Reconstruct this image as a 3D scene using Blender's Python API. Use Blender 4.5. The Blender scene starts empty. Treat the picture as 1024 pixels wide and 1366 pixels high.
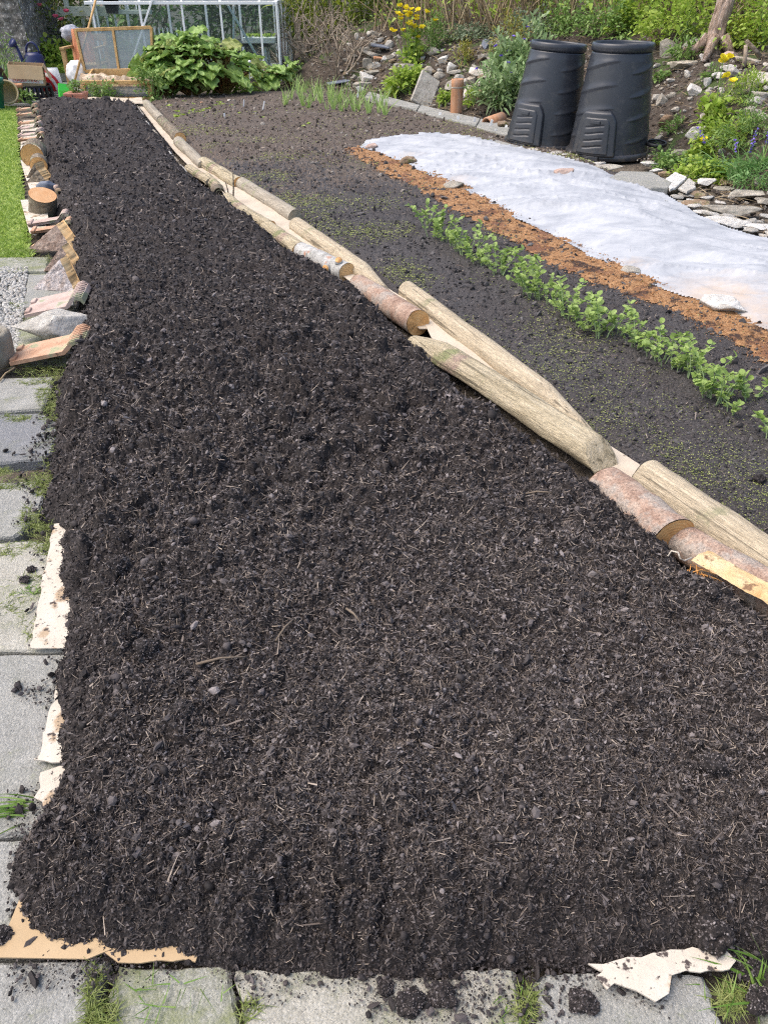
import bpy, bmesh, math
import numpy as np
from mathutils import Vector, Matrix

rng = np.random.default_rng(11)
scene = bpy.context.scene
COL = scene.collection

# ------------------------------------------------------------------ camera geometry
PITCH = math.radians(35.0)
CAMH = 1.5
FPX = 1026.0
CP, SP = math.cos(PITCH), math.sin(PITCH)


def ray(px, py):
    a = (px - 512.0) / FPX
    b = (683.0 - py) / FPX
    return np.array([a, CP + b * SP, -SP + b * CP])


def G(px, py, z=0.0):
    """where the line of sight through a photo pixel meets the level z"""
    d = ray(px, py)
    t = (z - CAMH) / d[2]
    return np.array([d[0] * t, d[1] * t, z])


def GY(px, py, y):
    """the point on the line of sight that lies y metres ahead"""
    d = ray(px, py)
    t = y / d[1]
    return np.array([d[0] * t, y, CAMH + d[2] * t])


def depth(p):
    return p[1] * CP - (p[2] - CAMH) * SP


def ppm(p):
    return FPX / depth(p)


# ------------------------------------------------------------------ noise
def _h(ix, iy, iz, seed):
    n = (ix.astype(np.int64) * 374761393 + iy.astype(np.int64) * 668265263 + iz.astype(np.int64) * 2147483647 + seed * 974634777) & 0xFFFFFFFF
    n = ((n ^ (n >> 13)) * 1274126177) & 0xFFFFFFFF
    n = ((n ^ (n >> 15)) * 2246822519) & 0xFFFFFFFF
    return ((n ^ (n >> 16)) & 0xFFFFFF) / float(0x1000000)


def vn2(x, y, seed=0):
    x = np.asarray(x, float); y = np.asarray(y, float)
    ix = np.floor(x); iy = np.floor(y)
    fx = x - ix; fy = y - iy
    fx = fx * fx * (3 - 2 * fx); fy = fy * fy * (3 - 2 * fy)
    z = np.zeros_like(ix)
    a = _h(ix, iy, z, seed); b = _h(ix + 1, iy, z, seed)
    c = _h(ix, iy + 1, z, seed); d = _h(ix + 1, iy + 1, z, seed)
    return (a + (b - a) * fx) * (1 - fy) + (c + (d - c) * fx) * fy - 0.5


def fbm2(x, y, octv=4, seed=0):
    s = 0; a = 1.0; t = 0
    for k in range(octv):
        s = s + a * vn2(x * 2 ** k + 17.3 * k, y * 2 ** k - 9.1 * k, seed + k)
        t += a; a *= 0.5
    return s / t * 1.6


def vn3(p, seed=0):
    p = np.asarray(p, float)
    i = np.floor(p); f = p - i
    f = f * f * (3 - 2 * f)
    r = 0
    for dx in (0, 1):
        for dy in (0, 1):
            for dz in (0, 1):
                w = (f[:, 0] if dx else 1 - f[:, 0]) * (f[:, 1] if dy else 1 - f[:, 1]) * (f[:, 2] if dz else 1 - f[:, 2])
                r = r + w * _h(i[:, 0] + dx, i[:, 1] + dy, i[:, 2] + dz, seed)
    return r - 0.5


def fbm3(p, octv=3, seed=0):
    s = 0; a = 1.0
    for k in range(octv):
        s = s + a * vn3(p * 2 ** k + 3.7 * k, seed + k); a *= 0.5
    return s


def worley(x, y, seed=0):
    ix = np.floor(x); iy = np.floor(y)
    best = np.full(x.shape, 9.0); bid = np.zeros(x.shape)
    z = np.zeros_like(ix)
    for dx in (-1, 0, 1):
        for dy in (-1, 0, 1):
            cx = ix + dx; cy = iy + dy
            px = cx + 0.15 + 0.7 * _h(cx, cy, z, seed); py = cy + 0.15 + 0.7 * _h(cx, cy, z + 1, seed)
            d = (px - x) ** 2 + (py - y) ** 2
            m = d < best
            best = np.where(m, d, best)
            bid = np.where(m, _h(cx, cy, z + 2, seed), bid)
    return np.sqrt(best), bid


def smooth(a, b, x):
    t = np.clip((x - a) / (b - a), 0, 1)
    return t * t * (3 - 2 * t)


def poly_sd(x, y, poly):
    """signed distance to a polygon, positive inside"""
    poly = np.asarray(poly)[:, :2]
    best = np.full(x.shape, 1e9); inside = np.zeros(x.shape, bool)
    n = len(poly)
    for i in range(n):
        a = poly[i]; b = poly[(i + 1) % n]
        e = b - a
        L = e @ e + 1e-12
        t = np.clip(((x - a[0]) * e[0] + (y - a[1]) * e[1]) / L, 0, 1)
        d = (x - a[0] - t * e[0]) ** 2 + (y - a[1] - t * e[1]) ** 2
        best = np.minimum(best, d)
        if a[1] != b[1]:
            c = ((a[1] > y) != (b[1] > y)) & (x < (b[0] - a[0]) * (y - a[1]) / (b[1] - a[1]) + a[0])
            inside ^= c
    d = np.sqrt(best)
    return np.where(inside, d, -d)


# ------------------------------------------------------------------ mesh building
class MB:
    def __init__(self):
        self.v = []; self.f = []; self.n = 0

    def add(self, V, F, mat=0, smooth=True):
        V = np.asarray(V, float).reshape(-1, 3)
        if isinstance(F, np.ndarray):
            self.f.append((F + self.n, mat, smooth))
        else:
            by = {}
            for f in F:
                by.setdefault(len(f), []).append(f)
            for k, fs in by.items():
                self.f.append((np.array(fs) + self.n, mat, smooth))
        self.v.append(V); self.n += len(V)
        return self

    def addp(self, VF, **k):
        return self.add(VF[0], VF[1], **k)

    def mesh(self, name):
        V = np.concatenate(self.v)
        me = bpy.data.meshes.new(name)
        me.vertices.add(len(V)); me.vertices.foreach_set('co', V.astype(np.float32).ravel())
        nl = sum(f.size for f, _, _ in self.f); npol = sum(len(f) for f, _, _ in self.f)
        me.loops.add(nl); me.polygons.add(npol)
        me.loops.foreach_set('vertex_index', np.concatenate([f.ravel() for f, _, _ in self.f]).astype(np.int32))
        tot = np.concatenate([np.full(len(f), f.shape[1]) for f, _, _ in self.f])
        st = np.concatenate([[0], np.cumsum(tot)[:-1]])
        me.polygons.foreach_set('loop_start', st.astype(np.int32))
        me.polygons.foreach_set('material_index', np.concatenate([np.full(len(f), m) for f, m, _ in self.f]).astype(np.int32))
        me.polygons.foreach_set('use_smooth', np.concatenate([np.full(len(f), s) for f, _, s in self.f]))
        me.update(calc_edges=True)
        return me

    def build(self, name, mats, parent=None, loc=(0, 0, 0), rot=(0, 0, 0)):
        me = self.mesh(name)
        for m in (mats if isinstance(mats, (list, tuple)) else [mats]):
            me.materials.append(m)
        o = bpy.data.objects.new(name, me)
        COL.objects.link(o)
        o.location = Vector([float(c) for c in loc])
        if isinstance(rot, Matrix):
            o.rotation_euler = rot.to_euler()
        else:
            o.rotation_euler = rot
        if parent is not None:
            o.parent = parent
        return o


def tag(o, label=None, cat=None, group=None, kind=None):
    if label: o['label'] = label
    if cat: o['category'] = cat
    if group: o['group'] = group
    if kind: o['kind'] = kind
    return o


def thing(name, label, cat, loc, rot=(0, 0, 0), group=None):
    o = bpy.data.objects.new(name, None)
    COL.objects.link(o)
    o.empty_display_size = 0.1
    o.location = Vector([float(c) for c in loc])
    o.rotation_euler = rot.to_euler() if isinstance(rot, Matrix) else rot
    return tag(o, label, cat, group)


def dup(root, loc, rot=None, label=None, scale=None):
    r = root.copy(); COL.objects.link(r)
    r.location = Vector([float(c) for c in loc])
    if rot is not None: r.rotation_euler = rot
    if scale is not None: r.scale = (scale,) * 3
    if label: r['label'] = label
    for ch in root.children:
        c = ch.copy(); COL.objects.link(c); c.parent = r
    return r


# primitives: each returns (verts, faces)
def hull(pts):
    bm = bmesh.new()
    for p in pts: bm.verts.new([float(c) for c in p])
    bmesh.ops.convex_hull(bm, input=bm.verts[:])
    bmesh.ops.delete(bm, geom=[v for v in bm.verts if not v.link_faces], context='VERTS')
    bmesh.ops.dissolve_limit(bm, angle_limit=0.02, verts=bm.verts[:], edges=bm.edges[:])
    bm.verts.index_update()
    V = np.array([v.co[:] for v in bm.verts]); F = [[v.index for v in f.verts] for f in bm.faces]
    bm.free()
    return V, F


def box(c, s, bev=0.004):
    a, b, d = s[0] / 2, s[1] / 2, s[2] / 2
    bev = min(bev, a * 0.45, b * 0.45, d * 0.45)
    P = []
    for i in (-1, 1):
        for j in (-1, 1):
            for k in (-1, 1):
                P += [(i * a, j * (b - bev), k * (d - bev)), (i * (a - bev), j * b, k * (d - bev)), (i * (a - bev), j * (b - bev), k * d)]
    V, F = hull(P)
    return V + np.asarray(c, float), F


def frame_axes(d):
    d = np.asarray(d, float); d = d / np.linalg.norm(d)
    u = np.array([0, 0, 1.0]) if abs(d[2]) < 0.9 else np.array([1.0, 0, 0])
    a = np.cross(u, d); a /= np.linalg.norm(a)
    return d, a, np.cross(d, a)


def bar(p, q, w, h=None, bev=0.003):
    p = np.asarray(p, float); q = np.asarray(q, float)
    d, a, b = frame_axes(q - p)
    V, F = box((0, 0, 0), (np.linalg.norm(q - p), w, h or w), bev)
    return (p + q) / 2 + V[:, :1] * d + V[:, 1:2] * a + V[:, 2:3] * b, F


def tube(pts, rad, n=8, cap=True):
    pts = np.asarray(pts, float); m = len(pts)
    rad = np.broadcast_to(np.asarray(rad, float), (m,))
    T = np.gradient(pts, axis=0)
    d, a, b = frame_axes(T[0] if np.linalg.norm(T[0]) > 0 else [0, 0, 1])
    V = []
    for i in range(m):
        t = T[i] / (np.linalg.norm(T[i]) + 1e-9)
        a = a - t * (a @ t); a /= np.linalg.norm(a) + 1e-9
        b = np.cross(t, a)
        th = np.arange(n) * 2 * math.pi / n
        V.append(pts[i] + rad[i] * (np.cos(th)[:, None] * a + np.sin(th)[:, None] * b))
    V = np.concatenate(V)
    F = [[i * n + k, i * n + (k + 1) % n, (i + 1) * n + (k + 1) % n, (i + 1) * n + k] for i in range(m - 1) for k in range(n)]
    if cap:
        F.append(list(range(n))[::-1]); F.append([(m - 1) * n + k for k in range(n)])
    return V, F


def lathe(prof, n=32, c=(0, 0, 0)):
    prof = np.asarray(prof, float); m = len(prof)
    th = np.arange(n) * 2 * math.pi / n
    V = np.stack([np.outer(prof[:, 0], np.cos(th)), np.outer(prof[:, 0], np.sin(th)), np.repeat(prof[:, 1:2], n, 1)], -1).reshape(-1, 3)
    F = [[i * n + k, i * n + (k + 1) % n, (i + 1) * n + (k + 1) % n, (i + 1) * n + k] for i in range(m - 1) for k in range(n)]
    return V + np.asarray(c, float), F


_ico = {}


def ico(sub):
    if sub not in _ico:
        bm = bmesh.new()
        bmesh.ops.create_icosphere(bm, subdivisions=sub, radius=1.0)
        bm.verts.index_update()
        _ico[sub] = (np.array([v.co[:] for v in bm.verts]), np.array([[v.index for v in f.verts] for f in bm.faces]))
        bm.free()
    return _ico[sub]


def rock(size, seed, sub=4, planes=14, rough=0.06, lo=0.5):
    r = np.random.default_rng(seed)
    V, F = ico(sub)
    V = V.copy()
    for k in range(planes):
        n = r.normal(size=3); n /= np.linalg.norm(n)
        if k == 0: n = np.array([0, 0, 1.0])
        d = r.uniform(lo, 0.85)
        V -= np.maximum(0, V @ n - d)[:, None] * n
    m = np.abs(V).max(0)
    V = V / m
    V *= (1 + rough * fbm3(V * 2.2 + seed, 4, seed) * 2)[:, None]
    return V * (np.asarray(size, float) / 2), F


def rand_rot(n, r=rng):
    q = r.normal(size=(n, 4)); q /= np.linalg.norm(q, axis=1)[:, None]
    w, x, y, z = q.T
    return np.stack([np.stack([1 - 2 * (y * y + z * z), 2 * (x * y - z * w), 2 * (x * z + y * w)], -1),
                     np.stack([2 * (x * y + z * w), 1 - 2 * (x * x + z * z), 2 * (y * z - x * w)], -1),
                     np.stack([2 * (x * z - y * w), 2 * (y * z + x * w), 1 - 2 * (x * x + y * y)], -1)], 1)


def scatter(V, F, pos, scl, R=None):
    """merge many copies of one small shape: pos (N,3), scl (N,3)"""
    N = len(pos); k = len(V)
    P = V[None] * scl[:, None, :]
    if R is not None:
        P = np.einsum('nij,nkj->nki', R, P)
    P = P + pos[:, None, :]
    Fa = (F[None] + (np.arange(N) * k)[:, None, None]).reshape(-1, F.shape[1])
    return P.reshape(-1, 3), Fa


def unit(v):
    return v / (np.linalg.norm(v, axis=-1, keepdims=True) + 1e-9)


OVAL = ((0, .08), (.2, .75), (.45, 1), (.75, .72), (1, .04))
ROUND = ((0, .15), (.2, .9), (.5, 1), (.82, .75), (1, .1))
BLADE = ((0, .8), (.45, 1), (.8, .6), (1, .05))
HEART = ((0, .5), (.12, 1), (.4, .95), (.75, .55), (1, .04))


def leaves(base, d, L, W, prof=OVAL, droop=0.3, fold=0.25, r=rng, up=None):
    """N folded, drooping leaves: base (N,3), d (N,3) pointing direction"""
    base = np.asarray(base, float); d = unit(np.asarray(d, float)); N = len(base)
    L = np.broadcast_to(L, (N,)); W = np.broadcast_to(W, (N,)); droop = np.broadcast_to(droop, (N,))
    if up is None:
        up = unit(np.array([0, 0, 1.0]) + r.normal(size=(N, 3)) * 0.35)
    s = unit(np.cross(d, up) + 1e-6); nrm = np.cross(s, d)
    rows = []
    for (t, w) in prof:
        c = base + d * (t * L)[:, None] - np.array([0, 0, 1.0]) * (droop * L * t * t)[:, None]
        o = s * (W * w / 2)[:, None]; u = nrm * (fold * W * w / 2)[:, None]
        rows.append(np.stack([c - o + u, c, c + o + u], 1))
    V = np.concatenate(rows, 1)
    m = len(prof)
    F = []
    for i in range(m - 1):
        for k in range(2):
            F.append([i * 3 + k, i * 3 + k + 1, (i + 1) * 3 + k + 1, (i + 1) * 3 + k])
    F = np.array(F)
    Fa = (F[None] + (np.arange(N) * m * 3)[:, None, None]).reshape(-1, 4)
    return V.reshape(-1, 3), Fa


def blades(base, d, L, W, droop=0.3, r=rng, rows=4):
    base = np.asarray(base, float); d = unit(np.asarray(d, float)); N = len(base)
    L = np.broadcast_to(L, (N,)); W = np.broadcast_to(W, (N,)); droop = np.broadcast_to(droop, (N,))
    side = unit(np.cross(d, unit(r.normal(size=(N, 3)))) + 1e-6)
    hor = unit(d * np.array([1, 1, 0]) + 1e-5)
    V = []
    for i in range(rows):
        t = i / (rows - 1)
        c = base + d * (t * L)[:, None] + (hor * 0.5 - np.array([0, 0, 0.6])) * (droop * L * t * t)[:, None]
        w = W * (1 - 0.94 * t ** 1.6) / 2
        V.append(np.stack([c - side * w[:, None], c + side * w[:, None]], 1))
    V = np.concatenate(V, 1)
    F = np.array([[2 * i, 2 * i + 1, 2 * i + 3, 2 * i + 2] for i in range(rows - 1)])
    Fa = (F[None] + (np.arange(N) * rows * 2)[:, None, None]).reshape(-1, 4)
    return V.reshape(-1, 3), Fa


# ------------------------------------------------------------------ materials
def lin(h, k=1.0):
    h = h.lstrip('#')
    o = []
    for i in (0, 2, 4):
        c = int(h[i:i + 2], 16) / 255
        o.append((c / 12.92 if c <= 0.04045 else ((c + 0.055) / 1.055) ** 2.4) * k)
    return tuple(o) + (1,)


def col(c):
    if isinstance(c, str): return lin(c)
    return tuple(c) + (1,) if len(c) == 3 else tuple(c)


class MT:
    def __init__(self, name):
        self.m = bpy.data.materials.new(name); self.m.use_nodes = True
        self.nt = self.m.node_tree; self.nt.nodes.clear()
        self.out = self.N('ShaderNodeOutputMaterial')
        self.b = self.N('ShaderNodeBsdfPrincipled')
        self.link(self.b.outputs[0], self.out.inputs['Surface'])
        self.tc = self.N('ShaderNodeTexCoord')

    def N(self, t, props=None, **inp):
        n = self.nt.nodes.new(t)
        for k, v in (props or {}).items(): setattr(n, k, v)
        for k, v in inp.items():
            s = n.inputs[k.replace('_', ' ')]
            if isinstance(v, bpy.types.NodeSocket): self.link(v, s)
            else: s.default_value = v
        return n

    def link(self, a, b): self.nt.links.new(a, b)

    def vec(self, stretch=(1, 1, 1)):
        mp = self.N('ShaderNodeMapping')
        self.link(self.tc.outputs['Object'], mp.inputs['Vector'])
        mp.inputs['Scale'].default_value = stretch
        return mp.outputs[0]

    def noise(self, scale, detail=5, rough=0.55, dist=0.0, vec=None):
        n = self.N('ShaderNodeTexNoise', Scale=scale, Detail=detail, Roughness=rough, Distortion=dist)
        self.link(vec if vec is not None else self.tc.outputs['Object'], n.inputs['Vector'])
        return n.outputs['Fac']

    def ramp(self, fac, cols, lo=0.3, hi=0.7):
        r = self.N('ShaderNodeValToRGB'); self.link(fac, r.inputs[0])
        e = r.color_ramp.elements
        if len(cols) == 1: cols = list(cols) * 2
        while len(e) < len(cols): e.new(0.5)
        for i, c in enumerate(cols):
            if isinstance(c, tuple) and len(c) == 2 and isinstance(c[0], (int, float)) and not isinstance(c[1], (int, float)):
                e[i].position = c[0]; e[i].color = col(c[1])
            else:
                e[i].position = lo + (hi - lo) * i / (len(cols) - 1); e[i].color = col(c)
        return r.outputs[0]

    def mix(self, fac, a, b, mode='MIX'):
        n = self.N('ShaderNodeMix', {'data_type': 'RGBA', 'blend_type': mode})
        for s, v in ((n.inputs[0], fac), (n.inputs[6], a), (n.inputs[7], b)):
            if isinstance(v, bpy.types.NodeSocket): self.link(v, s)
            else: s.default_value = v if isinstance(v, (int, float)) else col(v)
        return n.outputs[2]

    def math(self, op, a, b=0.0):
        n = self.N('ShaderNodeMath', {'operation': op})
        for s, v in zip(n.inputs, (a, b)):
            if isinstance(v, bpy.types.NodeSocket): self.link(v, s)
            else: s.default_value = v
        return n.outputs[0]

    def mrange(self, v, a, b, c=0.0, d=1.0):
        n = self.N('ShaderNodeMapRange', None, From_Min=a, From_Max=b, To_Min=c, To_Max=d)
        self.link(v, n.inputs[0])
        return n.outputs[0]

    def bump(self, h, strength=0.4, dist=0.01):
        n = self.N('ShaderNodeBump', None, Strength=strength, Distance=dist, Height=h)
        self.link(n.outputs[0], self.b.inputs['Normal'])
        return n

    def island(self):
        g = self.N('ShaderNodeNewGeometry')
        return g.outputs['Random Per Island']


def gmat(name, cols, scale=6, detail=6, lo=.3, hi=.7, rough=.8, spec=.3, bump=.4, bscale=None, bdist=.01, stretch=(1, 1, 1),
         island=None, spots=None, trans=0, metal=0, dist=0.0, coat=0):
    """two scales of noise over the given colours; island = colours picked per loose piece; spots = (colour, scale, threshold)"""
    t = MT(name)
    v = t.vec(stretch)
    f = t.noise(scale, detail, .6, dist, v)
    c = t.ramp(f, cols, lo, hi)
    if island:
        ri = t.ramp(t.island(), island, 0, 1)
        c = t.mix(0.75, c, ri)
    if spots:
        for sc, s, th in (spots if isinstance(spots[0], (list, tuple)) and not isinstance(spots[0][0], (int, float)) else [spots]):
            c = t.mix(t.mrange(t.noise(s, 4, .6), th, th + .06), c, sc)
    t.link(c, t.b.inputs['Base Color'])
    t.b.inputs['Roughness'].default_value = rough
    t.b.inputs['Specular IOR Level'].default_value = spec
    t.b.inputs['Metallic'].default_value = metal
    if coat: t.b.inputs['Coat Weight'].default_value = coat
    if bump:
        t.bump(t.noise(bscale or scale * 4, 6, .65, 0, v), bump, bdist)
    if trans:
        tr = t.N('ShaderNodeBsdfTranslucent'); t.link(c, tr.inputs[0])
        mx = t.N('ShaderNodeMixShader'); mx.inputs[0].default_value = trans
        t.link(t.b.outputs[0], mx.inputs[1]); t.link(tr.outputs[0], mx.inputs[2]); t.link(mx.outputs[0], t.out.inputs[0])
    return t.m


def leafmat(name, cols, scale=9, rough=.5, trans=.3, spec=.35):
    return gmat(name, cols, scale=scale, rough=rough, spec=spec, bump=.15, bscale=60, island=cols, trans=trans)


# soil and compost
def soilmat(name, dark, mid, light, patch=None):
    t = MT(name)
    c = t.ramp(t.noise(130, 8, .7), [dark, mid, light], .34, .72)
    big = t.noise(2.3, 4, .6)
    c = t.mix(t.mrange(big, .35, .65, 0, .6), c, t.mix(1.0, c, (.8, .72, .66), 'MULTIPLY'))
    c = t.mix(t.mrange(t.noise(320, 3, .5), .66, .72, 0, .55), c, light)
    if patch:
        for pc, ps, th in patch:
            c = t.mix(t.mrange(t.noise(ps, 6, .7), th, th + .12, 0, .8), c, t.mix(t.noise(200, 3), pc, mid))
    t.link(c, t.b.inputs['Base Color'])
    t.b.inputs['Roughness'].default_value = .82; t.b.inputs['Specular IOR Level'].default_value = .25
    t.bump(t.noise(240, 6, .7), .8, .006)
    return t.m


M_COMP = soilmat('compost', (.010, .0084, .008), (.032, .027, .026), (.13, .111, .106))
M_CRUMB = gmat('compost_crumbs', [(.016, .012, .011), (.030, .024, .022)], scale=60, rough=.7, spec=.3, bump=.6, bscale=300, bdist=.003,
               island=[(.013, .011, .0106), (.040, .0338, .0325), (.078, .0665, .064), (.155, .134, .129)])
M_CRUMBD = gmat('dry_compost_crumbs', [(.05, .041, .036), (.075, .062, .055)], scale=60, rough=.7, spec=.3, bump=.6, bscale=300, bdist=.003,
                island=[(.030, .0255, .0247), (.100, .086, .083), (.19, .165, .160), (.34, .30, .29)])
M_FIB = gmat('plant_fibres', [(.08, .055, .04), (.14, .10, .075)], scale=40, rough=.75, bump=0,
             island=[(.055, .045, .040), (.10, .082, .071), (.165, .136, .117), (.26, .217, .183), (.44, .37, .30)])
M_SOIL = soilmat('bed_soil', (.027, .025, .0255), (.066, .061, .061), (.16, .15, .146))
M_SOILB = soilmat('brown_soil', (.045, .036, .029), (.115, .092, .075), (.25, .21, .175))
M_SCRUMB = gmat('soil_crumbs', [(.03, .026, .025)], scale=60, rough=.85, bump=.5, bscale=300, bdist=.003,
                island=[(.026, .024, .0245), (.054, .050, .050), (.088, .081, .080), (.16, .15, .146)])
M_BCRUMB = gmat('brown_soil_crumbs', [(.05, .038, .03)], scale=60, rough=.85, bump=.5, bscale=300, bdist=.003,
                island=[(.06, .047, .037), (.11, .088, .071), (.165, .135, .11), (.34, .31, .27)])
M_WEED = leafmat('seedling_leaf', [(.17, .22, .05), (.30, .34, .09), (.42, .43, .18)])
M_SAW = gmat('sawdust', [(.20, .098, .042), (.31, .165, .074), (.41, .25, .125)], scale=45, detail=8, rough=.9, bump=.8, bscale=160, bdist=.006,
             spots=(((.05, .03, .022), 7, .55), ((.16, .075, .042), 2.2, .55)))
M_CHIP = gmat('wood_chips', [(.3, .13, .05)], scale=40, rough=.9, bump=0, island=[(.20, .098, .042), (.31, .165, .074), (.41, .26, .14), (.14, .075, .042)])
M_BANK = gmat('bank_earth', [(.035, .026, .02), (.075, .058, .044), (.13, .105, .082)], scale=14, detail=9, rough=.95, bump=.9, bscale=60, bdist=.03,
              spots=((.06, .085, .025), 2.2, .56))
M_GROUND = gmat('ground_earth', [(.06, .048, .036), (.12, .098, .075), (.2, .17, .13)], scale=30, detail=8, rough=.95, bump=.8, bscale=70, bdist=.02)

# stone
def stonemat(name, a, b, c, lichen=(.42, .42, .36), moss=None):
    t = MT(name)
    oi = t.N('ShaderNodeObjectInfo')
    f = t.noise(11, 9, .68, .6)
    cc = t.ramp(f, [a, b, c], .32, .68)
    cc = t.mix(t.mrange(t.noise(26, 5, .6), .57, .64, 0, .7), cc, lichen)
    cc = t.mix(t.mrange(t.noise(70, 4, .6), .62, .7, 0, .6), cc, tuple(x * .35 for x in a))
    if moss: cc = t.mix(t.mrange(t.noise(7, 6, .7), .54, .62, 0, .8), cc, moss)
    cc = t.mix(1.0, cc, t.ramp(oi.outputs['Random'], [(.72, .7, .66), (1, 1, 1), (1.0, .93, .84)], 0, 1), 'MULTIPLY')
    t.link(cc, t.b.inputs['Base Color'])
    t.b.inputs['Roughness'].default_value = .88; t.b.inputs['Specular IOR Level'].default_value = .2
    t.bump(t.noise(38, 9, .72), .8, .02)
    return t.m


M_STONE = stonemat('grey_stone', (.23, .21, .175), (.40, .37, .32), (.55, .52, .46))
M_STONEW = stonemat('pale_stone', (.42, .40, .36), (.58, .56, .52), (.72, .70, .66), (.75, .74, .7))
M_STONEB = stonemat('brown_stone', (.16, .11, .07), (.27, .20, .14), (.38, .31, .23), (.4, .36, .28), (.10, .11, .03))
M_SLATE = gmat('slate', [(.13, .145, .18), (.22, .24, .29)], scale=8, rough=.6, bump=.5, bscale=40)
M_PINKST = gmat('pinkish_stone', [(.36, .25, .2), (.5, .38, .32)], scale=10, rough=.85, bump=.7, bscale=40, bdist=.02)


def concmat(name, a, b, moss=.62, peb=.3):
    peb = peb * .55
    t = MT(name)
    c = t.ramp(t.noise(5, 8, .65), [a, b], .3, .7)
    vo = t.N('ShaderNodeTexVoronoi', None, Scale=190.0); t.link(t.tc.outputs['Object'], vo.inputs['Vector'])
    g = t.ramp(vo.outputs['Color'], [(.12, .12, .12), (.36, .35, .33), (.66, .64, .6)], .15, .85)
    c = t.mix(peb, c, g)
    c = t.mix(t.mrange(t.noise(300, 3, .6), .58, .66, 0, .65), c, (.55, .53, .5))
    c = t.mix(t.mrange(t.noise(230, 3, .6), .60, .67, 0, .65), c, (.08, .08, .078))
    c = t.mix(t.mrange(t.noise(3.3, 6, .7), .45, .7, 0, .45), c, (.12, .125, .09))
    c = t.mix(t.mrange(t.noise(60, 5, .7), .60, .68, 0, .7), c, (.10, .095, .085))
    c = t.mix(t.mrange(t.noise(7, 9, .8), moss - .05, moss + .10, 0, .7), c, (.17, .19, .075))
    t.link(c, t.b.inputs['Base Color'])
    t.b.inputs['Roughness'].default_value = .9; t.b.inputs['Specular IOR Level'].default_value = .25
    h = t.math('ADD', t.math('MULTIPLY', vo.outputs['Distance'], -.7), t.noise(160, 6, .7))
    t.bump(h, .55, .006)
    return t.m


M_CONC = concmat('concrete_slab', (.205, .203, .182), (.335, .33, .30))
M_CONCD = concmat('dark_slab', (.13, .135, .145), (.20, .205, .215), .62, .22)
M_CONCY = concmat('buff_slab', (.31, .29, .235), (.44, .42, .35), .58, .34)
M_CONCM = concmat('mossy_slab', (.225, .225, .18), (.335, .33, .275), .50, .34)
M_PEB = gmat('pebbles', [(.3, .3, .28)], scale=30, rough=.7, bump=.3, bscale=100, bdist=.004, island=[(.14, .14, .14), (.34, .33, .3), (.55, .53, .49), (.26, .22, .18)])

# wood
def barkmat(name, cols, stretch=(3, 14, 14), scale=3.0, bump=.7, bdist=.012, spots=None, cracks=None):
    t = MT(name)
    v = t.vec(stretch)
    c = t.ramp(t.noise(scale, 8, .65, .4, v), cols, .3, .7)
    if spots:
        for sc, s, th in spots:
            c = t.mix(t.mrange(t.noise(s, 6, .65), th, th + .08, 0, .85), c, sc)
    fine = t.ramp(t.noise(scale * 9, 6, .75, .3, v), [(.52, .5, .48), (.95, .94, .93), (1.25, 1.22, 1.18)], .36, .66)
    c = t.mix(1.0, c, fine, 'MULTIPLY')
    if cracks:
        cv = t.noise(cracks, 4, .5, .2, t.vec((.5, 30, 30)))
        c = t.mix(t.mrange(cv, .60, .66, 0, .8), c, tuple(x * .4 for x in cols[0]))
        c = t.mix(t.mrange(t.noise(150, 4, .6), .62, .7, 0, .5), c, (.06, .05, .04))
    t.link(c, t.b.inputs['Base Color'])
    t.b.inputs['Roughness'].default_value = .85; t.b.inputs['Specular IOR Level'].default_value = .2
    t.bump(t.noise(scale * 2.5, 8, .7, .5, v), bump, bdist)
    return t.m


M_POST = barkmat('weathered_post', [(.30, .25, .175), (.46, .39, .28), (.58, .505, .38)], (1.2, 22, 22), 2.5, .7, .008, cracks=2.2, spots=
                 [((.27, .26, .16), 5, .63), ((.17, .14, .1), 30, .66)])
M_POSTM = barkmat('mossy_half_log', [(.26, .22, .145), (.43, .37, .255), (.56, .49, .36)], (1.5, 16, 16), 2.4, .9, .010, cracks=2.0, spots=
                  [((.21, .23, .11), 5, .60), ((.33, .24, .2), 4, .62)])
M_PINE = barkmat('pink_bark', [(.22, .135, .10), (.37, .26, .20), (.46, .37, .30)], (7, 5, 5), 2.2, .7, .008,
                 [((.36, .32, .28), 9, .52), ((.34, .15, .08), 12, .64), ((.12, .08, .06), 40, .67)])
M_BIRCH = barkmat('silvery_bark', [(.23, .225, .21), (.43, .43, .41), (.55, .55, .53)], (9, 5, 5), 2.4, .6, .006,
                  [((.38, .15, .07), 8, .62), ((.20, .21, .16), 14, .6)])
M_BARK = barkmat('grey_bark', [(.11, .085, .06), (.24, .20, .15), (.38, .33, .26)], (4, 12, 12), 3, 1.0, .015, [((.22, .24, .14), 8, .56)])
M_BARKR = barkmat('flaky_bark', [(.13, .085, .06), (.29, .215, .175), (.42, .34, .285)], (2.2, 2.2, 1), 9, 1.0, .02,
                  [((.07, .04, .03), 13, .6), ((.40, .17, .08), 6, .62)])
M_BARKS = barkmat('silver_flaky_bark', [(.26, .19, .15), (.50, .45, .43), (.66, .63, .62)], (1, 1, 1), 11, 1.0, .02, [((.32, .14, .07), 6, .58)])
M_STEM = barkmat('bare_twigs', [(.20, .155, .11), (.36, .295, .225), (.48, .42, .34)], (3, 3, 3), 5, .5, .006)
M_DRY = gmat('dry_stalks', [(.24, .18, .10), (.40, .31, .19)], scale=8, rough=.9, bump=0, island=[(.16, .11, .07), (.30, .22, .13), (.46, .37, .24)])
M_PLANK = barkmat('grey_plank', [(.22, .19, .15), (.34, .305, .245), (.44, .40, .33)], (1.5, 20, 20), 2, .6, .006, cracks=2.4, spots=[((.27, .28, .17), 7, .6)])
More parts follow.
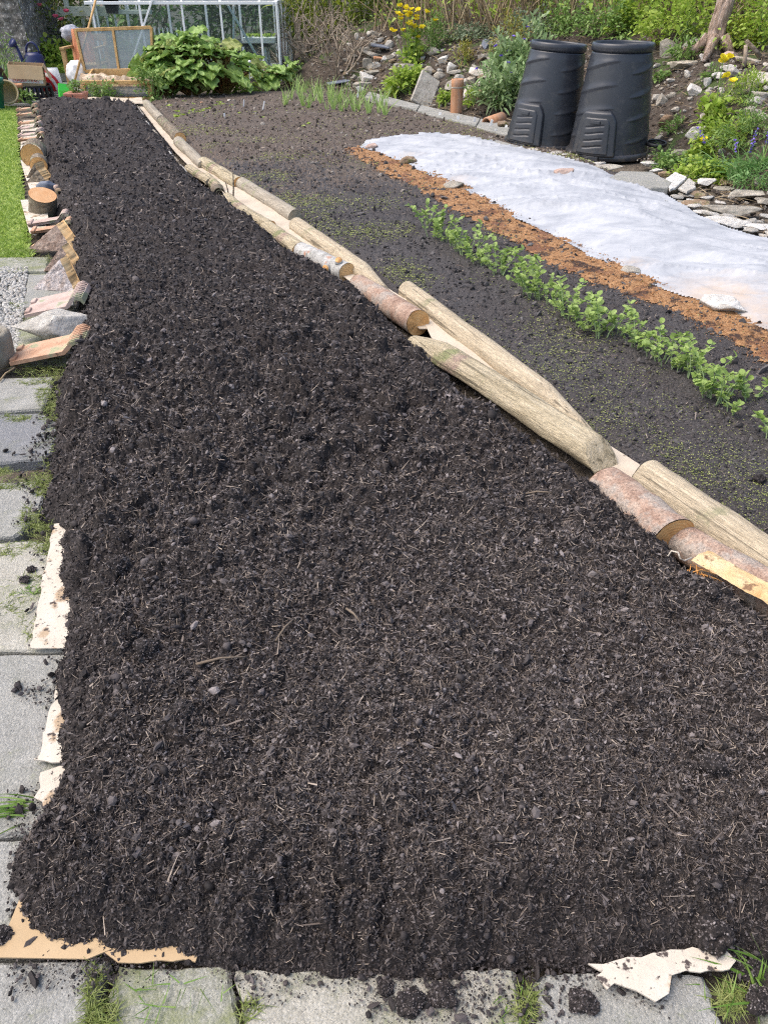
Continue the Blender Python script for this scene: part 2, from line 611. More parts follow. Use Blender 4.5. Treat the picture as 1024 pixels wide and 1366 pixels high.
M_PINEW = barkmat('pale_timber', [(.42, .25, .10), (.56, .36, .16), (.62, .42, .21)], (6, 6, 6), 2, .25, .003)
M_CHAIRW = barkmat('teak', [(.40, .26, .12), (.52, .36, .18)], (6, 6, 6), 2, .25, .003)


def ringmat(name, cols, k=1.0):
    t = MT(name)
    w = t.N('ShaderNodeTexWave', {'wave_type': 'RINGS', 'rings_direction': 'X'}, Scale=26.0 * k, Distortion=2.2, Detail=3.0)
    w.inputs['Detail Scale'].default_value = 1.4
    t.link(t.tc.outputs['Object'], w.inputs['Vector'])
    c = t.ramp(t.math('ADD', t.math('MULTIPLY', w.outputs['Fac'], .2), t.math('MULTIPLY', t.noise(14, 6), .85)), cols, .2, .8)
    c = t.mix(t.mrange(t.noise(16, 6, .7), .56, .68, 0, .6), c, tuple(x * .42 for x in cols[0][:3]))
    t.link(c, t.b.inputs['Base Color'])
    t.b.inputs['Roughness'].default_value = .75
    t.bump(t.noise(90, 6), .4, .004)
    return t.m


M_CUT = ringmat('fresh_cut_wood', [(.46, .20, .06), (.62, .34, .12), (.68, .44, .2)])
M_CUTP = ringmat('pale_cut_wood', [(.48, .27, .10), (.62, .40, .18), (.70, .52, .29)])
M_CHIPF = gmat('chipped_wood', [(.40, .22, .08), (.58, .42, .22), (.66, .54, .34)], scale=9, detail=8, rough=.8, bump=.9, bscale=40, bdist=.01, stretch=(1, 1, 1), spots=((.22, .13, .07), 16, .60))
M_CUTG = ringmat('grey_cut_wood', [(.20, .17, .12), (.32, .28, .2), (.40, .36, .27)])

# others
M_CARD = gmat('cardboard', [(.43, .355, .27), (.51, .435, .34), (.56, .49, .39)], scale=5, rough=.9, bump=.35, bscale=25, bdist=.01, spots=((.22, .17, .12), 46, .66))
M_CARDB = gmat('brown_cardboard', [(.40, .28, .155), (.48, .355, .215)], scale=4, rough=.9, bump=.2, bscale=30)
M_CARDW = gmat('pale_torn_cardboard', [(.50, .435, .35), (.60, .545, .46)], scale=6, rough=.95, bump=.5, bscale=30, bdist=.008, spots=(((.40, .30, .2), 9, .56), ((.07, .055, .05), 38, .60), ((.05, .04, .036), 90, .62)))
M_TERRA = gmat('terracotta', [(.38, .17, .08), (.50, .26, .14), (.52, .33, .22)], scale=9, rough=.85, bump=.4, bscale=80, bdist=.004)
M_TILE = gmat('clay_roof_tile', [(.36, .19, .11), (.50, .31, .20), (.56, .41, .31)], scale=9, detail=8, rough=.88, bump=.5, bscale=90, bdist=.005,
              spots=(((.34, .33, .2), 9, .56), ((.12, .07, .05), 26, .66)))
M_TILEP = gmat('faded_roof_tile', [(.34, .24, .2), (.46, .35, .30), (.52, .45, .4)], scale=9, detail=8, rough=.88, bump=.5, bscale=90, bdist=.005,
               spots=((.3, .31, .2), 9, .58))
M_ROUGHSTONE = stonemat('rubble_wall', (.06, .06, .057), (.17, .165, .16), (.36, .36, .35), (.75, .75, .73))


def plastic(name, c, rough=.4, spec=.4, bump=.06):
    return gmat(name, [tuple(x * .92 for x in c), c], scale=3, rough=rough, spec=spec, bump=bump, bscale=400, bdist=.002)


def binmat():
    t = MT('dark_grey_plastic')
    n = t.noise(2.5, 6, .6)
    c = t.ramp(n, [(.026, .029, .036), (.036, .040, .048)], .3, .7)
    c = t.mix(t.mrange(t.noise(9, 8, .75), .53, .72, 0, .5), c, (.095, .092, .088))
    sep = t.N('ShaderNodeSeparateXYZ'); t.link(t.tc.outputs['Object'], sep.inputs[0])
    dirt = t.math('MULTIPLY', t.mrange(sep.outputs[2], .22, .0), t.mrange(t.noise(22, 6, .7), .44, .62))
    c = t.mix(t.math('MULTIPLY', dirt, .5), c, (.12, .095, .07))
    t.link(c, t.b.inputs['Base Color'])
    t.link(t.mrange(t.noise(6, 6, .7), .3, .7, .22, .40), t.b.inputs['Roughness'])
    t.b.inputs['Specular IOR Level'].default_value = .45
    t.bump(t.noise(350, 3), .12, .002)
    return t.m


M_BIN = binmat()
M_BLK = plastic('black_plastic', (.016, .016, .018), .45)
M_BLUE = plastic('navy_plastic', (.014, .02, .085), .35)
M_RED = plastic('red_plastic', (.52, .02, .03), .35)
M_WHT = plastic('white_plastic', (.78, .78, .77), .5)
M_GRN = plastic('green_plastic', (.05, .52, .05), .4)
M_DGRN = plastic('dark_green_plastic', (.012, .13, .07), .4)
M_PINKP = plastic('terracotta_plastic', (.46, .2, .14), .6)
M_CREAM = gmat('cream_glaze', [(.46, .36, .19), (.56, .46, .27)], scale=7, rough=.6, bump=.2)
M_ALU = gmat('aluminium', [(.78, .79, .79), (.85, .86, .86)], scale=6, rough=.5, spec=.5, bump=.05, metal=.1)
M_PAINTG = gmat('grey_green_timber', [(.42, .45, .36), (.54, .56, .47)], scale=7, rough=.8, bump=.3)
M_ORCL = gmat('orange_cloth', [(.62, .24, .12), (.78, .36, .2)], scale=7, rough=.9, bump=.6, bscale=12, bdist=.03)
M_SACK = gmat('sacking', [(.26, .17, .10), (.50, .38, .26), (.68, .58, .46)], scale=9, rough=.9, bump=.7, bscale=20, bdist=.03)
M_GREYC = gmat('grey_cloth', [(.25, .26, .3), (.5, .5, .53)], scale=9, rough=.9, bump=.6, bscale=20, bdist=.03)
M_COPPER = gmat('rusty_clay_pipe', [(.32, .15, .075), (.46, .24, .13), (.40, .27, .19)], scale=6, rough=.6, bump=.3, stretch=(3, 3, 1))


def glassmat(name, tint, dust, gl=.12):
    t = MT(name)
    tr = t.N('ShaderNodeBsdfTransparent', None, Color=col(tint))
    gs = t.N('ShaderNodeBsdfGlossy', None, Roughness=.06, Color=(.9, .93, .95, 1))
    df = t.N('ShaderNodeBsdfDiffuse', None, Color=(.55, .57, .57, 1))
    fr = t.N('ShaderNodeFresnel', None, IOR=1.45)
    a = t.N('ShaderNodeMixShader'); t.link(t.math('ADD', fr.outputs[0], gl - .08), a.inputs[0])
    t.link(tr.outputs[0], a.inputs[1]); t.link(gs.outputs[0], a.inputs[2])
    b = t.N('ShaderNodeMixShader'); t.link(t.math('MULTIPLY', t.noise(3.5, 6, .7, 1.0), dust * 2), b.inputs[0])
    t.link(a.outputs[0], b.inputs[1]); t.link(df.outputs[0], b.inputs[2])
    t.link(b.outputs[0], t.out.inputs[0])
    return t.m


M_GLASS = glassmat('glass', (.84, .90, .90), .03, .06)
M_POLY = glassmat('polycarbonate', (.72, .77, .77), .22, .14)


def fleecemat():
    t = MT('fleece')
    mv = t.vec((1.0, 1.6, 1)); mv.node.inputs['Rotation'].default_value = (0, 0, .53)
    n = t.noise(2.6, 9, .72, .5, mv)
    c = t.ramp(n, [(.26, .274, .30), (.355, .37, .392), (.445, .455, .47)], .34, .62)
    # mud splashed along the hem near the big stone and the small ones
    sep = t.N('ShaderNodeSeparateXYZ'); t.link(t.tc.outputs['Object'], sep.inputs[0])
    return t, c, sep


M_MOSS = leafmat('moss_blade', [(.15, .20, .05), (.24, .29, .08), (.34, .36, .14)], trans=.3)
M_LAWN = leafmat('lawn_blade', [(.19, .30, .04), (.28, .40, .07), (.38, .47, .14)], trans=.35)
M_GRASS = leafmat('long_grass', [(.09, .19, .025), (.17, .30, .05), (.26, .36, .10)], trans=.35)
M_PEA = leafmat('pea_leaf', [(.25, .37, .09), (.35, .47, .13), (.46, .56, .24)], trans=.4)
M_PEAST = gmat('pea_stem', [(.24, .34, .14), (.35, .42, .22)], scale=8, rough=.6, bump=0)
M_RHUB = leafmat('rhubarb_leaf', [(.18, .30, .06), (.27, .41, .10), (.38, .51, .20)], rough=.42)
M_RHUBY = leafmat('rhubarb_old_leaf', [(.20, .30, .05), (.30, .36, .09), (.52, .48, .30)])
M_RHST = gmat('rhubarb_stalk', [(.30, .07, .05), (.25, .26, .08)], scale=8, rough=.5, bump=0)
M_ONION = leafmat('onion_leaf', [(.20, .34, .08), (.31, .45, .12), (.42, .54, .22)])
M_CAM = leafmat('camellia_leaf', [(.05, .10, .02), (.12, .18, .035), (.34, .34, .09)], rough=.3)
M_PINKF = gmat('pink_petal', [(.72, .13, .24), (.8, .25, .36)], scale=8, bump=0, trans=.3)
M_YEL = gmat('yellow_petal', [(.80, .64, .02), (.86, .76, .06)], scale=8, bump=0, trans=.3)
M_VIO = gmat('violet_petal', [(.20, .12, .58), (.32, .24, .72)], scale=8, bump=0, trans=.3)
M_CORN = leafmat('cornflower_leaf', [(.17, .28, .10), (.28, .39, .17), (.40, .49, .27)], rough=.65)
M_FRESH = leafmat('fresh_leaf', [(.21, .34, .04), (.32, .45, .06), (.46, .54, .13)], trans=.4)
M_MID = leafmat('mid_green_leaf', [(.10, .20, .04), (.18, .29, .07), (.28, .38, .12)])
M_DARK = leafmat('dark_leaf', [(.035, .075, .018), (.08, .14, .03), (.16, .21, .05)], rough=.4)
M_GREYL = leafmat('grey_green_leaf', [(.10, .15, .08), (.18, .23, .14), (.28, .33, .21)], rough=.7)
M_RUST = leafmat('rusty_spurge_leaf', [(.24, .12, .03), (.28, .28, .05), (.36, .42, .09)])
M_CONIF = leafmat('golden_conifer', [(.10, .16, .012), (.24, .30, .025), (.36, .40, .06)])
M_STRAP = leafmat('strap_leaf', [(.08, .19, .045), (.15, .29, .08), (.27, .40, .16)], rough=.4)
M_STEMG = gmat('green_stem', [(.16, .26, .06), (.25, .36, .10)], scale=8, rough=.6, bump=0)
M_DIRTY = gmat('stump_wood', [(.14, .09, .06), (.34, .25, .19), (.56, .46, .40)], scale=5, rough=.9, bump=1.0, bscale=14, bdist=.03, stretch=(5, 5, 1.0))
M_LABEL = gmat('white_label', [(.78, .78, .76)], scale=5, rough=.5, bump=0)


# ------------------------------------------------------------------ terrain
FOOT = [np.array([-3.0, 27.0]), np.array([-2.2, 18.5])] + [G(*p)[:2] for p in
        ((380, 112), (470, 118), (545, 136), (620, 152), (680, 160), (735, 166), (800, 174))] + \
       [np.array([2.72, 8.9]), np.array([2.92, 7.4]), np.array([2.98, 6.2]), np.array([3.05, 4.6]), np.array([3.3, 2.0]), np.array([3.6, -3.0])]
BANKPOLY = FOOT + [np.array([90.0, -3.0]), np.array([90.0, 95.0]), np.array([-3.0, 95.0])]


def bank_d(x, y):
    return poly_sd(np.asarray(x, float), np.asarray(y, float), BANKPOLY)


def H(x, y):
    x = np.asarray(x, float); y = np.asarray(y, float)
    d = np.maximum(bank_d(x, y), 0)
    h = np.interp(d, [0, .15, .5, 1.0, 1.8, 3.0, 6, 12, 40, 90], [0, .07, .32, .60, .86, 1.12, 1.7, 2.6, 6.0, 9.0])
    return h + smooth(0, .4, d) * (.07 * fbm2(x * 1.3, y * 1.3, 4, 5) + .03 * fbm2(x * 5, y * 5, 3, 9))


def hit(px, py):
    d = ray(px, py)
    t = np.concatenate([np.linspace(2.0, 14, 700), np.linspace(14.05, 60, 900)])
    z = CAMH + d[2] * t
    h = H(d[0] * t, d[1] * t)
    k = np.argmax(z < h)
    if not (z < h).any(): k = len(t) - 1
    k = max(k, 1)
    a = z[k - 1] - h[k - 1]; b = z[k] - h[k]
    tt = t[k - 1] + (t[k] - t[k - 1]) * (a / (a - b + 1e-9))
    return np.array([d[0] * tt, d[1] * tt, H(np.array([d[0] * tt]), np.array([d[1] * tt]))[0]])


def axis(vals):
    return np.concatenate(vals)


gx = axis([np.linspace(-90, -12, 14), np.linspace(-11, -3, 18), np.arange(-2.9, 7.5, .07), np.linspace(7.7, 14, 24), np.linspace(15, 90, 20)])
gy = axis([np.linspace(-4, 2, 12), np.arange(2.2, 19, .07), np.linspace(19.2, 30, 40), np.linspace(31, 95, 25)])
X, Y = np.meshgrid(gx, gy)
Z = H(X, Y)
D = bank_d(X, Y)
Z = Z - .045 * (1 - smooth(0, .15, D)) + np.where(D > .3, 0, .006 * fbm2(X * 9, Y * 9, 3, 2))


def gridfaces(ny, nx):
    i = np.arange(ny - 1)[:, None] * nx + np.arange(nx - 1)[None]
    i = i.ravel()
    return np.stack([i, i + 1, i + nx + 1, i + nx], 1)


mb = MB()
Fg = gridfaces(*X.shape)
cx = X.ravel()[Fg].mean(1); cy = Y.ravel()[Fg].mean(1)
onb = bank_d(cx, cy) > .02
Vg = np.stack([X, Y, Z], -1).reshape(-1, 3)
mb.add(Vg, Fg[~onb], 0); mb.n -= len(Vg); mb.v.pop(); mb.n = 0
mb.v = [Vg]; mb.n = len(Vg)
f2 = Fg[onb]
mb.f.append((f2, 1, True))
tag(mb.build('ground', [M_GROUND, M_BANK]), kind='structure')


# ------------------------------------------------------------------ soil beds
def img_grid(px0, px1, py0, py1, step, z0=0.04, far=None):
    """a grid on the ground that is finer close to the camera than far away"""
    rows = np.arange(py1, py0, -step)
    xs = np.arange(px0, px1, step)
    if far: xs = np.concatenate([xs, np.arange(xs[-1] + step, far, 7)])
    GX = np.empty((len(rows), len(xs))); GYv = np.empty_like(GX)
    for i, r in enumerate(rows):
        p = G(512, r, z0)
        GYv[i] = p[1]; GX[i] = (xs - 512) / ppm(p)
    return GX, GYv


def P2(pts, z=0.0):
    return np.array([G(a, b, z)[:2] for a, b in pts])


COMP = np.concatenate([
    P2([(51, 141), (63, 205), (75, 262), (92, 300), (104, 345), (112, 400), (118, 455), (106, 490), (88, 530), (84, 580), (80, 625), (74, 665),
        (90, 705), (95, 760), (102, 830), (96, 900), (103, 960), (98, 1030), (76, 1080), (40, 1135), (28, 1178), (60, 1228), (125, 1256),
        (260, 1264), (420, 1274), (600, 1284), (700, 1272), (800, 1262), (1024, 1252), (1330, 1240), (1990, 1225)]),
    P2([(1960, 1500)], .02)[:0], P2([(1990, 1190), (1350, 1075)], .02), P2([(1035, 840), (965, 788), (905, 750), (860, 715), (805, 655), (720, 598), (640, 545), (590, 505), (545, 455), (470, 385), (440, 370), (400, 345), (345, 305), (298, 268), (246, 228),
                      (207, 172), (181, 142)], .05)])


def comp_z(x, y):
    sd = poly_sd(x, y, COMP) + .035 * fbm2(x * 5, y * 5, 3, 31) + .02 * fbm2(x * 22, y * 22, 2, 33)
    right = smooth(-.2, .35, x - np.interp(y, [1, 2.2, 4, 8, 12], [.9, .9, .25, -1.2, -3.1]))
    w = .20 - .09 * right
    t = np.clip((sd + .03) / w, -.4, 1)
    prof = np.where(t > 0, np.sin(np.clip(t, 0, 1) * math.pi / 2) ** .8, t)
    h = .125 * prof
    m = np.clip(t * 1.6 + .25, 0.1, 1)
    lo = smooth(-.25, .5, fbm2(x * 1.1 + 3, y * .8, 3, 91)) * .75 + .35         # raked smoother here, cloddy there
    wx = x + .02 * fbm2(x * 14, y * 14, 2, 3); wy = y + .02 * fbm2(x * 14, y * 14, 2, 4)
    h = h + m * (.050 * fbm2(x * 2.2, y * 2.6, 3, 41) + .026 * fbm2(x * 4.5, y * 8, 3, 43) + .03 * fbm2(x * 9, y * 9, 3, 42) * lo + .035 * smooth(-.12, .16, y - 2.75 - .5 * fbm2(x * 1.3, y * .5, 3, 66)) - .028 * smooth(-.1, .3, y - 3.4 - .8 * fbm2(x * 1.1, y * .3, 3, 67)))
    for cell, amp, s in ((.11, .042, 51), (.048, .028, 52), (.021, .013, 53), (.0095, .005, 54)):
        d, i = worley(wx / cell, wy / cell, s)
        dome = np.sqrt(np.clip(1 - (d * 1.55) ** 2, 0, 1))
        dome = dome * (1 + .5 * fbm2(x / cell * 2.2, y / cell * 2.2, 2, s + 9))
        h = h + m * amp * (dome * (.15 + 1.15 * i * i) - .35) * (lo * 1.1 if cell > .03 else 1)
    return h, sd


CX, CY = img_grid(-30, 1120, 136, 1345, 1.35, far=1990)
CZ, CS = comp_z(CX, CY)
mb = MB()
Fc = gridfaces(*CX.shape)
ok = (CS.ravel()[Fc] > -.035).any(1)
mb.add(np.stack([CX, CY, CZ], -1).reshape(-1, 3), Fc[ok], 0)
# crumbs and fibres: about the same number to every patch of the picture, larger pieces far off standing for clumps
OCT = (np.array([[1, 0, 0], [-1, 0, 0], [0, 1, 0], [0, -1, 0], [0, 0, 1], [0, 0, -1.0]]),
       np.array([[0, 2, 4], [2, 1, 4], [1, 3, 4], [3, 0, 4], [2, 0, 5], [1, 2, 5], [3, 1, 5], [0, 3, 5]]))


def knobbly(seed):
    V, F = ico(1)
    return V * (1 + np.random.default_rng(seed).uniform(-.35, .25, (len(V), 1))), F


def on_picture(n, px0, px1, py0, py1):
    px = rng.uniform(px0, px1, n); py = rng.uniform(py0, py1, n)
    d = np.stack([(px - 512) / FPX, CP + (683 - py) / FPX * SP, -SP + (683 - py) / FPX * CP], 1)
    t = (.06 - CAMH) / d[:, 2]
    p = d * t[:, None]
    return p[:, 0], p[:, 1], FPX / t


def add_crumbs(mb, zf, n, box4, small, big, mat, sd_min=-.03, lift=.25, cap=.02, seed=0):
    for k, (proto, frac) in enumerate(((knobbly(3 + seed), .80), (knobbly(1 + seed), .11), (knobbly(2 + seed), .09))):
        m = int(n * frac)
        x, y, pm = on_picture(m, *box4)
        z, sd = zf(x, y)
        keep = (sd > sd_min + .03 * (rng.random(m) - .5)); x, y, z, pm = x[keep], y[keep], z[keep], pm[keep]; m = len(x)
        lo, hi = (small if k == 0 else big)
        r = np.clip(np.exp(rng.normal(0, .38, m)) * rng.uniform(lo, hi, m) / pm, .0012, cap)
        s = r[:, None] * np.exp(rng.normal(0, .38, (m, 3)))
        V, F = scatter(proto[0], proto[1], np.stack([x, y, z + r * lift], 1), s, rand_rot(m))
        mb.add(V, F, mat, False)


def add_fibres(mb, zf, n, box4, mat, Lpx=(5, 22), w=(.5, 1.1), sd_min=-.02, maxL=.06):
    x, y, pm = on_picture(n, *box4)
    z, sd = zf(x, y)
    k = sd > sd_min; x, y, z, pm = x[k], y[k], z[k], pm[k]; n = len(x)
    L = np.minimum(rng.uniform(Lpx[0], Lpx[1], n) / pm * np.exp(rng.normal(0, .35, n)), maxL)
    a = rng.uniform(0, 2 * math.pi, n); el = rng.normal(.15, .45, n)
    d = np.stack([np.cos(a) * np.cos(el), np.sin(a) * np.cos(el), np.sin(el)], 1)
    base = np.stack([x, y, z + .003], 1) - d * (L / 2)[:, None]
    V, F = blades(base, d, L, rng.uniform(w[0], w[1], n) / pm * 1.6, rng.normal(0, .5, n), rows=3)
    mb.add(V, F, mat, False)


BOX = (-20, 1250, 138, 1335)
def dry(x, y):
    return np.clip(smooth(4.6, 1.6, y) * .75 + smooth(-.3, .5, fbm2(x * 1.6, y * 1.2, 4, 17)) * .5 - .12, .03, .9)
def cz_dry(x, y):
    z, sd = comp_z(x, y); return z, np.where(rng.random(x.shape) < dry(x, y) * smooth(.0, .22, sd), sd, -1)
def cz_wet(x, y):
    z, sd = comp_z(x, y); return z, np.where(rng.random(x.shape) > dry(x, y) * .8, sd, -1)
add_crumbs(mb, cz_wet, 120000, BOX, (.5, 1.5), (1.3, 2.7), 1, -.05, .25, .011)
add_crumbs(mb, cz_dry, 95000, BOX, (.45, 1.3), (1.1, 2.3), 3, -.02, .25, .010)
_V, _F = ico(2)
for _k in range(1500):
    if _k >= 3: break
    x_, y_, pm_ = on_picture(60, *BOX); z_, s_ = comp_z(x_, y_); kk = s_ > -.06; x_, y_, z_, pm_ = x_[kk], y_[kk], z_[kk], pm_[kk]
    r_ = np.clip(rng.uniform(3.5, 7.5, len(x_)) / pm_, .004, .020)
    Vn = _V * (1 + .5 * fbm3(_V * 2.0 + 7 * _k, 4, 40 + _k))[:, None]
    mb.addp(scatter(Vn, _F, np.stack([x_, y_, z_ + r_ * .25], 1), r_[:, None] * rng.uniform(.6, 1.2, (len(x_), 3)), rand_rot(len(x_))), mat=1, smooth=True)
add_fibres(mb, comp_z, 40000, BOX, 2, (4, 16), (.4, .9))
add_fibres(mb, cz_dry, 130000, BOX, 2, (4, 17), (.4, .95))
add_fibres(mb, comp_z, 150000, BOX, 1, (2.5, 8), (.9, 2.4), -.03, .03)
add_fibres(mb, cz_dry, 110000, BOX, 3, (2.5, 8), (.7, 2.0), 0, .03)
add_crumbs(mb, comp_z, 14000, (1240, 1980, 900, 1300), (1.2, 2.6), (2.5, 4.5), 1, -.05)
add_fibres(mb, comp_z, 14000, (1240, 1980, 900, 1300), 2, (8, 22), (1, 2))
add_fibres(mb, comp_z, 900, BOX, 2, (22, 46), (.9, 1.6), 0.0, .09)
tag(mb.build('compost', [M_COMP, M_CRUMB, M_FIB, M_CRUMBD]), 'long raised bed of dark crumbly compost spread on cardboard', kind='stuff')

# crumbs that fell on the paving and cardboard round the bed
def spill_z(x, y):
    sd = poly_sd(x, y, COMP)
    return np.full(x.shape, .006), np.where((sd < 0) & (sd > -.3), rng.random(x.shape) * np.exp(sd * 11) - .32 + .5 * fbm2(x * 9, y * 9, 2, 6), -1)


mb = MB()
add_crumbs(mb, spill_z, 90000, (0, 1024, 470, 1366), (.5, 1.3), (1.0, 2.6), 0, 0, .4, .009, 5)
tag(mb.build('spilt_compost', [M_CRUMB]), 'dark crumbs of compost spilt on slabs around the bed', kind='stuff')

# the planted bed on the right
RBED = np.concatenate([P2([(198, 136), (330, 124), (420, 122), (500, 140), (560, 150), (640, 170), (700, 186), (760, 205), (850, 245), (940, 300), (1024, 335), (1200, 430)]),
                       P2([(2100, 860), (2100, 1330), (1700, 1170), (1330, 960), (1024, 745), (870, 640), (795, 585), (700, 500), (530, 385), (400, 300), (330, 245), (240, 180), (205, 140)])])


def rbed_z(x, y):
    sd = poly_sd(x, y, RBED)
    h = .028 * smooth(-.03, .10, sd) - .03 * smooth(.0, -.05, sd)
    h = h + .012 * fbm2(x * 3, y * 3, 3, 61)
    for cell, amp, s in ((.06, .010, 71), (.028, .008, 72), (.013, .005, 73)):
        d, i = worley(x / cell + .3 * fbm2(x * 20, y * 20, 2, 5), y / cell, s)
        h = h + amp * (np.sqrt(np.clip(1 - (d * 1.5) ** 2, 0, 1)) * (.2 + i * i) - .3)
    return h, sd


def brown(x, y):
    return smooth(-1.6, 1.6, (y - 7.4) + 1.0 * fbm2(x * .8, y * .8, 3, 77) * 1.5)


RX, RY = img_grid(180, 1130, 120, 1340, 1.7, .02, far=2100)
RZ, RS = rbed_z(RX, RY)
Fr = gridfaces(*RX.shape)
ok = (RS.ravel()[Fr] > -.04).any(1); Fr = Fr[ok]
bx = RX.ravel()[Fr].mean(1); by = RY.ravel()[Fr].mean(1)
isb = brown(bx, by) > rng.random(len(bx))
mb = MB()
mb.add(np.stack([RX, RY, RZ], -1).reshape(-1, 3), Fr[~isb], 0)
mb.f.append((Fr[isb], 1, True))
def rz_grey(x, y):
    z, sd = rbed_z(x, y); return z, np.where(brown(x, y) < rng.random(x.shape), sd, -1)
def rz_brown(x, y):
    z, sd = rbed_z(x, y); return z, np.where(brown(x, y) > rng.random(x.shape), sd, -1)
RBOX = (190, 1200, 122, 900)
add_crumbs(mb, rz_grey, 80000, RBOX, (.4, 1.1), (.9, 1.9), 2, 0)
add_crumbs(mb, rz_brown, 70000, RBOX, (.4, 1.1), (.9, 1.7), 3, 0)
add_crumbs(mb, rz_grey, 9000, (1100, 2000, 450, 1300), (1, 2.2), (2, 3.5), 2, 0)
add_fibres(mb, rz_grey, 9000, RBOX, 4, (4, 12))
add_fibres(mb, rz_brown, 9000, (190, 760, 122, 330), 4, (3, 9))
tag(mb.build('bed_soil', [M_SOIL, M_SOILB, M_SCRUMB, M_BCRUMB, M_FIB]), 'grey brown soil of the planted bed', kind='stuff')

# tiny seedling weeds over the soil next to the logs
n = 420000
x, y, pm = on_picture(n, 190, 1080, 130, 860)
z, sd = rbed_z(x, y); z = z + .005
dens = np.exp(-np.maximum(sd - .1, 0) * 1.25) * np.interp(y, [2, 4, 5, 7.5, 10, 12], [.25, .45, .9, 1, .6, .2]) * smooth(-.15, .4, fbm2(x * 2.2, y * 2.2, 4, 88) + .02)
k = (sd > 0.01) & (rng.random(n) < dens * 1.3); x, y, z, pm = x[k], y[k], z[k], pm[k]; n = len(x)
a = rng.uniform(0, 6.28, n); d = np.stack([np.cos(a), np.sin(a), rng.uniform(.1, .9, n)], 1)
mb = MB()
mb.addp(leaves(np.stack([x, y, z], 1), d, rng.uniform(1.1, 2.6, n) / pm, rng.uniform(.8, 1.6, n) / pm, ROUND))
tag(mb.build('seedling_weeds', [M_WEED]), 'tiny yellow green weed seedlings over the soil', kind='stuff')

# the sawdust strip
SAW = P2([(455, 205), (480, 200), (530, 205), (580, 225), (650, 262), (740, 310), (850, 360), (940, 405), (1040, 440), (1300, 560), (1300, 640), (1060, 520), (975, 466), (890, 420), (805, 392),
          (725, 353), (645, 306), (575, 268), (508, 231)])


def saw_z(x, y):
    z, _ = rbed_z(x, y)
    sd = poly_sd(x, y, SAW) + .07 * fbm2(x * 6, y * 6, 4, 13) + .05 * fbm2(x * 22, y * 22, 3, 14)
    return z * .6 + .015 + .006 * smooth(0, .08, sd) + .006 * fbm2(x * 30, y * 30, 2, 3), sd


SX, SY = img_grid(440, 1300, 190, 660, 1.8, .03)
SZ, SS = saw_z(SX, SY)
Fs = gridfaces(*SX.shape); Fs = Fs[(SS.ravel()[Fs] > -.01).all(1)]
mb = MB(); mb.add(np.stack([SX, SY, SZ], -1).reshape(-1, 3), Fs, 0)
def saw_c(x, y):
    z, sd = saw_z(x, y); return z, sd + .10 * (rng.random(x.shape) - .75)
add_crumbs(mb, saw_c, 90000, (450, 1100, 195, 520), (.25, .6), (.4, .9), 1, -.04)
add_crumbs(mb, saw_c, 2500, (450, 1100, 195, 520), (.8, 1.6), (1.2, 2.2), 2, -.03)
tag(mb.build('sawdust', [M_SAW, M_CHIP, M_SCRUMB]), 'orange sawdust strewn along the edge of the white fleece', kind='stuff')

# ------------------------------------------------------------------ the left side: lawn, gravel, far path
LAWN = np.concatenate([np.array([[-7.5, G(0, 343)[1]], [-7.5, 12.3]]), P2([(22, 141), (26, 200), (33, 260), (44, 343)])])
n = 110000
x = -1.3 - 6.2 * rng.random(n) ** 1.2; y = LAWN[0][1] + (12.6 - LAWN[0][1]) * rng.random(n) ** 1.25
sd = poly_sd(x, y, LAWN)
k = (sd > 0); x, y = x[k], y[k]; n = len(x)
mb = MB()
d = np.stack([rng.normal(0, .45, n), rng.normal(0, .45, n), np.ones(n)], 1)
mb.addp(blades(np.stack([x, y, np.full(n, -.01)], 1), d, rng.uniform(.025, .05, n), rng.uniform(.006, .011, n), .5))
lx = np.linspace(-7.5, -1.3, 120); ly = np.linspace(LAWN[0][1], 12.9, 120)
LX, LY = np.meshgrid(lx, ly); Fl = gridfaces(*LX.shape)
sdl = poly_sd(LX, LY, LAWN)
Fl = Fl[(sdl.ravel()[Fl] > -.03).all(1)]
M_LAWNB = gmat('lawn_base', [(.15, .23, .03), (.25, .34, .06), (.33, .39, .11)], scale=5, detail=8, rough=.95, bump=.9, bscale=90, bdist=.02)
mb.add(np.stack([LX, LY, -.012 + .01 * fbm2(LX * 3, LY * 3, 3, 8)], -1).reshape(-1, 3), Fl, 1)
tag(mb.build('grass', [M_LAWN, M_LAWNB]), 'mown bright green lawn left of the bed', kind='stuff')

# gravel between the paving stones
n = 5200
x, y, pm = on_picture(n, -40, 62, 343, 470)
z, sd = np.full(n, -.015), poly_sd(x, y, P2([(-60, 348), (36, 348), (28, 430), (18, 470), (-60, 470)]))
k = sd > -.01; x, y, pm = x[k], y[k], pm[k]; n = len(x)
V, F = ico(1)
r = rng.uniform(.005, .013, n)
mb = MB()
V, F = scatter(V, F, np.stack([x, y, np.full(n, -.004)], 1), r[:, None] * rng.uniform(.6, 1.2, (n, 3)), rand_rot(n))
mb.add(V, F, 0, True)
mb.addp(box((G(0, 400)[0] - .3, G(0, 400)[1], -.03), (1.6, 1.35, .03)), mat=1, smooth=False)
tag(mb.build('gravel', [M_PEB, M_CONCM]), 'grey and white gravel by the lawn', kind='stuff')


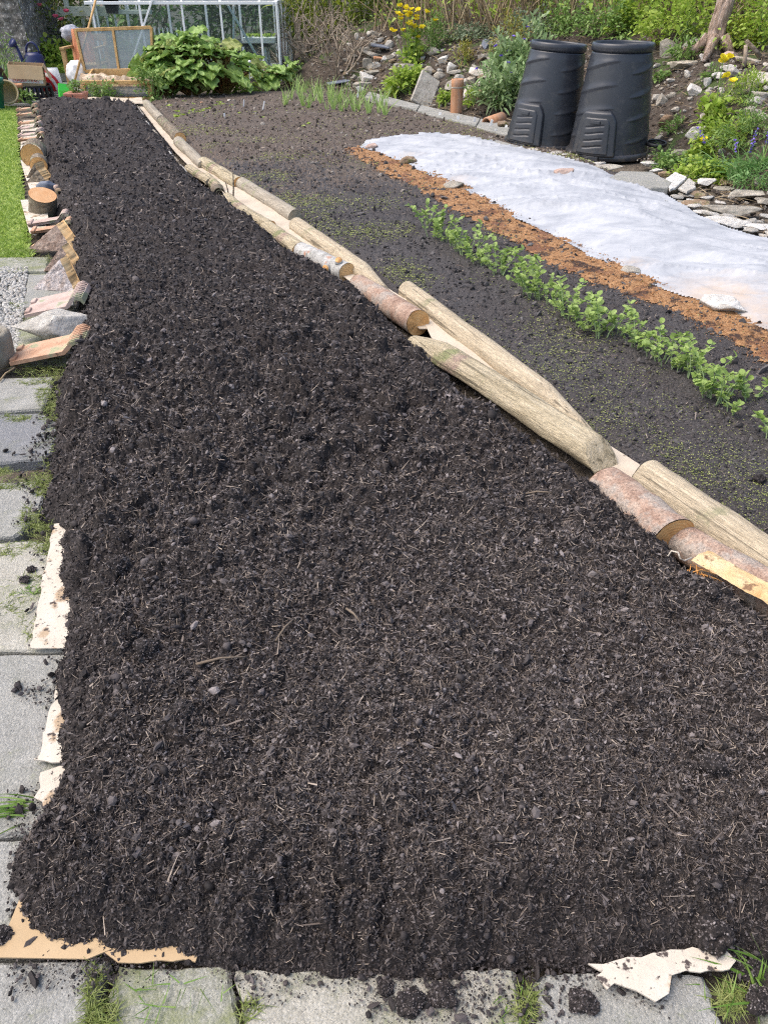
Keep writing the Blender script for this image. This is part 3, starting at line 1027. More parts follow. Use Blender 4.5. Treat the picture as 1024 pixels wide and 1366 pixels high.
# slabs: outline in the photograph, laid on the ground
def slab_thing(name, pts, th, z, mat, label, group=None, bev=.008, seed=0, cat='paving slab', rough=.0):
    pts = [(float(a), float(b)) for a, b in pts]
    Q = P2(pts, z)
    c = Q.mean(0)
    r = np.random.default_rng(seed)
    P = []
    for i in range(len(Q)):
        a = Q[i]; b = Q[(i + 1) % len(Q)]
        for t in np.linspace(0, 1, 9)[:-1]:
            P.append(a + (b - a) * t + r.normal(0, .0025 + rough, 2))
    P = np.array(P) - c
    n = len(P)
    inn = P * (1 - bev / (np.linalg.norm(P, axis=1)[:, None] + 1e-6))
    inn += r.normal(0, .0015, inn.shape)
    V = np.concatenate([np.c_[P, np.full(n, -th)], np.c_[P, np.full(n, -bev) + r.normal(0, .0012, n)], np.c_[inn, np.zeros(n)]])
    F = [[k, (k + 1) % n, n + (k + 1) % n, n + k] for k in range(n)] + [[n + k, n + (k + 1) % n, 2 * n + (k + 1) % n, 2 * n + k] for k in range(n)]
    area = 0.5 * np.sum(P[:, 0] * np.roll(P[:, 1], -1) - np.roll(P[:, 0], -1) * P[:, 1])
    if area < 0: F = [f[::-1] for f in F]
    top = list(range(2 * n, 3 * n)); F.append(top if area > 0 else top[::-1])
    mb = MB(); mb.add(V, F, 0, False)
    o = mb.build(name, [mat], loc=(c[0], c[1], z))
    return tag(o, label, cat, group)


SG = 'paving slabs along the bed'
slab_thing('paving_stone', [(-160, 344), (66, 343), (62, 362), (-160, 366)], .05, 0, M_CONCM, 'mossy grey slab at the edge of the lawn above the gravel', SG, seed=1)
slab_thing('paving_stone', [(38, 366), (100, 366), (98, 408), (30, 410)], .05, .002, M_CONC, 'small grey slab under the silvery barked log, beside the gravel', SG, seed=2)
slab_thing('paving_stone', [(24, 428), (96, 428), (92, 478), (12, 478)], .05, 0, M_CONCM, 'mossy slab under the white stone and lowest roof tile', SG, seed=3)
slab_thing('paving_stone', [(-160, 508), (74, 503), (58, 546), (-160, 556)], .05, 0, M_CONC, 'grey slab just below the round stone pot', SG, seed=4)
slab_thing('paving_stone', [(-170, 560), (55, 550), (84, 566), (70, 602), (58, 612), (-170, 632)], .05, 0, M_CONCD, 'smooth blue grey slab with moss along its right edge', SG, seed=5)
slab_thing('paving_stone', [(-180, 650), (56, 641), (60, 655), (50, 690), (20, 716), (-180, 728)], .05, 0, M_CONC, 'weathered grey slab left of the pale top end of the cardboard strip', SG, seed=6)
slab_thing('paving_stone', [(-200, 736), (50, 720), (84, 730), (96, 868), (-200, 868)], .05, 0, M_CONCY, 'gravelly buff slab under the soil dusted cardboard', SG, seed=7)
slab_thing('paving_stone', [(-220, 874), (98, 872), (110, 1050), (70, 1110), (-240, 1130)], .05, 0, M_CONC, 'large rough grey slab beside the white torn corrugated cardboard', SG, seed=8)
slab_thing('paving_stone', [(-260, 1140), (60, 1118), (60, 1272), (-260, 1274)], .05, 0, M_CONC, 'pale slab under the bottom left corner of the compost', SG, seed=9)
slab_thing('paving_stone', [(-160, 1283), (147, 1278), (104, 1400), (-200, 1400)], .06, 0, M_CONC, 'greyish slab in the bottom left corner with a mossy joint beside it', SG, seed=10)
slab_thing('paving_stone', [(158, 1289), (306, 1287), (330, 1400), (128, 1400)], .06, -.004, M_CONCM, 'darker mossy slab with grass clippings on it', SG, seed=11)
slab_thing('paving_stone', [(312, 1296), (520, 1290), (688, 1292), (700, 1400), (336, 1400)], .06, 0, M_CONCY, 'pale gravelly slab below the middle of the compost with dark clods on it', SG, seed=12)
slab_thing('paving_stone', [(710, 1300), (800, 1294), (938, 1300), (978, 1400), (722, 1400)], .06, .004, M_CONC, 'pale grey slab under the torn flap of cardboard', SG, seed=13)
slab_thing('paving_stone', [(1010, 1330), (1300, 1320), (1330, 1400), (1030, 1400)], .06, -.01, M_CONCM, 'slab cut off by the bottom right corner', SG, seed=14)
slab_thing('path', [(-60, 138), (52, 138), (190, 138), (200, 128), (205, 118), (60, 100), (-60, 108)], .03, -.004, M_CONC, None).pop('category', None)
bpy.data.objects['path']['kind'] = 'structure'

# moss and short grass in the joints and along the slabs
spots_px = [((0, 66), (334, 350), 260), ((52, 92), (520, 560), 500), ((50, 84), (596, 660), 520), ((0, 60), (628, 652), 420), ((0, 75), (700, 740), 420), ((30, 66), (660, 716), 260), ((0, 55), (770, 850), 160),
            ((15, 60), (405, 440), 300), ((10, 95), (478, 512), 520), ((0, 40), (555, 562), 120), ((118, 158), (1284, 1366), 300), ((322, 344), (1330, 1366), 60), ((690, 720), (1310, 1366), 160), ((945, 1024), (1310, 1366), 220), ((60, 100), (500, 640), 300)]
B = []; DD = []; LL = []; WW = []
for (x0, x1), (y0, y1), n in spots_px:
    ctr = [(rng.uniform(x0, x1), rng.uniform(y0, y1)) for _ in range(max(3, n // 60))]
    for _ in range(int(n * 1.3)):
        c = ctr[rng.integers(len(ctr))]
        px = np.clip(rng.normal(c[0], (x1 - x0) * .13 + 1), x0, x1); py = np.clip(rng.normal(c[1], (y1 - y0) * .13 + 1), y0, y1)
        p = G(px, py, 0.0); B.append(p); DD.append((rng.normal(0, .9), rng.normal(0, .9), .6))
        LL.append(rng.uniform(.012, .034)); WW.append(rng.uniform(.0015, .0032))
mb = MB(); mb.addp(blades(np.array(B), np.array(DD), np.array(LL), np.array(WW), .6))
tag(mb.build('moss', [M_MOSS]), 'moss and short grass growing in the joints of the paving', kind='stuff')


def tuft(name, p, n, L, w, spread, mat, label, cat='grass tuft', lean=(0, 0), droop=.7, group=None, seed=0):
    r = np.random.default_rng(seed)
    B = np.c_[r.normal(0, spread, n), r.normal(0, spread, n), np.full(n, -.005)]
    d = np.c_[r.normal(lean[0], .5, n), r.normal(lean[1], .5, n), np.ones(n)]
    mb = MB(); mb.addp(blades(B, d, r.uniform(.5, 1, n) * L, r.uniform(.7, 1.2, n) * w, r.uniform(.3, 1, n) * droop * 1.5, r, 6))
    return tag(mb.build(name, [mat], loc=p), label, cat, group)


tuft('grass_tuft', G(42, 1078), 22, .13, .006, .012, M_GRASS, 'green grass tuft lying over the slab at the left edge of the compost', lean=(-1.6, -.2), seed=1)
tuft('grass_tuft', G(1012, 1312), 16, .12, .006, .02, M_GRASS, 'grass tuft growing between slabs in the bottom right corner', lean=(-.6, .2), seed=2)
tuft('grass_tuft', G(975, 1330), 12, .06, .004, .02, M_GRASS, 'thin grass sprouting right of the torn cardboard flap', lean=(-.2, .2), seed=3)
tuft('grass_tuft', G(44, 790), 30, .05, .004, .014, M_GRASS, 'small grass tuft beside two dark clods left of the cardboard strip', seed=4)
tuft('grass_tuft', G(690, 1340), 14, .05, .004, .02, M_GRASS, 'grass sprouting in the joint between the two pale bottom slabs', seed=5)
# loose grass clippings on the dark slab
B = [G(rng.uniform(170, 310), rng.uniform(1300, 1366), .004) for _ in range(26)]
a = rng.uniform(0, 6.28, 26)
mb = MB(); mb.addp(blades(np.array(B), np.c_[np.cos(a), np.sin(a), rng.uniform(0, .15, 26)], rng.uniform(.02, .05, 26), .0028, .1))
tag(mb.build('grass_clippings', [M_GRASS]), 'loose grass clippings on the darker slab', kind='stuff')


# ------------------------------------------------------------------ cardboard
def sheet(name, pts, z, mat, label, cat='cardboard', torn=.0, th=.004, wav=.004, seed=0, zf=None, step=.02):
    """a sheet of card with real thickness lying over the ground; torn = raggedness of its edge"""
    Q = P2(pts, z)
    r = np.random.default_rng(seed)
    P = []
    for i in range(len(Q)):
        a = Q[i]; b = Q[(i + 1) % len(Q)]
        m = max(1, int(np.linalg.norm(b - a) / step))
        for t in np.arange(m) / m:
            P.append(a + (b - a) * t + r.normal(0, torn + 1e-5, 2))
    c = np.mean(P, 0)
    bm = bmesh.new()
    vs_ = [bm.verts.new((p[0] - c[0], p[1] - c[1], 0)) for p in P]
    bm.faces.new(vs_)
    bmesh.ops.triangulate(bm, faces=bm.faces[:])
    bmesh.ops.subdivide_edges(bm, edges=[e for e in bm.edges if e.calc_length() > step * 3], cuts=2, use_grid_fill=False)
    bmesh.ops.triangulate(bm, faces=bm.faces[:])
    for v in bm.verts:
        x, y = v.co.x + c[0], v.co.y + c[1]
        v.co.z = (wav * float(fbm2(x * 7 + seed, y * 7, 3, seed)) + wav) + (zf(x, y) if zf else 0)
    ret = bmesh.ops.extrude_face_region(bm, geom=bm.faces[:])
    for g in ret['geom']:
        if isinstance(g, bmesh.types.BMVert): g.co.z += th
    bmesh.ops.recalc_face_normals(bm, faces=bm.faces[:])
    me = bpy.data.meshes.new(name); bm.to_mesh(me); bm.free()
    me.materials.append(mat)
    o = bpy.data.objects.new(name, me); COL.objects.link(o); o.location = (c[0], c[1], z)
    return tag(o, label, cat)


STRIP = [(186, 140), (196, 139), (216, 165), (240, 196), (262, 218), (322, 255), (395, 305), (450, 342), (505, 385)]
sheet('cardboard_strip', [(183, 139), (200, 138), (216, 160), (243, 196), (262, 214), (290, 234), (322, 250), (330, 275), (302, 264), (262, 232), (235, 205), (208, 172)], .012, M_CARD,
      'pale cardboard laid between the far logs and a row of thin slates', seed=1)
sheet('cardboard_strip', [(318, 254), (345, 262), (400, 300), (408, 318), (372, 305), (345, 290), (322, 272)], .016, M_CARD,
      'pinkish cardboard between the two upright twigs and the birch log', seed=2)
sheet('cardboard_strip', [(366, 304), (412, 312), (455, 344), (520, 388), (548, 405), (600, 440), (560, 440), (505, 405), (455, 368), (410, 330)], .020, M_CARD,
      'cardboard running beside the silvery barked log', seed=3)
sheet('cardboard_strip', [(556, 412), (590, 430), (680, 492), (740, 548), (800, 588), (852, 622), (880, 660), (815, 632), (790, 610), (700, 560), (620, 490), (575, 452)], .022, M_CARD,
      'long cream cardboard between the pointed post and the mossy half log', seed=4)
sheet('cardboard_strip', [(858, 640), (880, 650), (1000, 735), (1080, 790), (1100, 850), (1010, 812), (940, 770), (905, 730)], .014, M_CARDW,
      'spotted white card showing under the split end log', seed=5)
sheet('cardboard_sheet', [(72, 702), (96, 698), (112, 760), (118, 866), (42, 868), (52, 815), (62, 760)], .008, M_CARDW, 'cream cardboard dusted with soil on the buff slab', torn=.002, seed=6)
sheet('cardboard_sheet', [(90, 872), (106, 874), (106, 960), (84, 1022), (50, 1016), (66, 955)], .010, M_CARDW, 'white torn corrugated cardboard left of the compost', torn=.005, seed=7)
sheet('cardboard_sheet', [(62, 1030), (92, 1022), (90, 1060), (62, 1085), (50, 1066)], .007, M_CARDW, 'small torn white card scrap above the grass tuft', torn=.005, seed=8)
sheet('cardboard_sheet', [(32, 1190), (120, 1180), (150, 1268), (118, 1281), (-4, 1279)], .006, M_CARDB, 'smooth tan cardboard corner sticking out at bottom left', torn=.0, wav=.002, seed=9)
sheet('cardboard_scrap', [(136, 1268), (270, 1262), (262, 1284), (246, 1282), (158, 1287)], .004, M_CARDB, 'tan cardboard edge between compost and the darker slab', torn=.001, wav=.002, seed=10)
sheet('cardboard_flap', [(783, 1293), (850, 1276), (965, 1264), (979, 1282), (974, 1297), (930, 1300), (893, 1303), (889, 1330), (868, 1337), (848, 1324), (822, 1316), (806, 1322), (790, 1308), (800, 1302)], .016, M_CARDW,
      'torn grey white cardboard flap hanging over the bottom slab', torn=.0035, wav=.008, seed=11)
sheet('cardboard_sheet', [(29, 162), (54, 160), (56, 200), (28, 205)], .004, M_CARDW, 'pinkish cardboard under the far row of tile pieces', seed=12)
sheet('cardboard_sheet', [(28, 215), (50, 213), (62, 240), (66, 268), (44, 262), (34, 236)], .005, M_CARDW, 'pink cardboard beneath the split triangular billets', seed=13)
sheet('cardboard_sheet', [(28, 268), (62, 266), (66, 300), (48, 315), (40, 312)], .006, M_CARDW, 'white cardboard corner lying on the lawn beside the leaning stump', seed=14)
sheet('cardboard_sheet', [(52, 140), (60, 134), (120, 133), (190, 134), (192, 141), (140, 143), (90, 142)], .03, M_CARD, 'cardboard turned up at the far end of the compost', torn=.003, wav=.03, seed=15)


# ------------------------------------------------------------------ logs
def log(name, a, b, r0, r1, bark, cut, label, cat='log', z=None, half=False, point=None, rough=.05, seed=0, stubs=(), notch=None, bow=0.0, group=None, sink=.18, slant=0.0):
    """a log from photo point a to b; built along its own X axis so that the bark runs with it"""
    A = G(a[0], a[1], r0 * .85 if z is None else z); Bp = G(b[0], b[1], r1 * .85 if z is None else z)
    A[2] -= sink * r0; Bp[2] -= sink * r1
    L = np.linalg.norm(Bp - A); ex = (Bp - A) / L
    ez = np.array([0, 0, 1.0]); ey = unit(np.cross(ez, ex)); ez = np.cross(ex, ey)
    R = Matrix(np.stack([ex, ey, ez], 1).tolist())
    n, m = 36, max(14, int(L / .018))
    xs = np.linspace(0, L, m); th = np.arange(n) * 2 * math.pi / n
    XX, TT = np.meshgrid(xs, th, indexing='ij')
    rad = r0 + (r1 - r0) * XX / L
    q = np.stack([XX.ravel() * 4 / max(L, .3), np.cos(TT.ravel()) * .9, np.sin(TT.ravel()) * .9], 1)
    nz = fbm3(q * 1.6 + seed * 3.1, 4, seed).reshape(XX.shape)
    rad = rad * (1 + rough * 2 * nz)
    if notch is not None:
        rad = rad * (1 - .16 * np.exp(-((XX - notch * L) / .006) ** 2) * (np.cos(TT - 1.9) > -.4))
    yy = rad * np.cos(TT); zz = rad * np.sin(TT)
    if half: zz = np.where(zz < -.15 * r0, -.15 * r0 + (zz + .15 * r0) * .2, zz * .92)
    if point is not None:
        p0, sharp = point
        s = np.clip((XX / L - p0) / (1 - p0), 0, 1) if p0 > .5 else np.clip((p0 - XX / L) / p0, 0, 1)
        k = 1 - sharp * s ** 1.15
        yy = yy * k; zz = zz * k - r0 * .55 * s * sharp
    if slant:
        s2 = np.clip((XX / L - (1 - slant)) / slant, 0, 1)
        zz = np.minimum(zz, r1 * (1 - 1.75 * s2)); yy = yy * (1 - .35 * s2 ** 2)
    yy = yy + bow * np.sin(math.pi * XX / L) + .012 * vn2(XX * 3 / max(L, .4) * 2, np.full_like(XX, seed), 4)
    xx = XX.copy()
    for e in (0, -1): xx[e] += (.006 * np.cos(TT[e] * 1 + seed) * (1 if e else 1))
    V = np.stack([xx, yy, zz], -1).reshape(-1, 3)
    F = [[i * n + k, (i + 1) * n + k, (i + 1) * n + (k + 1) % n, i * n + (k + 1) % n] for i in range(m - 1) for k in range(n)]
    F = [f[::-1] for f in F]
    mb = MB(); mb.add(V, np.array(F))
    for (sx, ang, sl_, sr) in stubs:
        c = np.array([sx * L, 0, 0]); d = np.array([.45, math.cos(ang), math.sin(ang)]); d /= np.linalg.norm(d)
        mb.addp(tube([c, c + d * (r0 + sl_ * .5), c + d * (r0 + sl_)], [sr * 1.35, sr * 1.05, sr], 12))
    o = mb.build(name, [bark], loc=A, rot=R)
    tag(o, label, cat, group)
    for e in (0, m - 1):
        ring = V[e * n:(e + 1) * n]; c = ring.mean(0)
        rings = [c + (ring - c) * s for s in (.985, .9, .6, .3)]
        for q_ in rings: q_[:, 0] += (.0035 if e else -.0035) + .0012 * np.random.default_rng(seed + e).normal(size=n)
        W = np.concatenate(rings + [c[None] + [(.003 if e else -.003), 0, 0]])
        Fc_ = [[i * n + k, i * n + (k + 1) % n, (i + 1) * n + (k + 1) % n, (i + 1) * n + k] for i in range(3) for k in range(n)]
        Ft = [[3 * n + k, 3 * n + (k + 1) % n, 4 * n] for k in range(n)]
        if not e: Fc_ = [f[::-1] for f in Fc_]; Ft = [f[::-1] for f in Ft]
        mb = MB(); mb.add(W, Fc_ + Ft, 0, True)
        mb.build('cut_end', [cut], parent=o)
    for (sx, ang, sl_, sr) in stubs:
        c = np.array([sx * L, 0, 0]); d = np.array([.45, math.cos(ang), math.sin(ang)]); d /= np.linalg.norm(d)
        mb = MB(); mb.addp(tube([c + d * (r0 + sl_ - .002), c + d * (r0 + sl_ + .003)], [sr * .97, sr * .92], 14))
        mb.build('stub_cut', [M_CUT], parent=o)
    return o, A, R, L


GO, GI = 'outer row of edging logs', 'inner row of edging logs'
log('post', (862, 634), (1090, 792), .068, .07, M_POST, M_CUTG, 'long weathered post behind the pink barked log, cut off by the right frame edge', 'post', group=GO, seed=1)
log('post', (542, 386), (792, 574), .056, .058, M_POST, M_CUTG, 'long grey post tapered to a point beside the mossy half log', 'post', group=GO, seed=2, point=(.80, .70), notch=.05)
log('post', (396, 299), (524, 388), .057, .056, M_POST, M_CUTG, 'grey post with pointed tip beside the silvery barked log', 'post', group=GO, seed=3, point=(.72, .75), notch=.5)
log('log', (322, 243), (394, 288), .055, .055, M_PLANK, M_CUTG, 'pale smooth log with its sawn end facing us behind the upright twigs', group=GO, seed=4)
log('log', (272, 216), (318, 244), .058, .056, M_POSTM, M_CUT, 'short lichen covered log with reddish end before the pale plank', group=GO, seed=5)
log('half_log', (238, 188), (272, 220), .06, .05, M_PLANK, M_CUTG, 'flat greyish half log between two round logs of the outer row', group=GO, seed=6, half=True, rough=.02)
log('log', (196, 138), (216, 160), .058, .058, M_PLANK, M_CUTG, 'farthest log of the outer row, touching the rhubarb corner', group=GO, seed=7)
log('log', (217, 161), (240, 184), .060, .064, M_BARK, M_CUT, 'mottled log with rusty brown end near the far end', group=GO, seed=8)

log('split_log', (905, 716), (1075, 815), .056, .070, M_PINE, M_CUTP, 'split log with chipped yellow wood in the near right corner', group=GI, seed=11)
log('log', (806, 645), (895, 716), .080, .080, M_PINE, M_CUT, 'thick pink barked log with a saw cut ring near its sawn end', group=GI, seed=12, notch=.86, rough=.03)
log('half_log', (552, 450), (820, 621), .066, .074, M_POSTM, M_POST, 'long mossy half log in the middle of the inner row', group=GI, seed=13, half=True, point=(.16, .4), rough=.10, bow=.015, slant=.10)
log('log', (478, 378), (556, 428), .060, .066, M_PINE, M_CUT, 'pink barked log with bright orange sawn end and a cut side branch', group=GI, seed=14, notch=.62, stubs=((.16, 3.3, .05, .035),), rough=.04)
log('log', (400, 332), (462, 362), .056, .060, M_BIRCH, M_CUTP, 'silvery white barked log with rust red patches', group=GI, seed=15, stubs=((.86, 1.9, .025, .022), (.74, 3.0, .03, .025)))
log('log', (355, 302), (400, 333), .052, .056, M_POSTM, M_CUT, 'greenish log just before the silvery barked one', group=GI, seed=16)
log('log', (302, 264), (360, 302), .052, .052, M_POSTM, M_CUT, 'crooked lichen grey log beside the upright twigs', group=GI, seed=17, bow=-.02, rough=.09)
log('log', (252, 224), (282, 243), .045, .045, M_POSTM, M_CUTG, 'short greyish log next to the far pale slates', group=GI, seed=18, half=True)
log('log', (276, 236), (292, 252), .043, .043, M_POSTM, M_CUTG, 'stubby log piece before the curl of bark', group=GI, seed=19, rough=.08)

# the chipped face of the split log
A = G(935, 738, .105); Bq = G(1065, 812, .125)
d, s, u = frame_axes(Bq - A)
gx_ = np.linspace(0, np.linalg.norm(Bq - A), 40); gy_ = np.linspace(-.042, .036, 12)
GXX, GYY = np.meshgrid(gx_, gy_, indexing='ij')
hh = .016 * np.sqrt(np.clip(1 - (GYY / .045) ** 2, 0, 1)) + .010 * fbm2(GXX * 9, GYY * 45, 4, 5) + .006 * fbm2(GXX * 40, GYY * 40, 2, 7)
V = A + GXX[..., None] * d + GYY[..., None] * s + hh[..., None] * u - .012 * u
mb = MB(); mb.add((V - A).reshape(-1, 3), gridfaces(*GXX.shape), 0, False)
o = mb.build('chipped_face', [M_CHIPF], loc=A)
par = bpy.data.objects['split_log']; bpy.context.view_layer.update()
o.parent = par; o.matrix_parent_inverse = par.matrix_world.inverted()

# curl of bark
c = G(290, 256, .05)
th = np.linspace(0, 4.2 * math.pi, 60); rr = np.linspace(.052, .014, 60)
ax = unit(G(300, 265, .05) - G(282, 245, .05)); d, s, u = frame_axes(ax)
prof = np.cos(th)[:, None] * s * rr[:, None] + np.sin(th)[:, None] * u * rr[:, None]
V = np.concatenate([prof - ax * .08, prof + ax * .07])
F = [[i, i + 1, 61 + i, 60 + i] for i in range(59)]
mb = MB(); mb.add(V, F)
o = mb.build('bark_curl', [M_BARK], loc=c); tag(o, 'curled roll of brown bark in the inner row', 'bark')
md = o.modifiers.new('thickness', 'SOLIDIFY'); md.thickness = .005

# two twigs stuck upright
for a, b, r, lab in (((311, 270, .02), (317, 238, .22), .007, 'taller upright brown twig beside the logs'), ((306, 266, .02), (302, 248, .13), .006, 'short upright twig stuck in beside the taller one')):
    p = G(a[0], a[1], a[2]); q = p + np.array([.02 if b[0] > 310 else -.02, .02, b[2]])
    mb = MB(); mb.addp(tube([(0, 0, 0), (q - p) * .5 + [.004, 0, 0], q - p], [r, r * .9, r * .7], 7))
    tag(mb.build('twig', [M_BARK], loc=p), lab, 'twig')

# thin pale slates on edge at the far end of the inner row
sp = [((184, 141), (190, 150)), ((190, 150), (196, 160)), ((196, 160), (201, 170)), ((201, 170), (212, 180)), ((212, 182), (222, 195)), ((222, 196), (232, 208)), ((231, 208), (241, 218)), ((240, 219), (250, 228))]
words = ['farthest thin pale slate of the inner row', 'second thin slate from the far end of the inner row', 'third thin pale slate from the far end', 'thin greenish slate fourth from the far end',
         'fifth thin slate in the row, counted from the far end', 'sixth thin slate in the row, counted from the far end', 'thin white slate one before the last near the short log', 'last thin slate next to the short greyish log']
for i, (a, b) in enumerate(sp):
    p = G(a[0], a[1], .075); q = G(b[0], b[1], .075); e = q - p; p[2] = q[2] = .05; L = np.linalg.norm(e)
    V, F = rock((L * 1.02, .03, .11), 300 + i, 3, 10, .03, .7)
    mb = MB(); mb.add(V, F, 0, False)
    tag(mb.build('slate', [M_STONEW if i % 3 else M_STONE], loc=(p + q) / 2, rot=(math.radians(18), 0, math.atan2(e[1], e[0]))), words[i], 'slate', 'thin slates edging the far end')


# ------------------------------------------------------------------ left edging
def roof_tile(p, rotz, w, l, mat, label, seed=0, tilt=.1, broken=False):
    """clay tile: flat plate with a rolled ridge along one side, ridge on +X"""
    r = np.random.default_rng(seed)
    prof = [(-w / 2, .0), (-w / 2, .016), (-w / 2 + .05, .018), (w * .18, .018), (w * .26, .035), (w * .33, .052), (w * .41, .055), (w * .48, .040), (w * .5, .012), (w * .47, .004), (w * .44, .024), (w * .38, .036), (w * .33, .032), (w * .25, .010), (w * .2, .0)]
    n = len(prof); ys = np.linspace(-l / 2, l / 2, 8)
    V = []
    for j, y in enumerate(ys):
        for k, (a, b) in enumerate(prof):
            yy = y
            if broken: yy = y * (.75 + .25 * math.sin(a * 30 + seed)) if j in (0, 7) else y
            V.append((a, yy, b + .0012 * r.normal()))
    F = [[j * n + k, j * n + (k + 1) % n, (j + 1) * n + (k + 1) % n, (j + 1) * n + k] for j in range(7) for k in range(n)]
    F += [list(range(n))[::-1], [7 * n + k for k in range(n)]]
    mb = MB(); mb.add(V, [f[::-1] for f in F], 0, False)
    o = mb.build('roof_tile', [mat], loc=p, rot=(0, -tilt, rotz)); tag(o, label, 'roof tile')
    mb = MB()
    for sy in (-1, 1):
        mb2 = MB(); mb2.addp(box((-w / 2 + .015, sy * l * .30, .021), (.026, .06, .012), .002), smooth=False)
        mb2.build('nib', [mat], parent=o)
    mb = MB()
    for k in range(9):
        y = -l / 2 + .01 + k * (l - .02) / 8
        mb.addp(tube([(w * .27, y, .040), (w * .33, y, .055), (w * .41, y, .058), (w * .475, y, .044)], [.003, .004, .004, .003], 6))
    mb.build('ribbing', [mat], parent=o)
    return o


roof_tile(G(72, 466, .05), .14, .36, .20, M_TILE, 'orange clay roof tile nearest to us on the left edge', 1, .16)
roof_tile(G(80, 405, .05), .16, .32, .24, M_TILEP, 'faded clay roof tile between the white stone and the split logs', 2, .16)
roof_tile(G(68, 296, .03), .22, .30, .13, M_TILEP, 'upper faded tile piece behind the big split log', 3, .1, True)
roof_tile(G(73, 306, .03), .2, .30, .11, M_TILE, 'lower orange tile piece half hidden by the big split log', 4, .1, True)
for i, (x, y, lab, m_) in enumerate(((38, 146, 'farthest clay tile piece on the left edge', M_TILE), (39, 153, 'second clay tile piece from the far end, against the compost', M_TILE), (42, 164, 'orange tile piece above two greyish ones', M_TILE),
                                 (42, 171, 'greyish pink tile piece below an orange one', M_TILEP), (43, 180, 'pinkish tile piece lying just beyond the round log', M_TILEP), (44, 186, 'narrow brown tile piece touching the round log', M_TILE))):
    roof_tile(G(x, y, .05), .05 + .04 * (i % 3), .27, .14, m_, lab, 10 + i, .1, i % 2 == 1)

# white wedge stone
V, F = rock((.42, .30, .17), 71, 5, 12, .05, .55)
V[:, 2] *= 1 + .35 * V[:, 0] / .2
V[:, 1] *= .78 + .35 * V[:, 0] / .2
mb = MB(); mb.add(V, F)
tag(mb.build('stone', [M_STONEW], loc=G(76, 432, .07), rot=(0, 0, .2)), 'white wedge shaped stone between two roof tiles', 'stone')

# stump leaning towards the bed
p = G(58, 283, 0)
rt = Matrix.Rotation(.32, 4, 'Y') @ Matrix.Rotation(.28, 4, 'X')
n = 36; th = np.arange(n) * 2 * math.pi / n
zs = np.linspace(-.03, .145, 10)
R0 = .10 * (1 + .06 * vn2(np.cos(th) * 2, np.sin(th) * 2, 3)[None] + .03 * vn2(th[None] * 5, zs[:, None] * 12, 6)) * (1 + .08 * np.clip(.05 - zs, 0, 1)[:, None] * 8)
V = np.stack([R0 * np.cos(th), R0 * np.sin(th), np.repeat(zs[:, None], n, 1)], -1).reshape(-1, 3)
F = [[i * n + k, i * n + (k + 1) % n, (i + 1) * n + (k + 1) % n, (i + 1) * n + k] for i in range(9) for k in range(n)]
mb = MB(); mb.add(V, np.array(F))
o = mb.build('log_stump', [M_BARK], loc=p, rot=rt.to_3x3()); tag(o, 'leaning stump with grey bark and bright orange sawn top', 'stump')
M_CUTZ = ringmat('stump_top', [(.40, .17, .06), (.56, .30, .13), (.62, .40, .22)])
for nn in M_CUTZ.node_tree.nodes:
    if nn.type == 'TEX_WAVE': nn.rings_direction = 'Z'
top = V[-n:]; rings = [top * [s, s, 1] for s in (.985, .7, .35)]
W = np.concatenate(rings + [np.array([[0, 0, .145]])]) + [0, 0, .003]
Fq = [[i * n + k, i * n + (k + 1) % n, (i + 1) * n + (k + 1) % n, (i + 1) * n + k] for i in range(2) for k in range(n)] + [[2 * n + k, 2 * n + (k + 1) % n, 3 * n] for k in range(n)]
mb = MB(); mb.add(W, Fq); mb.build('cut_end', [M_CUTZ], parent=o)

# two round logs pointing at us
def end_log(px, py, r, L, ang, label, seed):
    p = G(px, py, r * .9)
    dirv = np.array([math.sin(ang), -math.cos(ang)])
    n = 32
    A = p - np.array([dirv[0], dirv[1], 0]) * L
    ex = np.array([dirv[0], dirv[1], 0]); ey = np.cross([0, 0, 1], ex)
    R = Matrix(np.stack([ex, ey, [0, 0, 1.0]], 1).tolist())
    xs = np.linspace(0, L, 12); th = np.arange(n) * 2 * math.pi / n
    XX, TT = np.meshgrid(xs, th, indexing='ij')
    rad = r * (1 + .10 * fbm3(np.stack([XX.ravel() * 8, np.cos(TT.ravel()), np.sin(TT.ravel())], 1), 3, seed).reshape(XX.shape))
    V = np.stack([XX, rad * np.cos(TT), rad * np.sin(TT)], -1).reshape(-1, 3)
    F = [[i * n + (k + 1) % n, (i + 1) * n + (k + 1) % n, (i + 1) * n + k, i * n + k][::-1] for i in range(11) for k in range(n)]
    F = [f[::-1] for f in F]
    mb = MB(); mb.add(V, np.array(F)); o = mb.build('log', [M_BARK], loc=A, rot=R); tag(o, label, 'log')
    ring = V[-n:]; c = ring.mean(0)
    W = np.concatenate([c + (ring - c) * s for s in (.97, .85, .5)] + [c[None]]) + [.004, 0, 0]
    Fq = [[i * n + k, i * n + (k + 1) % n, (i + 1) * n + (k + 1) % n, (i + 1) * n + k] for i in range(2) for k in range(n)] + [[2 * n + k, 2 * n + (k + 1) % n, 3 * n] for k in range(n)]
    mb = MB(); mb.add(W, Fq); mb.build('cut_end', [M_CUT], parent=o)
    return o


end_log(43, 208, .105, .28, .25, 'thick round log with orange sawn end on the left edge', 3)
end_log(52, 221, .075, .20, .35, 'smaller round log in front of the thick one', 4)
mb = MB(); mb.addp(tube([(0, 0, 0), (.06, -.03, .01)], [.012, .008], 7))
tag(mb.build('twig', [M_BARK], loc=G(56, 210, .07)), 'thin cut twig poking from the small round log into the compost', 'twig')


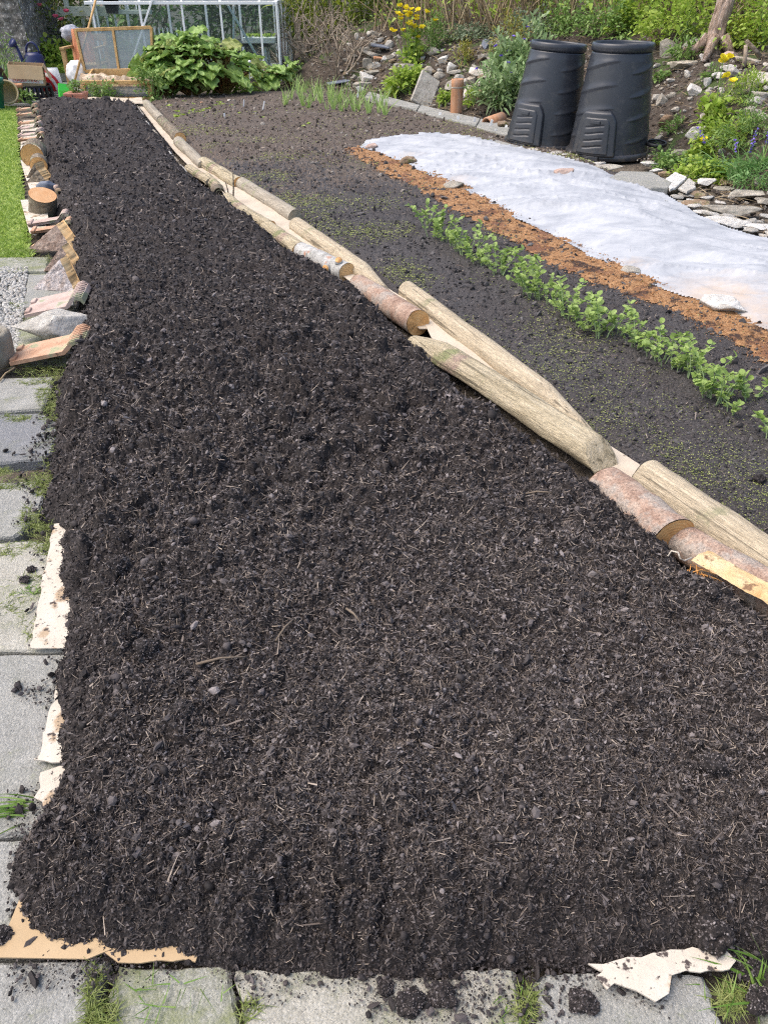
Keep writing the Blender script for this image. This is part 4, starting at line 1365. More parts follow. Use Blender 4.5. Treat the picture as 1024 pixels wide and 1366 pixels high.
def wedge(pA, pB, pC, back, bark, wood, label, seed, bulge=.25):
    """split billet: barked front with apex A and feet B, C; the rest is cleft wood"""
    A, B_, C = (np.asarray(q, float) for q in (pA, pB, pC)); back = np.asarray(back, float)
    m = 22
    V = []; idx = {}
    nrm = unit(np.cross(B_ - A, C - A)); 
    if nrm[1] > 0: nrm = -nrm
    for i in range(m + 1):
        for j in range(i + 1):
            u = i / m; v = j / max(i, 1)
            p = A + (B_ + (C - B_) * v - A) * u
            edge = math.sin(math.pi * v) if i else 0
            p = p + nrm * (bulge * .25 * edge * u ** .5 * np.linalg.norm(C - B_) * .5)
            p = p + nrm * .014 * float(vn3(p[None] * 28, seed)[0]) + nrm * .010 * float(vn3(p[None] * 70, seed + 1)[0])
            idx[(i, j)] = len(V); V.append(p)
    F = []
    for i in range(m):
        for j in range(i + 1):
            F.append([idx[(i, j)], idx[(i + 1, j)], idx[(i + 1, j + 1)]])
            if j < i: F.append([idx[(i, j)], idx[(i + 1, j + 1)], idx[(i, j + 1)]])
    org = (B_ + C) / 2
    V = np.array(V)
    mb = MB(); mb.add(V - org, F, 0, False)
    o = mb.build('split_billet', [bark], loc=org); tag(o, label, 'split log')
    bl = [V[idx[(i, 0)]] for i in range(m + 1)]; br = [V[idx[(i, i)]] for i in range(m + 1)]; bb = [V[idx[(m, j)]] for j in range(m + 1)]
    mb = MB()
    for k, (line, sc) in enumerate(((bl, 1), (br, 1), (bb, 1))):
        line = np.array(line); ctr = (A + B_ + C) / 3
        far = line + back + .002 * np.random.default_rng(seed + k).normal(size=line.shape)
        far = ctr + back + (far - ctr - back) * .94
        n_ = len(line); mid = (line + far) / 2 + .002 * np.random.default_rng(seed + 9 + k).normal(size=line.shape)
        W = np.concatenate([line, mid, far]) - org
        mb.add(W, [[q * n_ + i, q * n_ + i + 1, (q + 1) * n_ + i + 1, (q + 1) * n_ + i] for i in range(n_ - 1) for q in (0, 1)], 0, True)
        if k < 2: rim = far
    mb.addp(hull((np.array([A, B_, C]) + back * .98) - org), mat=0, smooth=False)
    mb.build('cleft_wood', [wood], parent=o)
    return o


def up(px, py, base, h):
    return np.array([base[0], base[1], h])


def billet(apex, left, right, h, back, bark, wood, label, seed, lean=.0):
    B_ = G(left[0], left[1], 0); C = G(right[0], right[1], 0.0)
    mid = (B_ + C) / 2
    A = GY(apex[0], apex[1], mid[1] + lean)
    return wedge(A, B_, C, back, bark, wood, label, seed)


billet((75, 300), (38, 332), (101, 338), .2, (.02, .10, .01), M_BARKR, M_CUTP, 'big brown barked split log, the farther of three tent shaped ones', 21, .10)
billet((82, 329), (58, 362), (104, 362), .2, (.02, .08, .01), M_BARKR, M_CUTP, 'split log with pale cleft side behind the silvery one', 22, .08)
billet((80, 346), (44, 386), (100, 390), .2, (.02, .08, .01), M_BARKS, M_CUTP, 'silvery barked split log, nearest of three tent shaped ones', 23, .09)
billet((46, 218), (34, 240), (54, 238), .1, (.04, .10, .01), M_BARK, M_CUTP, 'small split triangular log behind a larger triangle', 24, .05)
billet((50, 226), (33, 246), (64, 245), .1, (.04, .08, .01), M_BARK, M_CUTP, 'wider split triangular log before the blue slate', 25, .05)
V, F = rock((.17, .10, .12), 88, 4, 12, .04, .6); mb = MB(); mb.add(V, F)
tag(mb.build('stone', [M_SLATE], loc=G(63, 249, .06), rot=(0, 0, .2)), 'blue grey slate lump behind the leaning stump', 'stone')
V, F = rock((.06, .06, .06), 89, 3, 8, .04, .8); mb = MB(); mb.add(V, F)
tag(mb.build('stone', [M_STONEB], loc=G(79, 256, .08)), 'small mossy brown stone at the foot of the blue slate', 'stone')
V, F = rock((.05, .05, .05), 90, 3, 8, .04, .8); mb = MB(); mb.add(V, F)
tag(mb.build('stone', [M_PINKST], loc=G(76, 250, .08)), 'pinkish pebble next to the blue slate', 'stone')

# stone flower pot, cut off by the frame
p = G(-4, 487, 0)
o = thing('stone_pot', 'round weathered stone pot on the slab at left frame edge', 'plant pot', p)
mb = MB(); mb.addp(lathe([(.02, 0), (.075, .0), (.092, .05), (.098, .13), (.095, .155), (.085, .165), (.068, .16), (.062, .14)], 40)); mb.build('pot_body', [M_STONE], parent=o)
mb = MB(); mb.addp(lathe([(.063, .139), (.03, .134), (.001, .136)], 24)); mb.build('soil_fill', [M_SOIL], parent=o)

# ------------------------------------------------------------------ compost bins
def bin_r(z):
    return np.interp(z, [0, .04, .10, .5, .86, .915, .94], [.365, .36, .352, .313, .272, .262, .238])


def make_bin(label, p, lean, face, scale=1.0, group='black compost bins', zk=.95):
    scale = np.array([scale, scale, zk])
    o = thing('compost_bin', label, 'compost bin', p, Matrix.Rotation(lean, 3, 'Y'), group)
    n, m = 160, 150
    zs = np.linspace(.0, .94, m); th = np.linspace(0, 2 * math.pi, n, endpoint=False)
    ZZ, TT = np.meshgrid(zs, th, indexing='ij')
    rad = bin_r(ZZ)
    for z0 in (.20, .40, .60, .80):                               # raised sweeping ribs moulded in the wall
        for s_ in range(3):
            t0 = s_ * 2 * math.pi / 3 + face + 1.62
            dt = (TT - t0 + math.pi) % (2 * math.pi) - math.pi
            zc = z0 + .055 * np.sin(np.clip(dt / .8, -1, 1) * 1.25) + .01
            w_ = np.clip(1 - (dt / .84) ** 2, 0, 1) ** .5
            e = (ZZ - zc) / (.013 * w_ + .001)
            prof = np.where(e > 0, np.exp(-(e / 2.6) ** 2), np.exp(-(e * 1.1) ** 2))
            rad = rad + .0085 * w_ * prof
    V = np.stack([rad * np.cos(TT), rad * np.sin(TT), ZZ], -1).reshape(-1, 3)
    F = [[i * n + k, i * n + (k + 1) % n, (i + 1) * n + (k + 1) % n, (i + 1) * n + k] for i in range(m - 1) for k in range(n)]
    mb = MB(); mb.add(V * scale, np.array(F)); mb.build('bin_body', [M_BIN], parent=o)
    mb = MB(); mb.addp(lathe(np.array([(.352, .062), (.372, .060), (.385, .045), (.388, .012), (.380, 0), (.34, 0)]) * scale[[0, 2]], 96)); mb.build('base_skirt', [M_BIN], parent=o)
    mb = MB(); mb.addp(lathe(np.array([(.250, .925), (.266, .932), (.272, .948), (.270, .985), (.262, 1.0), (.250, 1.0), (.246, .985), (.246, .955), (.20, .948), (.10, .955), (.001, .957)]) * scale[[0, 2]], 96))
    mb.build('lid', [M_BIN], parent=o)
    # hatch: surround, door, its ribs and latch, wrapped on the wall
    def patch(t0, hw, z0, z1, lift0, lift1, bulge=0, nz_=30, nt_=30, taper=.0, rnd=.0):
        tt, zz = np.meshgrid(np.linspace(-1, 1, nt_), np.linspace(0, 1, nz_))
        inset = 1 - taper * zz
        if rnd: inset = inset * (1 - .38 * np.clip((zz - (1 - rnd)) / rnd, 0, 1) ** 2.5)
        th_ = t0 + tt * hw * inset
        z_ = z0 + (z1 - z0) * zz
        edge = np.minimum(np.minimum((1 - np.abs(tt)) / .10, zz / .05), (1 - zz) / .06)
        k = np.clip(edge, 0, 1); k = k * k * (3 - 2 * k)
        R_ = bin_r(z_) + lift0 + (lift1 - lift0) * k + bulge * k * (1 - zz) * .5
        return R_, th_, z_
    def emit(name, R_, th_, z_, parent):
        V = np.stack([R_ * np.cos(th_), R_ * np.sin(th_), z_], -1).reshape(-1, 3)
        mb = MB(); mb.add(V * scale, gridfaces(*R_.shape)); return mb.build(name, [M_BIN], parent=parent)
    emit('hatch_frame', *patch(face, .58, .03, .45, -.004, .046, .012, 40, 40, .12, .35), o)
    R_, th_, z_ = patch(face, .40, .055, .395, .036, .056, .010, 60, 40, .12, .2)
    for zc in (.13, .19, .25, .31):
        dd = (z_ - zc - .012 * np.sin((th_ - face) * 7)) / .007
        R_ = R_ - .007 * np.exp(-dd * dd) * (np.abs(th_ - face) < .22)
    door = emit('hatch_door', R_, th_, z_, o)
    emit('hatch_handle', *patch(face, .13, .335, .362, .048, .070), door)
    emit('foot_tab', *patch(face, .2, .0, .05, .03, .05), o)
    return o


pc = G(809, 203, 0) - [0, 0, .02]
make_bin('dark grey compost bin in front, with its hatch facing us', pc, .0, math.radians(-126), 1.09, zk=.985)
pf = G(722, 191, 0) - [0, 0, .02]
make_bin('dark grey compost bin leaning slightly to the right, behind the other', pf, .07, math.radians(-134), 1.05, zk=.955)
p = G(893, 192, .12)
mb = MB()
mb.addp(lathe([(.06, 0), (.10, .0), (.105, .02), (.10, .03), (.095, .035), (.085, .03)], 28)); 
o = mb.build('plant_saucer', [M_BLK], loc=p + [-.12, .05, -.02], rot=(.1, 0, 0)); tag(o, 'black round plastic tray wedged behind the front bin', 'plant tray')

# ------------------------------------------------------------------ fleece
FL = P2([(476, 198), (490, 186), (530, 181), (575, 178), (625, 182), (665, 190), (700, 199), (740, 208), (790, 221), (830, 238), (880, 256), (930, 287), (975, 305), (1030, 322), (1110, 352), (1880, 690), (1880, 860), (1120, 480),
         (1030, 446), (985, 430), (930, 405), (880, 388), (830, 360), (780, 342), (740, 318), (690, 297), (650, 272), (610, 250), (570, 236), (535, 217), (505, 207)], .03)


def fleece_z(x, y):
    sd = poly_sd(x, y, FL) + .02 * fbm2(x * 4, y * 4, 2, 4)
    ins = np.clip(sd / .75, 0, 1)
    u = x * .86 + y * -.5; v = x * .5 + y * .86
    h = .03 + .075 * np.sin(ins * math.pi / 2) ** 1.3 * (.65 + .5 * fbm2(x * 1.4, y * 1.0, 2, 21))
    h = h + smooth(0, .2, sd) * (.026 * (1 - np.abs(fbm2(u * 1.1, v * 3.2, 3, 22)) * 2) + .007 * (1 - 2 * np.abs(fbm2(u * 2.2, v * 11, 3, 23))) + .002 * fbm2(u * 14, v * 40, 2, 24))
    for k_, (fu, fv, am) in enumerate(((.7, 3.6, .020), (1.3, 5.5, .013), (.5, 8.0, .008))):
        e = fbm2(u * fu + 3 * k_, v * fv, 2, 80 + k_)
        h = h + smooth(0, .15, sd) * am * np.exp(-np.abs(e) / .05) * (.4 + 1.2 * smooth(-.2, .3, fbm2(u * .9, v * .9, 2, 90 + k_)))
    h = h + .010 * (1 - smooth(0, .10, sd)) * (1 + 2 * fbm2(x * 7, y * 7, 2, 25))
    return h, sd


FX, FY = img_grid(468, 1120, 172, 900, 1.5, .08, far=1900)
FZ, FS = fleece_z(FX, FY)
Ff = gridfaces(*FX.shape); Ff = Ff[(FS.ravel()[Ff] > -.004).all(1)]
t, cc, sep = fleecemat()
# earth brown mud blotches around the hem stones
mud = None
for (a, b, r) in ((962, 400, .42), (612, 240, .13), (548, 208, .10), (845, 350, .12), (1010, 430, .4)):
    q = G(a, b, .05)
    vm = t.N('ShaderNodeVectorMath', {'operation': 'DISTANCE'}); t.link(t.tc.outputs['Object'], vm.inputs[0]); vm.inputs[1].default_value = (q[0], q[1], .05)
    k = t.mrange(t.math('ADD', vm.outputs['Value'], t.math('MULTIPLY', t.noise(5, 7, .7, 1.5), .55)), r + .30, r * .55 + .12)
    mud = k if mud is None else t.math('MAXIMUM', mud, k)
cc = t.mix(t.math('MULTIPLY', mud, t.mrange(t.noise(9, 6, .7, 1), .3, .62, .25, .8)), cc, (.46, .36, .27))
t.link(cc, t.b.inputs['Base Color']); t.b.inputs['Roughness'].default_value = .75; t.b.inputs['Specular IOR Level'].default_value = .3
t.bump(t.noise(60, 6, .7, .4), .15, .006)
mb = MB(); mb.add(np.stack([FX, FY, FZ], -1).reshape(-1, 3), Ff)
tag(mb.build('fleece', [t.m]), 'white horticultural fleece spread over the bed and weighed down with stones', 'fleece')


# ------------------------------------------------------------------ stones
def stone(px, py, w, h, mat, label, name='stone', cat='stone', group=None, seed=0, rz=0.0, flat=.55, deep=.75, lift=0, at=None, lo=.5, roll=0):
    p = hit(px, py) if at is None else np.array(at, float)
    k = 1 / ppm(p)
    sx, sy, sz = w * k, w * k * deep, max(h * k * 1.0 * flat / .55 * .8, .02)
    V, F = rock((sx * 1.08, sy, sz), seed or int(px * 7 + py * 13), 4, 16, .05, lo)
    mb = MB(); mb.add(V, F, 0, True)
    o = mb.build(name, [mat], loc=p + [0, 0, sz * .28 + lift], rot=(0, roll, rz))
    return tag(o, label, cat, group)


def fz(px, py):
    p = G(px, py, .06)
    return np.array([p[0], p[1], float(fleece_z(np.array([p[0]]), np.array([p[1]]))[0][0])])


for (x, y, w_, h_, m_, lab, rz) in ((497, 195, 20, 13, M_PINKST, 'pinkish stone on the pointed far corner of the fleece', .3), (543, 214, 24, 18, M_STONEB, 'squarish brown stone on the hem of the fleece', .1),
                                  (605, 245, 32, 15, M_STONE, 'long grey stone on the hem of the fleece', -.3), (842, 356, 28, 15, M_STONE, 'flat grey green stone on the fleece hem beside the peas', -.5),
                                  (962, 405, 66, 36, M_STONEW, 'large pale flat stone on the muddy corner of the fleece', -.75), (753, 240, 30, 13, M_PINKST, 'flat buff stone lying on the fleece in front of the bins', -.3)):
    q = fz(x, y)
    stone(x, y, w_, h_, m_, lab, at=q - [0, 0, .01], rz=rz, flat=.5, deep=.8)

EDGE = [  # beside the fleece and the bins: px, py, width, height, material, label, turn
    (807, 226, 46, 15, M_STONE, 'pointed pale stone leaning against the front bin', .35), (868, 221, 28, 13, M_STONEW, 'pale flat stone right of the front bin', -.2), (874, 229, 16, 9, M_STONEW, 'small white stone between two larger ones right of the bin', .1),
    (886, 234, 20, 13, M_STONEB, 'brownish blocky stone near the right corner of the concrete slab', -.3), (915, 251, 0, 0, None, '', 0), (940, 247, 26, 22, M_STONEW, 'pale upright pyramid stone in the grass', .2),
    (926, 262, 36, 16, M_STONEB, 'brown faced block above the buff slab stone', -.35), (922, 274, 42, 15, M_STONEB, 'buff slab stone under the brown faced block', -.05), (966, 254, 30, 12, M_STONE, 'grey stone left of the long flat rock', -.1),
    (996, 262, 64, 20, M_STONE, 'long flat rock at the foot of the bluebells', .02), (972, 284, 74, 18, M_STONE, 'long curved grey stone bordering the rubble', -.38), (930, 297, 30, 14, M_STONE, 'low greyish stone at the fleece edge', -.3),
    (1018, 272, 24, 18, M_STONE, 'grey boulder cut by the right frame edge under the bluebells', .4), (942, 284, 34, 10, M_STONEW, 'whitish thin stone slab right of the buff slab stone', -.2), (968, 300, 70, 16, M_STONEW, 'broad pale flagstone fragment beside the fleece', -.35),
    (1010, 305, 44, 14, M_STONEW, 'cream flat stone near the right frame edge', -.3), (742, 211, 34, 7, M_STONEW, 'thin pale stone under the edge of the far bin', -.35), (780, 217, 30, 7, M_STONEW, 'thin pale stone between the bins and fleece', -.3),
    (690, 203, 40, 8, M_STONE, 'flat grey stone left of the far bin', -.3), (998, 282, 30, 14, M_STONE, 'mossy stone below the long flat rock', .2), (655, 186, 18, 8, M_STONEW, 'small pale stone at the far edge of the fleece', .1)]
for (x, y, w_, h_, m_, lab, rz) in EDGE:
    if m_: stone(x, y, w_, h_, m_, lab, rz=rz, flat=.42, deep=.7)
slab_thing('paving_stone', [(806, 240), (826, 228), (868, 229), (896, 243), (890, 250), (848, 250)], .06, .075, M_CONC, 'thick concrete paving stone lying beside the fleece', seed=31, cat='paving stone')
slab_thing('paving_stone', [(660, 186), (700, 197), (690, 204), (664, 198)], .05, .06, M_CONC, 'small pale concrete piece left of the far bin', seed=32, cat='paving stone')
slab_thing('white_slate', [(884, 240), (900, 229), (916, 236), (902, 249), (893, 252)], .02, .07, M_STONEW, 'broken white slate piece with a crack, left half', seed=33, cat='slate')
slab_thing('white_slate', [(904, 250), (918, 237), (926, 243), (928, 250), (916, 255)], .02, .06, M_STONEW, 'broken white slate piece, right half', seed=34, cat='slate')
for i, (a, b, lab) in enumerate((([(492, 122), (560, 140), (555, 147), (486, 129)], 0, 'far length of the concrete edging path'), ([(561, 140), (640, 158), (634, 168), (556, 148)], 0, 'middle length of concrete edging under the clay pipe'),
                                 ([(641, 158), (690, 170), (690, 183), (635, 169)], 0, 'near length of concrete edging beside the far bin'))):
    slab_thing('edging_kerb', a, .05, .05, M_CONC, lab, seed=41 + i, cat='edging')


# ------------------------------------------------------------------ rockery stones on the bank
BANK = [  # px, py (foot), width, height, material, label
    (622, 46, 16, 9, M_STONE, 'grey stone high on the rockery left of the purple slate'), (650, 64, 17, 12, M_SLATE, 'purple grey slate standing in the rockery'), (577, 74, 22, 16, M_STONE, 'broad grey rock below the dark green bush'),
    (591, 83, 15, 10, M_STONEW, 'slanting pale oval stone right of the broad grey rock'), (602, 95, 16, 14, M_STONEW, 'pale block above the flat ledge stone'), (608, 98, 22, 7, M_STONE, 'flat ledge stone in the rockery centre'),
    (613, 111, 14, 16, M_STONEW, 'leaning whitish stone above the clay pipe'), (640, 101, 30, 12, M_STONEW, 'biggest pale oval stone of the dry wall'), (645, 78, 15, 8, M_STONE, 'small stone under the purple slate'),
    (659, 84, 18, 9, M_STONEW, 'white stone at the top of the cornflowers'), (664, 63, 8, 8, M_STONEW, 'small white stone next to the purple slate'), (629, 112, 15, 12, M_STONE, 'grey stone right of the leaning whitish one'),
    (642, 138, 14, 30, M_STONEB, 'rusty brown slab stone leaning beside the cornflowers'), (634, 92, 14, 6, M_STONE, 'thin stone on top of the biggest pale oval one'), (570, 102, 18, 16, M_STONE, 'grey stone behind the tilted flat slab'),
    (544, 103, 32, 19, M_STONE, 'rounded grey rock among the low green leaves left'), (500, 48, 14, 9, M_STONE, 'uppermost stone of the heap beside the bare shrub'), (508, 55, 10, 7, M_STONEW, 'small pale stone near the top of the left heap'),
    (497, 61, 11, 10, M_STONE, 'stone under the uppermost two of the left heap'), (519, 65, 14, 13, M_STONEW, 'upright pale stone right of the dark tile'), (495, 77, 24, 11, M_STONE, 'wide grey stone supporting the dark tile'),
    (490, 89, 15, 15, M_STONE, 'block below the wide grey stone in the left heap'), (501, 90, 15, 11, M_STONEW, 'white stone with the orange shard above it'), (489, 108, 22, 13, M_STONEW, 'large pale stone low in the left heap'),
    (482, 116, 24, 10, M_STONE, 'broad flat stone at the bottom of the left heap'), (482, 121, 14, 7, M_STONEW, 'lowest whitish stone of the left heap'), (497, 99, 22, 6, M_STONE, 'long thin stone across the left heap'),
    (528, 90, 7, 6, M_STONEW, 'little round stone alone left of the rounded rock'), (520, 80, 10, 9, M_STONE, 'stone under the upright pale one'), (586, 104, 14, 12, M_STONE, 'grey stone between the tilted slab and the flat ledge'),
    (654, 118, 12, 11, M_STONE, 'squat stone beside the rusty brown slab'), (600, 118, 18, 12, M_STONE, 'low stone behind the clay pipe top'), (623, 126, 12, 14, M_STONEW, 'pale stone right of the clay pipe'), (633, 120, 13, 11, M_STONE, 'grey stone above the rusty slab'),
    (873, 60, 28, 26, M_STONEB, 'rounded buff boulder behind the front bin lid'), (888, 74, 34, 30, M_STONE, 'grey green boulder right of the rounded buff one'), (912, 90, 42, 13, M_STONE, 'long flat stone lying above the bare earth'),
    (938, 81, 15, 9, M_STONEW, 'stone at the foot of the dead trunk'), (944, 88, 15, 6, M_STONE, 'thin flat stone under the dead trunk'), (971, 95, 21, 13, M_STONEW, 'first of two slanting pale stones right of the trunk'),
    (979, 101, 20, 12, M_STONEW, 'second slanting pale stone, the lower one'), (960, 105, 11, 9, M_STONEW, 'small triangular white stone on bare earth'), (942, 114, 10, 14, M_STONEW, 'upright white shard on the bare earth'),
    (923, 125, 26, 16, M_STONEW, 'pale rock with a dry grass tuft on it'), (894, 110, 12, 7, M_STONE, 'flat chip on the earth near the bins'), (946, 120, 8, 5, M_STONEW, 'small white flat chip below the shard'),
    (971, 131, 10, 6, M_STONEW, 'small pale chip above the yellow poppy'), (962, 126, 7, 7, M_STONEW, 'tiny pale upright chip near the poppy'), (996, 83, 36, 9, M_STONE, 'grey flat slab under the crossed sticks'),
    (975, 80, 24, 12, M_PINKST, 'reddish flat rock beside the trunk root'), (924, 66, 28, 16, M_STONE, 'dim grey rock in the shrubs left of the trunk'), (1012, 114, 34, 22, M_STONEW, 'large pale boulder at the right frame edge'),
    (1002, 124, 18, 12, M_STONE, 'flat stone leaning under the large pale boulder'), (1014, 131, 26, 12, M_STONE, 'slab stone second from top at the right edge'), (1010, 138, 18, 12, M_STONEW, 'pale block third from the top at the right frame edge'),
    (882, 140, 16, 17, M_STONE, 'grey block against the front bin, the right one'), (873, 136, 14, 16, M_STONE, 'grey block half behind the front bin'), (926, 188, 32, 28, M_STONEW, 'big pale speckled rock in the fern bank'),
    (940, 158, 22, 10, M_STONE, 'flat rock on the earth slope behind the poppies'), (1000, 152, 18, 12, M_STONE, 'grey stone in the ferns at right'), (900, 150, 14, 10, M_STONE, 'stone on the slope right of the bin wall'),
    (886, 168, 18, 16, M_STONEB, 'brown stone low behind the front bin'), (905, 208, 22, 12, M_STONE, 'dim stone in the grass tuft right of the bin'), (1016, 160, 16, 12, M_STONEW, 'pale stone under the slabs at right edge')]
for i, (x, y, w_, h_, m_, lab) in enumerate(BANK):
    stone(x, y, w_, h_, m_, lab, rz=rng.uniform(-.5, .5), flat=.72, deep=.7, seed=500 + i, lo=.45, roll=rng.uniform(-.3, .3))

protos = []
for i in range(5):
    V, F = rock((1, .8, .62), 700 + i, 3, 14, .06, .45); mb = MB(); mb.add(V, F); protos.append(mb.mesh('rubble_stone'))
    protos[-1].materials.append((M_STONE, M_STONEW, M_STONEB, M_STONE, M_STONEW)[i])
for i in range(290):
    if i < 95: px, py = rng.uniform(455, 535), rng.uniform(45, 122)
    elif i < 190: px, py = rng.uniform(560, 668), rng.uniform(62, 142)
    else: px, py = rng.uniform(870, 1024), rng.uniform(80, 215)
    p = hit(px, py)
    if bank_d(p[0:1], p[1:2])[0] < .02: continue
    s = rng.choice([4, 6, 9, 13]) * rng.uniform(.7, 1.3) / ppm(p)
    o = bpy.data.objects.new('rubble_stone', protos[rng.integers(5)]); COL.objects.link(o)
    o.location = Vector(p + [0, 0, s * .1]); o.scale = (s, s, s); o.rotation_euler = (rng.uniform(-.4, .4), rng.uniform(-.4, .4), rng.uniform(0, 6.3))
    tag(o, 'small loose rubble stone lying on the planted bank', 'stone', 'loose rubble on the bank')

flat = []
for i in range(3):
    V, F = rock((1, .8, .22), 720 + i, 3, 12, .05, .5); mb = MB(); mb.add(V, F); flat.append(mb.mesh('flat_stone')); flat[-1].materials.append((M_STONEW, M_STONE, M_STONEW)[i])
for i in range(46):
    px = rng.uniform(882, 1030); py = np.interp(px, [882, 1030], [246, 318]) + rng.uniform(-12, 14) if i < 34 else rng.uniform(256, 300)
    if i >= 38: px = rng.uniform(690, 800); py = np.interp(px, [690, 800], [198, 220]) + rng.uniform(-3, 3)
    p = hit(px, py); s = rng.uniform(10, 26) / ppm(p)
    o = bpy.data.objects.new('flat_stone', flat[i % 3]); COL.objects.link(o)
    o.location = Vector(p + [0, 0, s * .04 + .01]); o.scale = (s, s, s); o.rotation_euler = (rng.uniform(-.12, .12), rng.uniform(-.12, .12), rng.uniform(0, 6.3))
    tag(o, 'pale flat stone flake in the rubble along the fleece edge', 'stone', 'flat stone flakes by the fleece')
# tilted flat slab, dark tiles, shard, fallen slate
p = hit(567, 140)
mb = MB(); mb.addp(box((0, 0, 0), (.30, .05, .52), .015), smooth=False)
tag(mb.build('flat_stone', [M_STONE], loc=p + [0, .1, .16], rot=(-.75, .55, .1)), 'big flat grey slab tilted against the bank', 'stone')
p = hit(507, 70); mb = MB(); mb.addp(box((0, 0, 0), (.30, .16, .02), .003), smooth=False)
tag(mb.build('slate_tile', [M_SLATE], loc=p + [0, 0, .09], rot=(.1, .12, -.1)), 'dark slate tile lying on the left stone heap', 'slate')
p = hit(504, 82); mb = MB(); mb.addp(box((0, 0, 0), (.14, .06, .03), .006), smooth=False)
tag(mb.build('brick_shard', [M_TERRA], loc=p + [0, -.02, .05], rot=(.2, .1, .2)), 'orange brick shard in the left stone heap', 'brick')
p = hit(453, 112); mb = MB(); mb.addp(box((0, 0, 0), (.40, .12, .015), .003), smooth=False)
tag(mb.build('slate_tile', [M_SLATE], loc=p + [0, 0, .03], rot=(.15, -.12, .25)), 'long blue slate lying at the foot of the bare shrub', 'slate')


# ------------------------------------------------------------------ plants
def bush(name, label, p, rx, ry, h, n, L, W, mat, prof=OVAL, seed=0, stem=M_STEMG, nst=10, cat='shrub', group=None, top=.25, droop=.35, mats2=None, hollow=.35, base=.08, nc=None):
    """stems rise from the foot; leaves sit in clusters through the crown, with gaps between the clusters"""
    r = np.random.default_rng(seed + 4000)
    o = thing(name, label, cat, p, group=group)
    nc = nc or max(10, n // 28)
    u = unit(r.normal(size=(nc, 3))); u[:, 2] = np.abs(u[:, 2]) * 1.1 - .12
    rad = hollow + (1 - hollow) * r.random(nc) ** .6
    C = u * rad[:, None] * np.array([rx, ry, h * (1 - base)]); C[:, 2] = np.clip(C[:, 2], -.02, None) + h * base
    C *= (1 + .25 * r.normal(size=(nc, 1)) * .5)
    k = r.integers(0, nc, n)
    cs = (rx + ry + h) / 3 * 1.5 / max(2.2, nc ** .42)
    B = C[k] + r.normal(size=(n, 3)) * cs * .42
    B[:, 2] = np.maximum(B[:, 2], .01)
    d = unit(B - np.array([0, 0, h * .1])) * .7 + r.normal(size=(n, 3)) * .5 + [0, 0, top]
    mb = MB()
    sz = r.uniform(.6, 1.15, n)
    mb.addp(leaves(B, d, L * sz, W * sz * r.uniform(.85, 1.15, n), prof, droop, .25, r))
    mb.build('foliage', [mat], parent=o)
    mb = MB()
    for i in r.choice(nc, min(nst, nc), replace=False):
        e = C[i]; b0 = np.array([r.normal(0, rx * .12), r.normal(0, ry * .12), -.05])
        mid = (b0 + e) / 2 + r.normal(size=3) * .06 * h + [0, 0, h * .06]
        mb.addp(tube([b0, mid, e], [.012 * h ** .5 + .002, .008 * h ** .5 + .0015, .003], 5, False))
    mb.build('stem_cluster', [stem], parent=o)
    return o


def flowers(o, pts, r_, mat, npet=6, name='flower', rr=None, cup=.4, stalk=None, foot=None):
    """each flower a part: a ring of petals on a stalk"""
    rr = rr or rng
    for q in pts:
        q = np.asarray(q, float)
        a = np.arange(npet) * 2 * math.pi / npet + rr.uniform(0, 6)
        tl = rr.normal(0, .3, 2)
        d = np.c_[np.cos(a), np.sin(a), np.full(npet, cup) + tl[0] * np.cos(a) + tl[1] * np.sin(a)]
        mb = MB(); mb.addp(leaves(np.repeat(q[None], npet, 0), d, r_, r_ * 1.15, ROUND, -.1, .3, rr), mat=0)
        if stalk is not None:
            f = np.array([q[0] * .35, q[1] * .35, 0]) if foot is None else foot
            mb.addp(tube([f, (f + q) / 2 + [0, 0, .04], q], [.004, .003, .0025], 5, False), mat=1)
        mb.build(name, [mat] + ([stalk] if stalk else []), parent=o)


# pea plants: a few built, then copied along the row
def pea(seed, h, n_st):
    r = np.random.default_rng(seed)
    o = thing('pea_plant', 'pea', 'pea plant', (0, 0, -20), group='row of young pea plants')
    fs = MB(); B = []; Dd = []; LL = []
    for s in range(n_st):
        a = r.uniform(0, 6.28); b0 = np.array([math.cos(a), math.sin(a), 0]) * r.uniform(.01, .035)
        ln = r.uniform(.2, .6); e = b0 + np.array([math.cos(a) * ln * h * 1.3, math.sin(a) * ln * h * 1.3, h * r.uniform(.45, 1.15)])
        pts = np.array([b0 + (e - b0) * t + np.array([0, 0, .18 * h * math.sin(math.pi * t)]) + r.normal(0, .003, 3) for t in np.linspace(0, 1, 6)])
        pts[0, 2] = -.03
        fs.addp(tube(pts, np.linspace(.0035, .0018, 6), 5, False))
        for t in np.linspace(.22, 1, 5):
            p = b0 + (e - b0) * t + [0, 0, .18 * h * math.sin(math.pi * t)]
            aa = r.uniform(0, 6.28)
            for m_ in range(3 if t < .95 else 2):
                az = aa + m_ * math.pi / 2 + r.normal(0, .3)
                B.append(p + r.normal(0, .004, 3)); Dd.append((math.cos(az), math.sin(az), r.uniform(.1, 1.2))); LL.append(r.uniform(.025, .041) * (.75 + .3 * t))
    mb = MB(); mb.addp(leaves(np.array(B), np.array(Dd), np.array(LL), np.array(LL) * .74, ROUND, .15, .35, r))
    mb.build('foliage', [M_PEA], parent=o); fs.build('stem_cluster', [M_PEAST], parent=o)
    return o


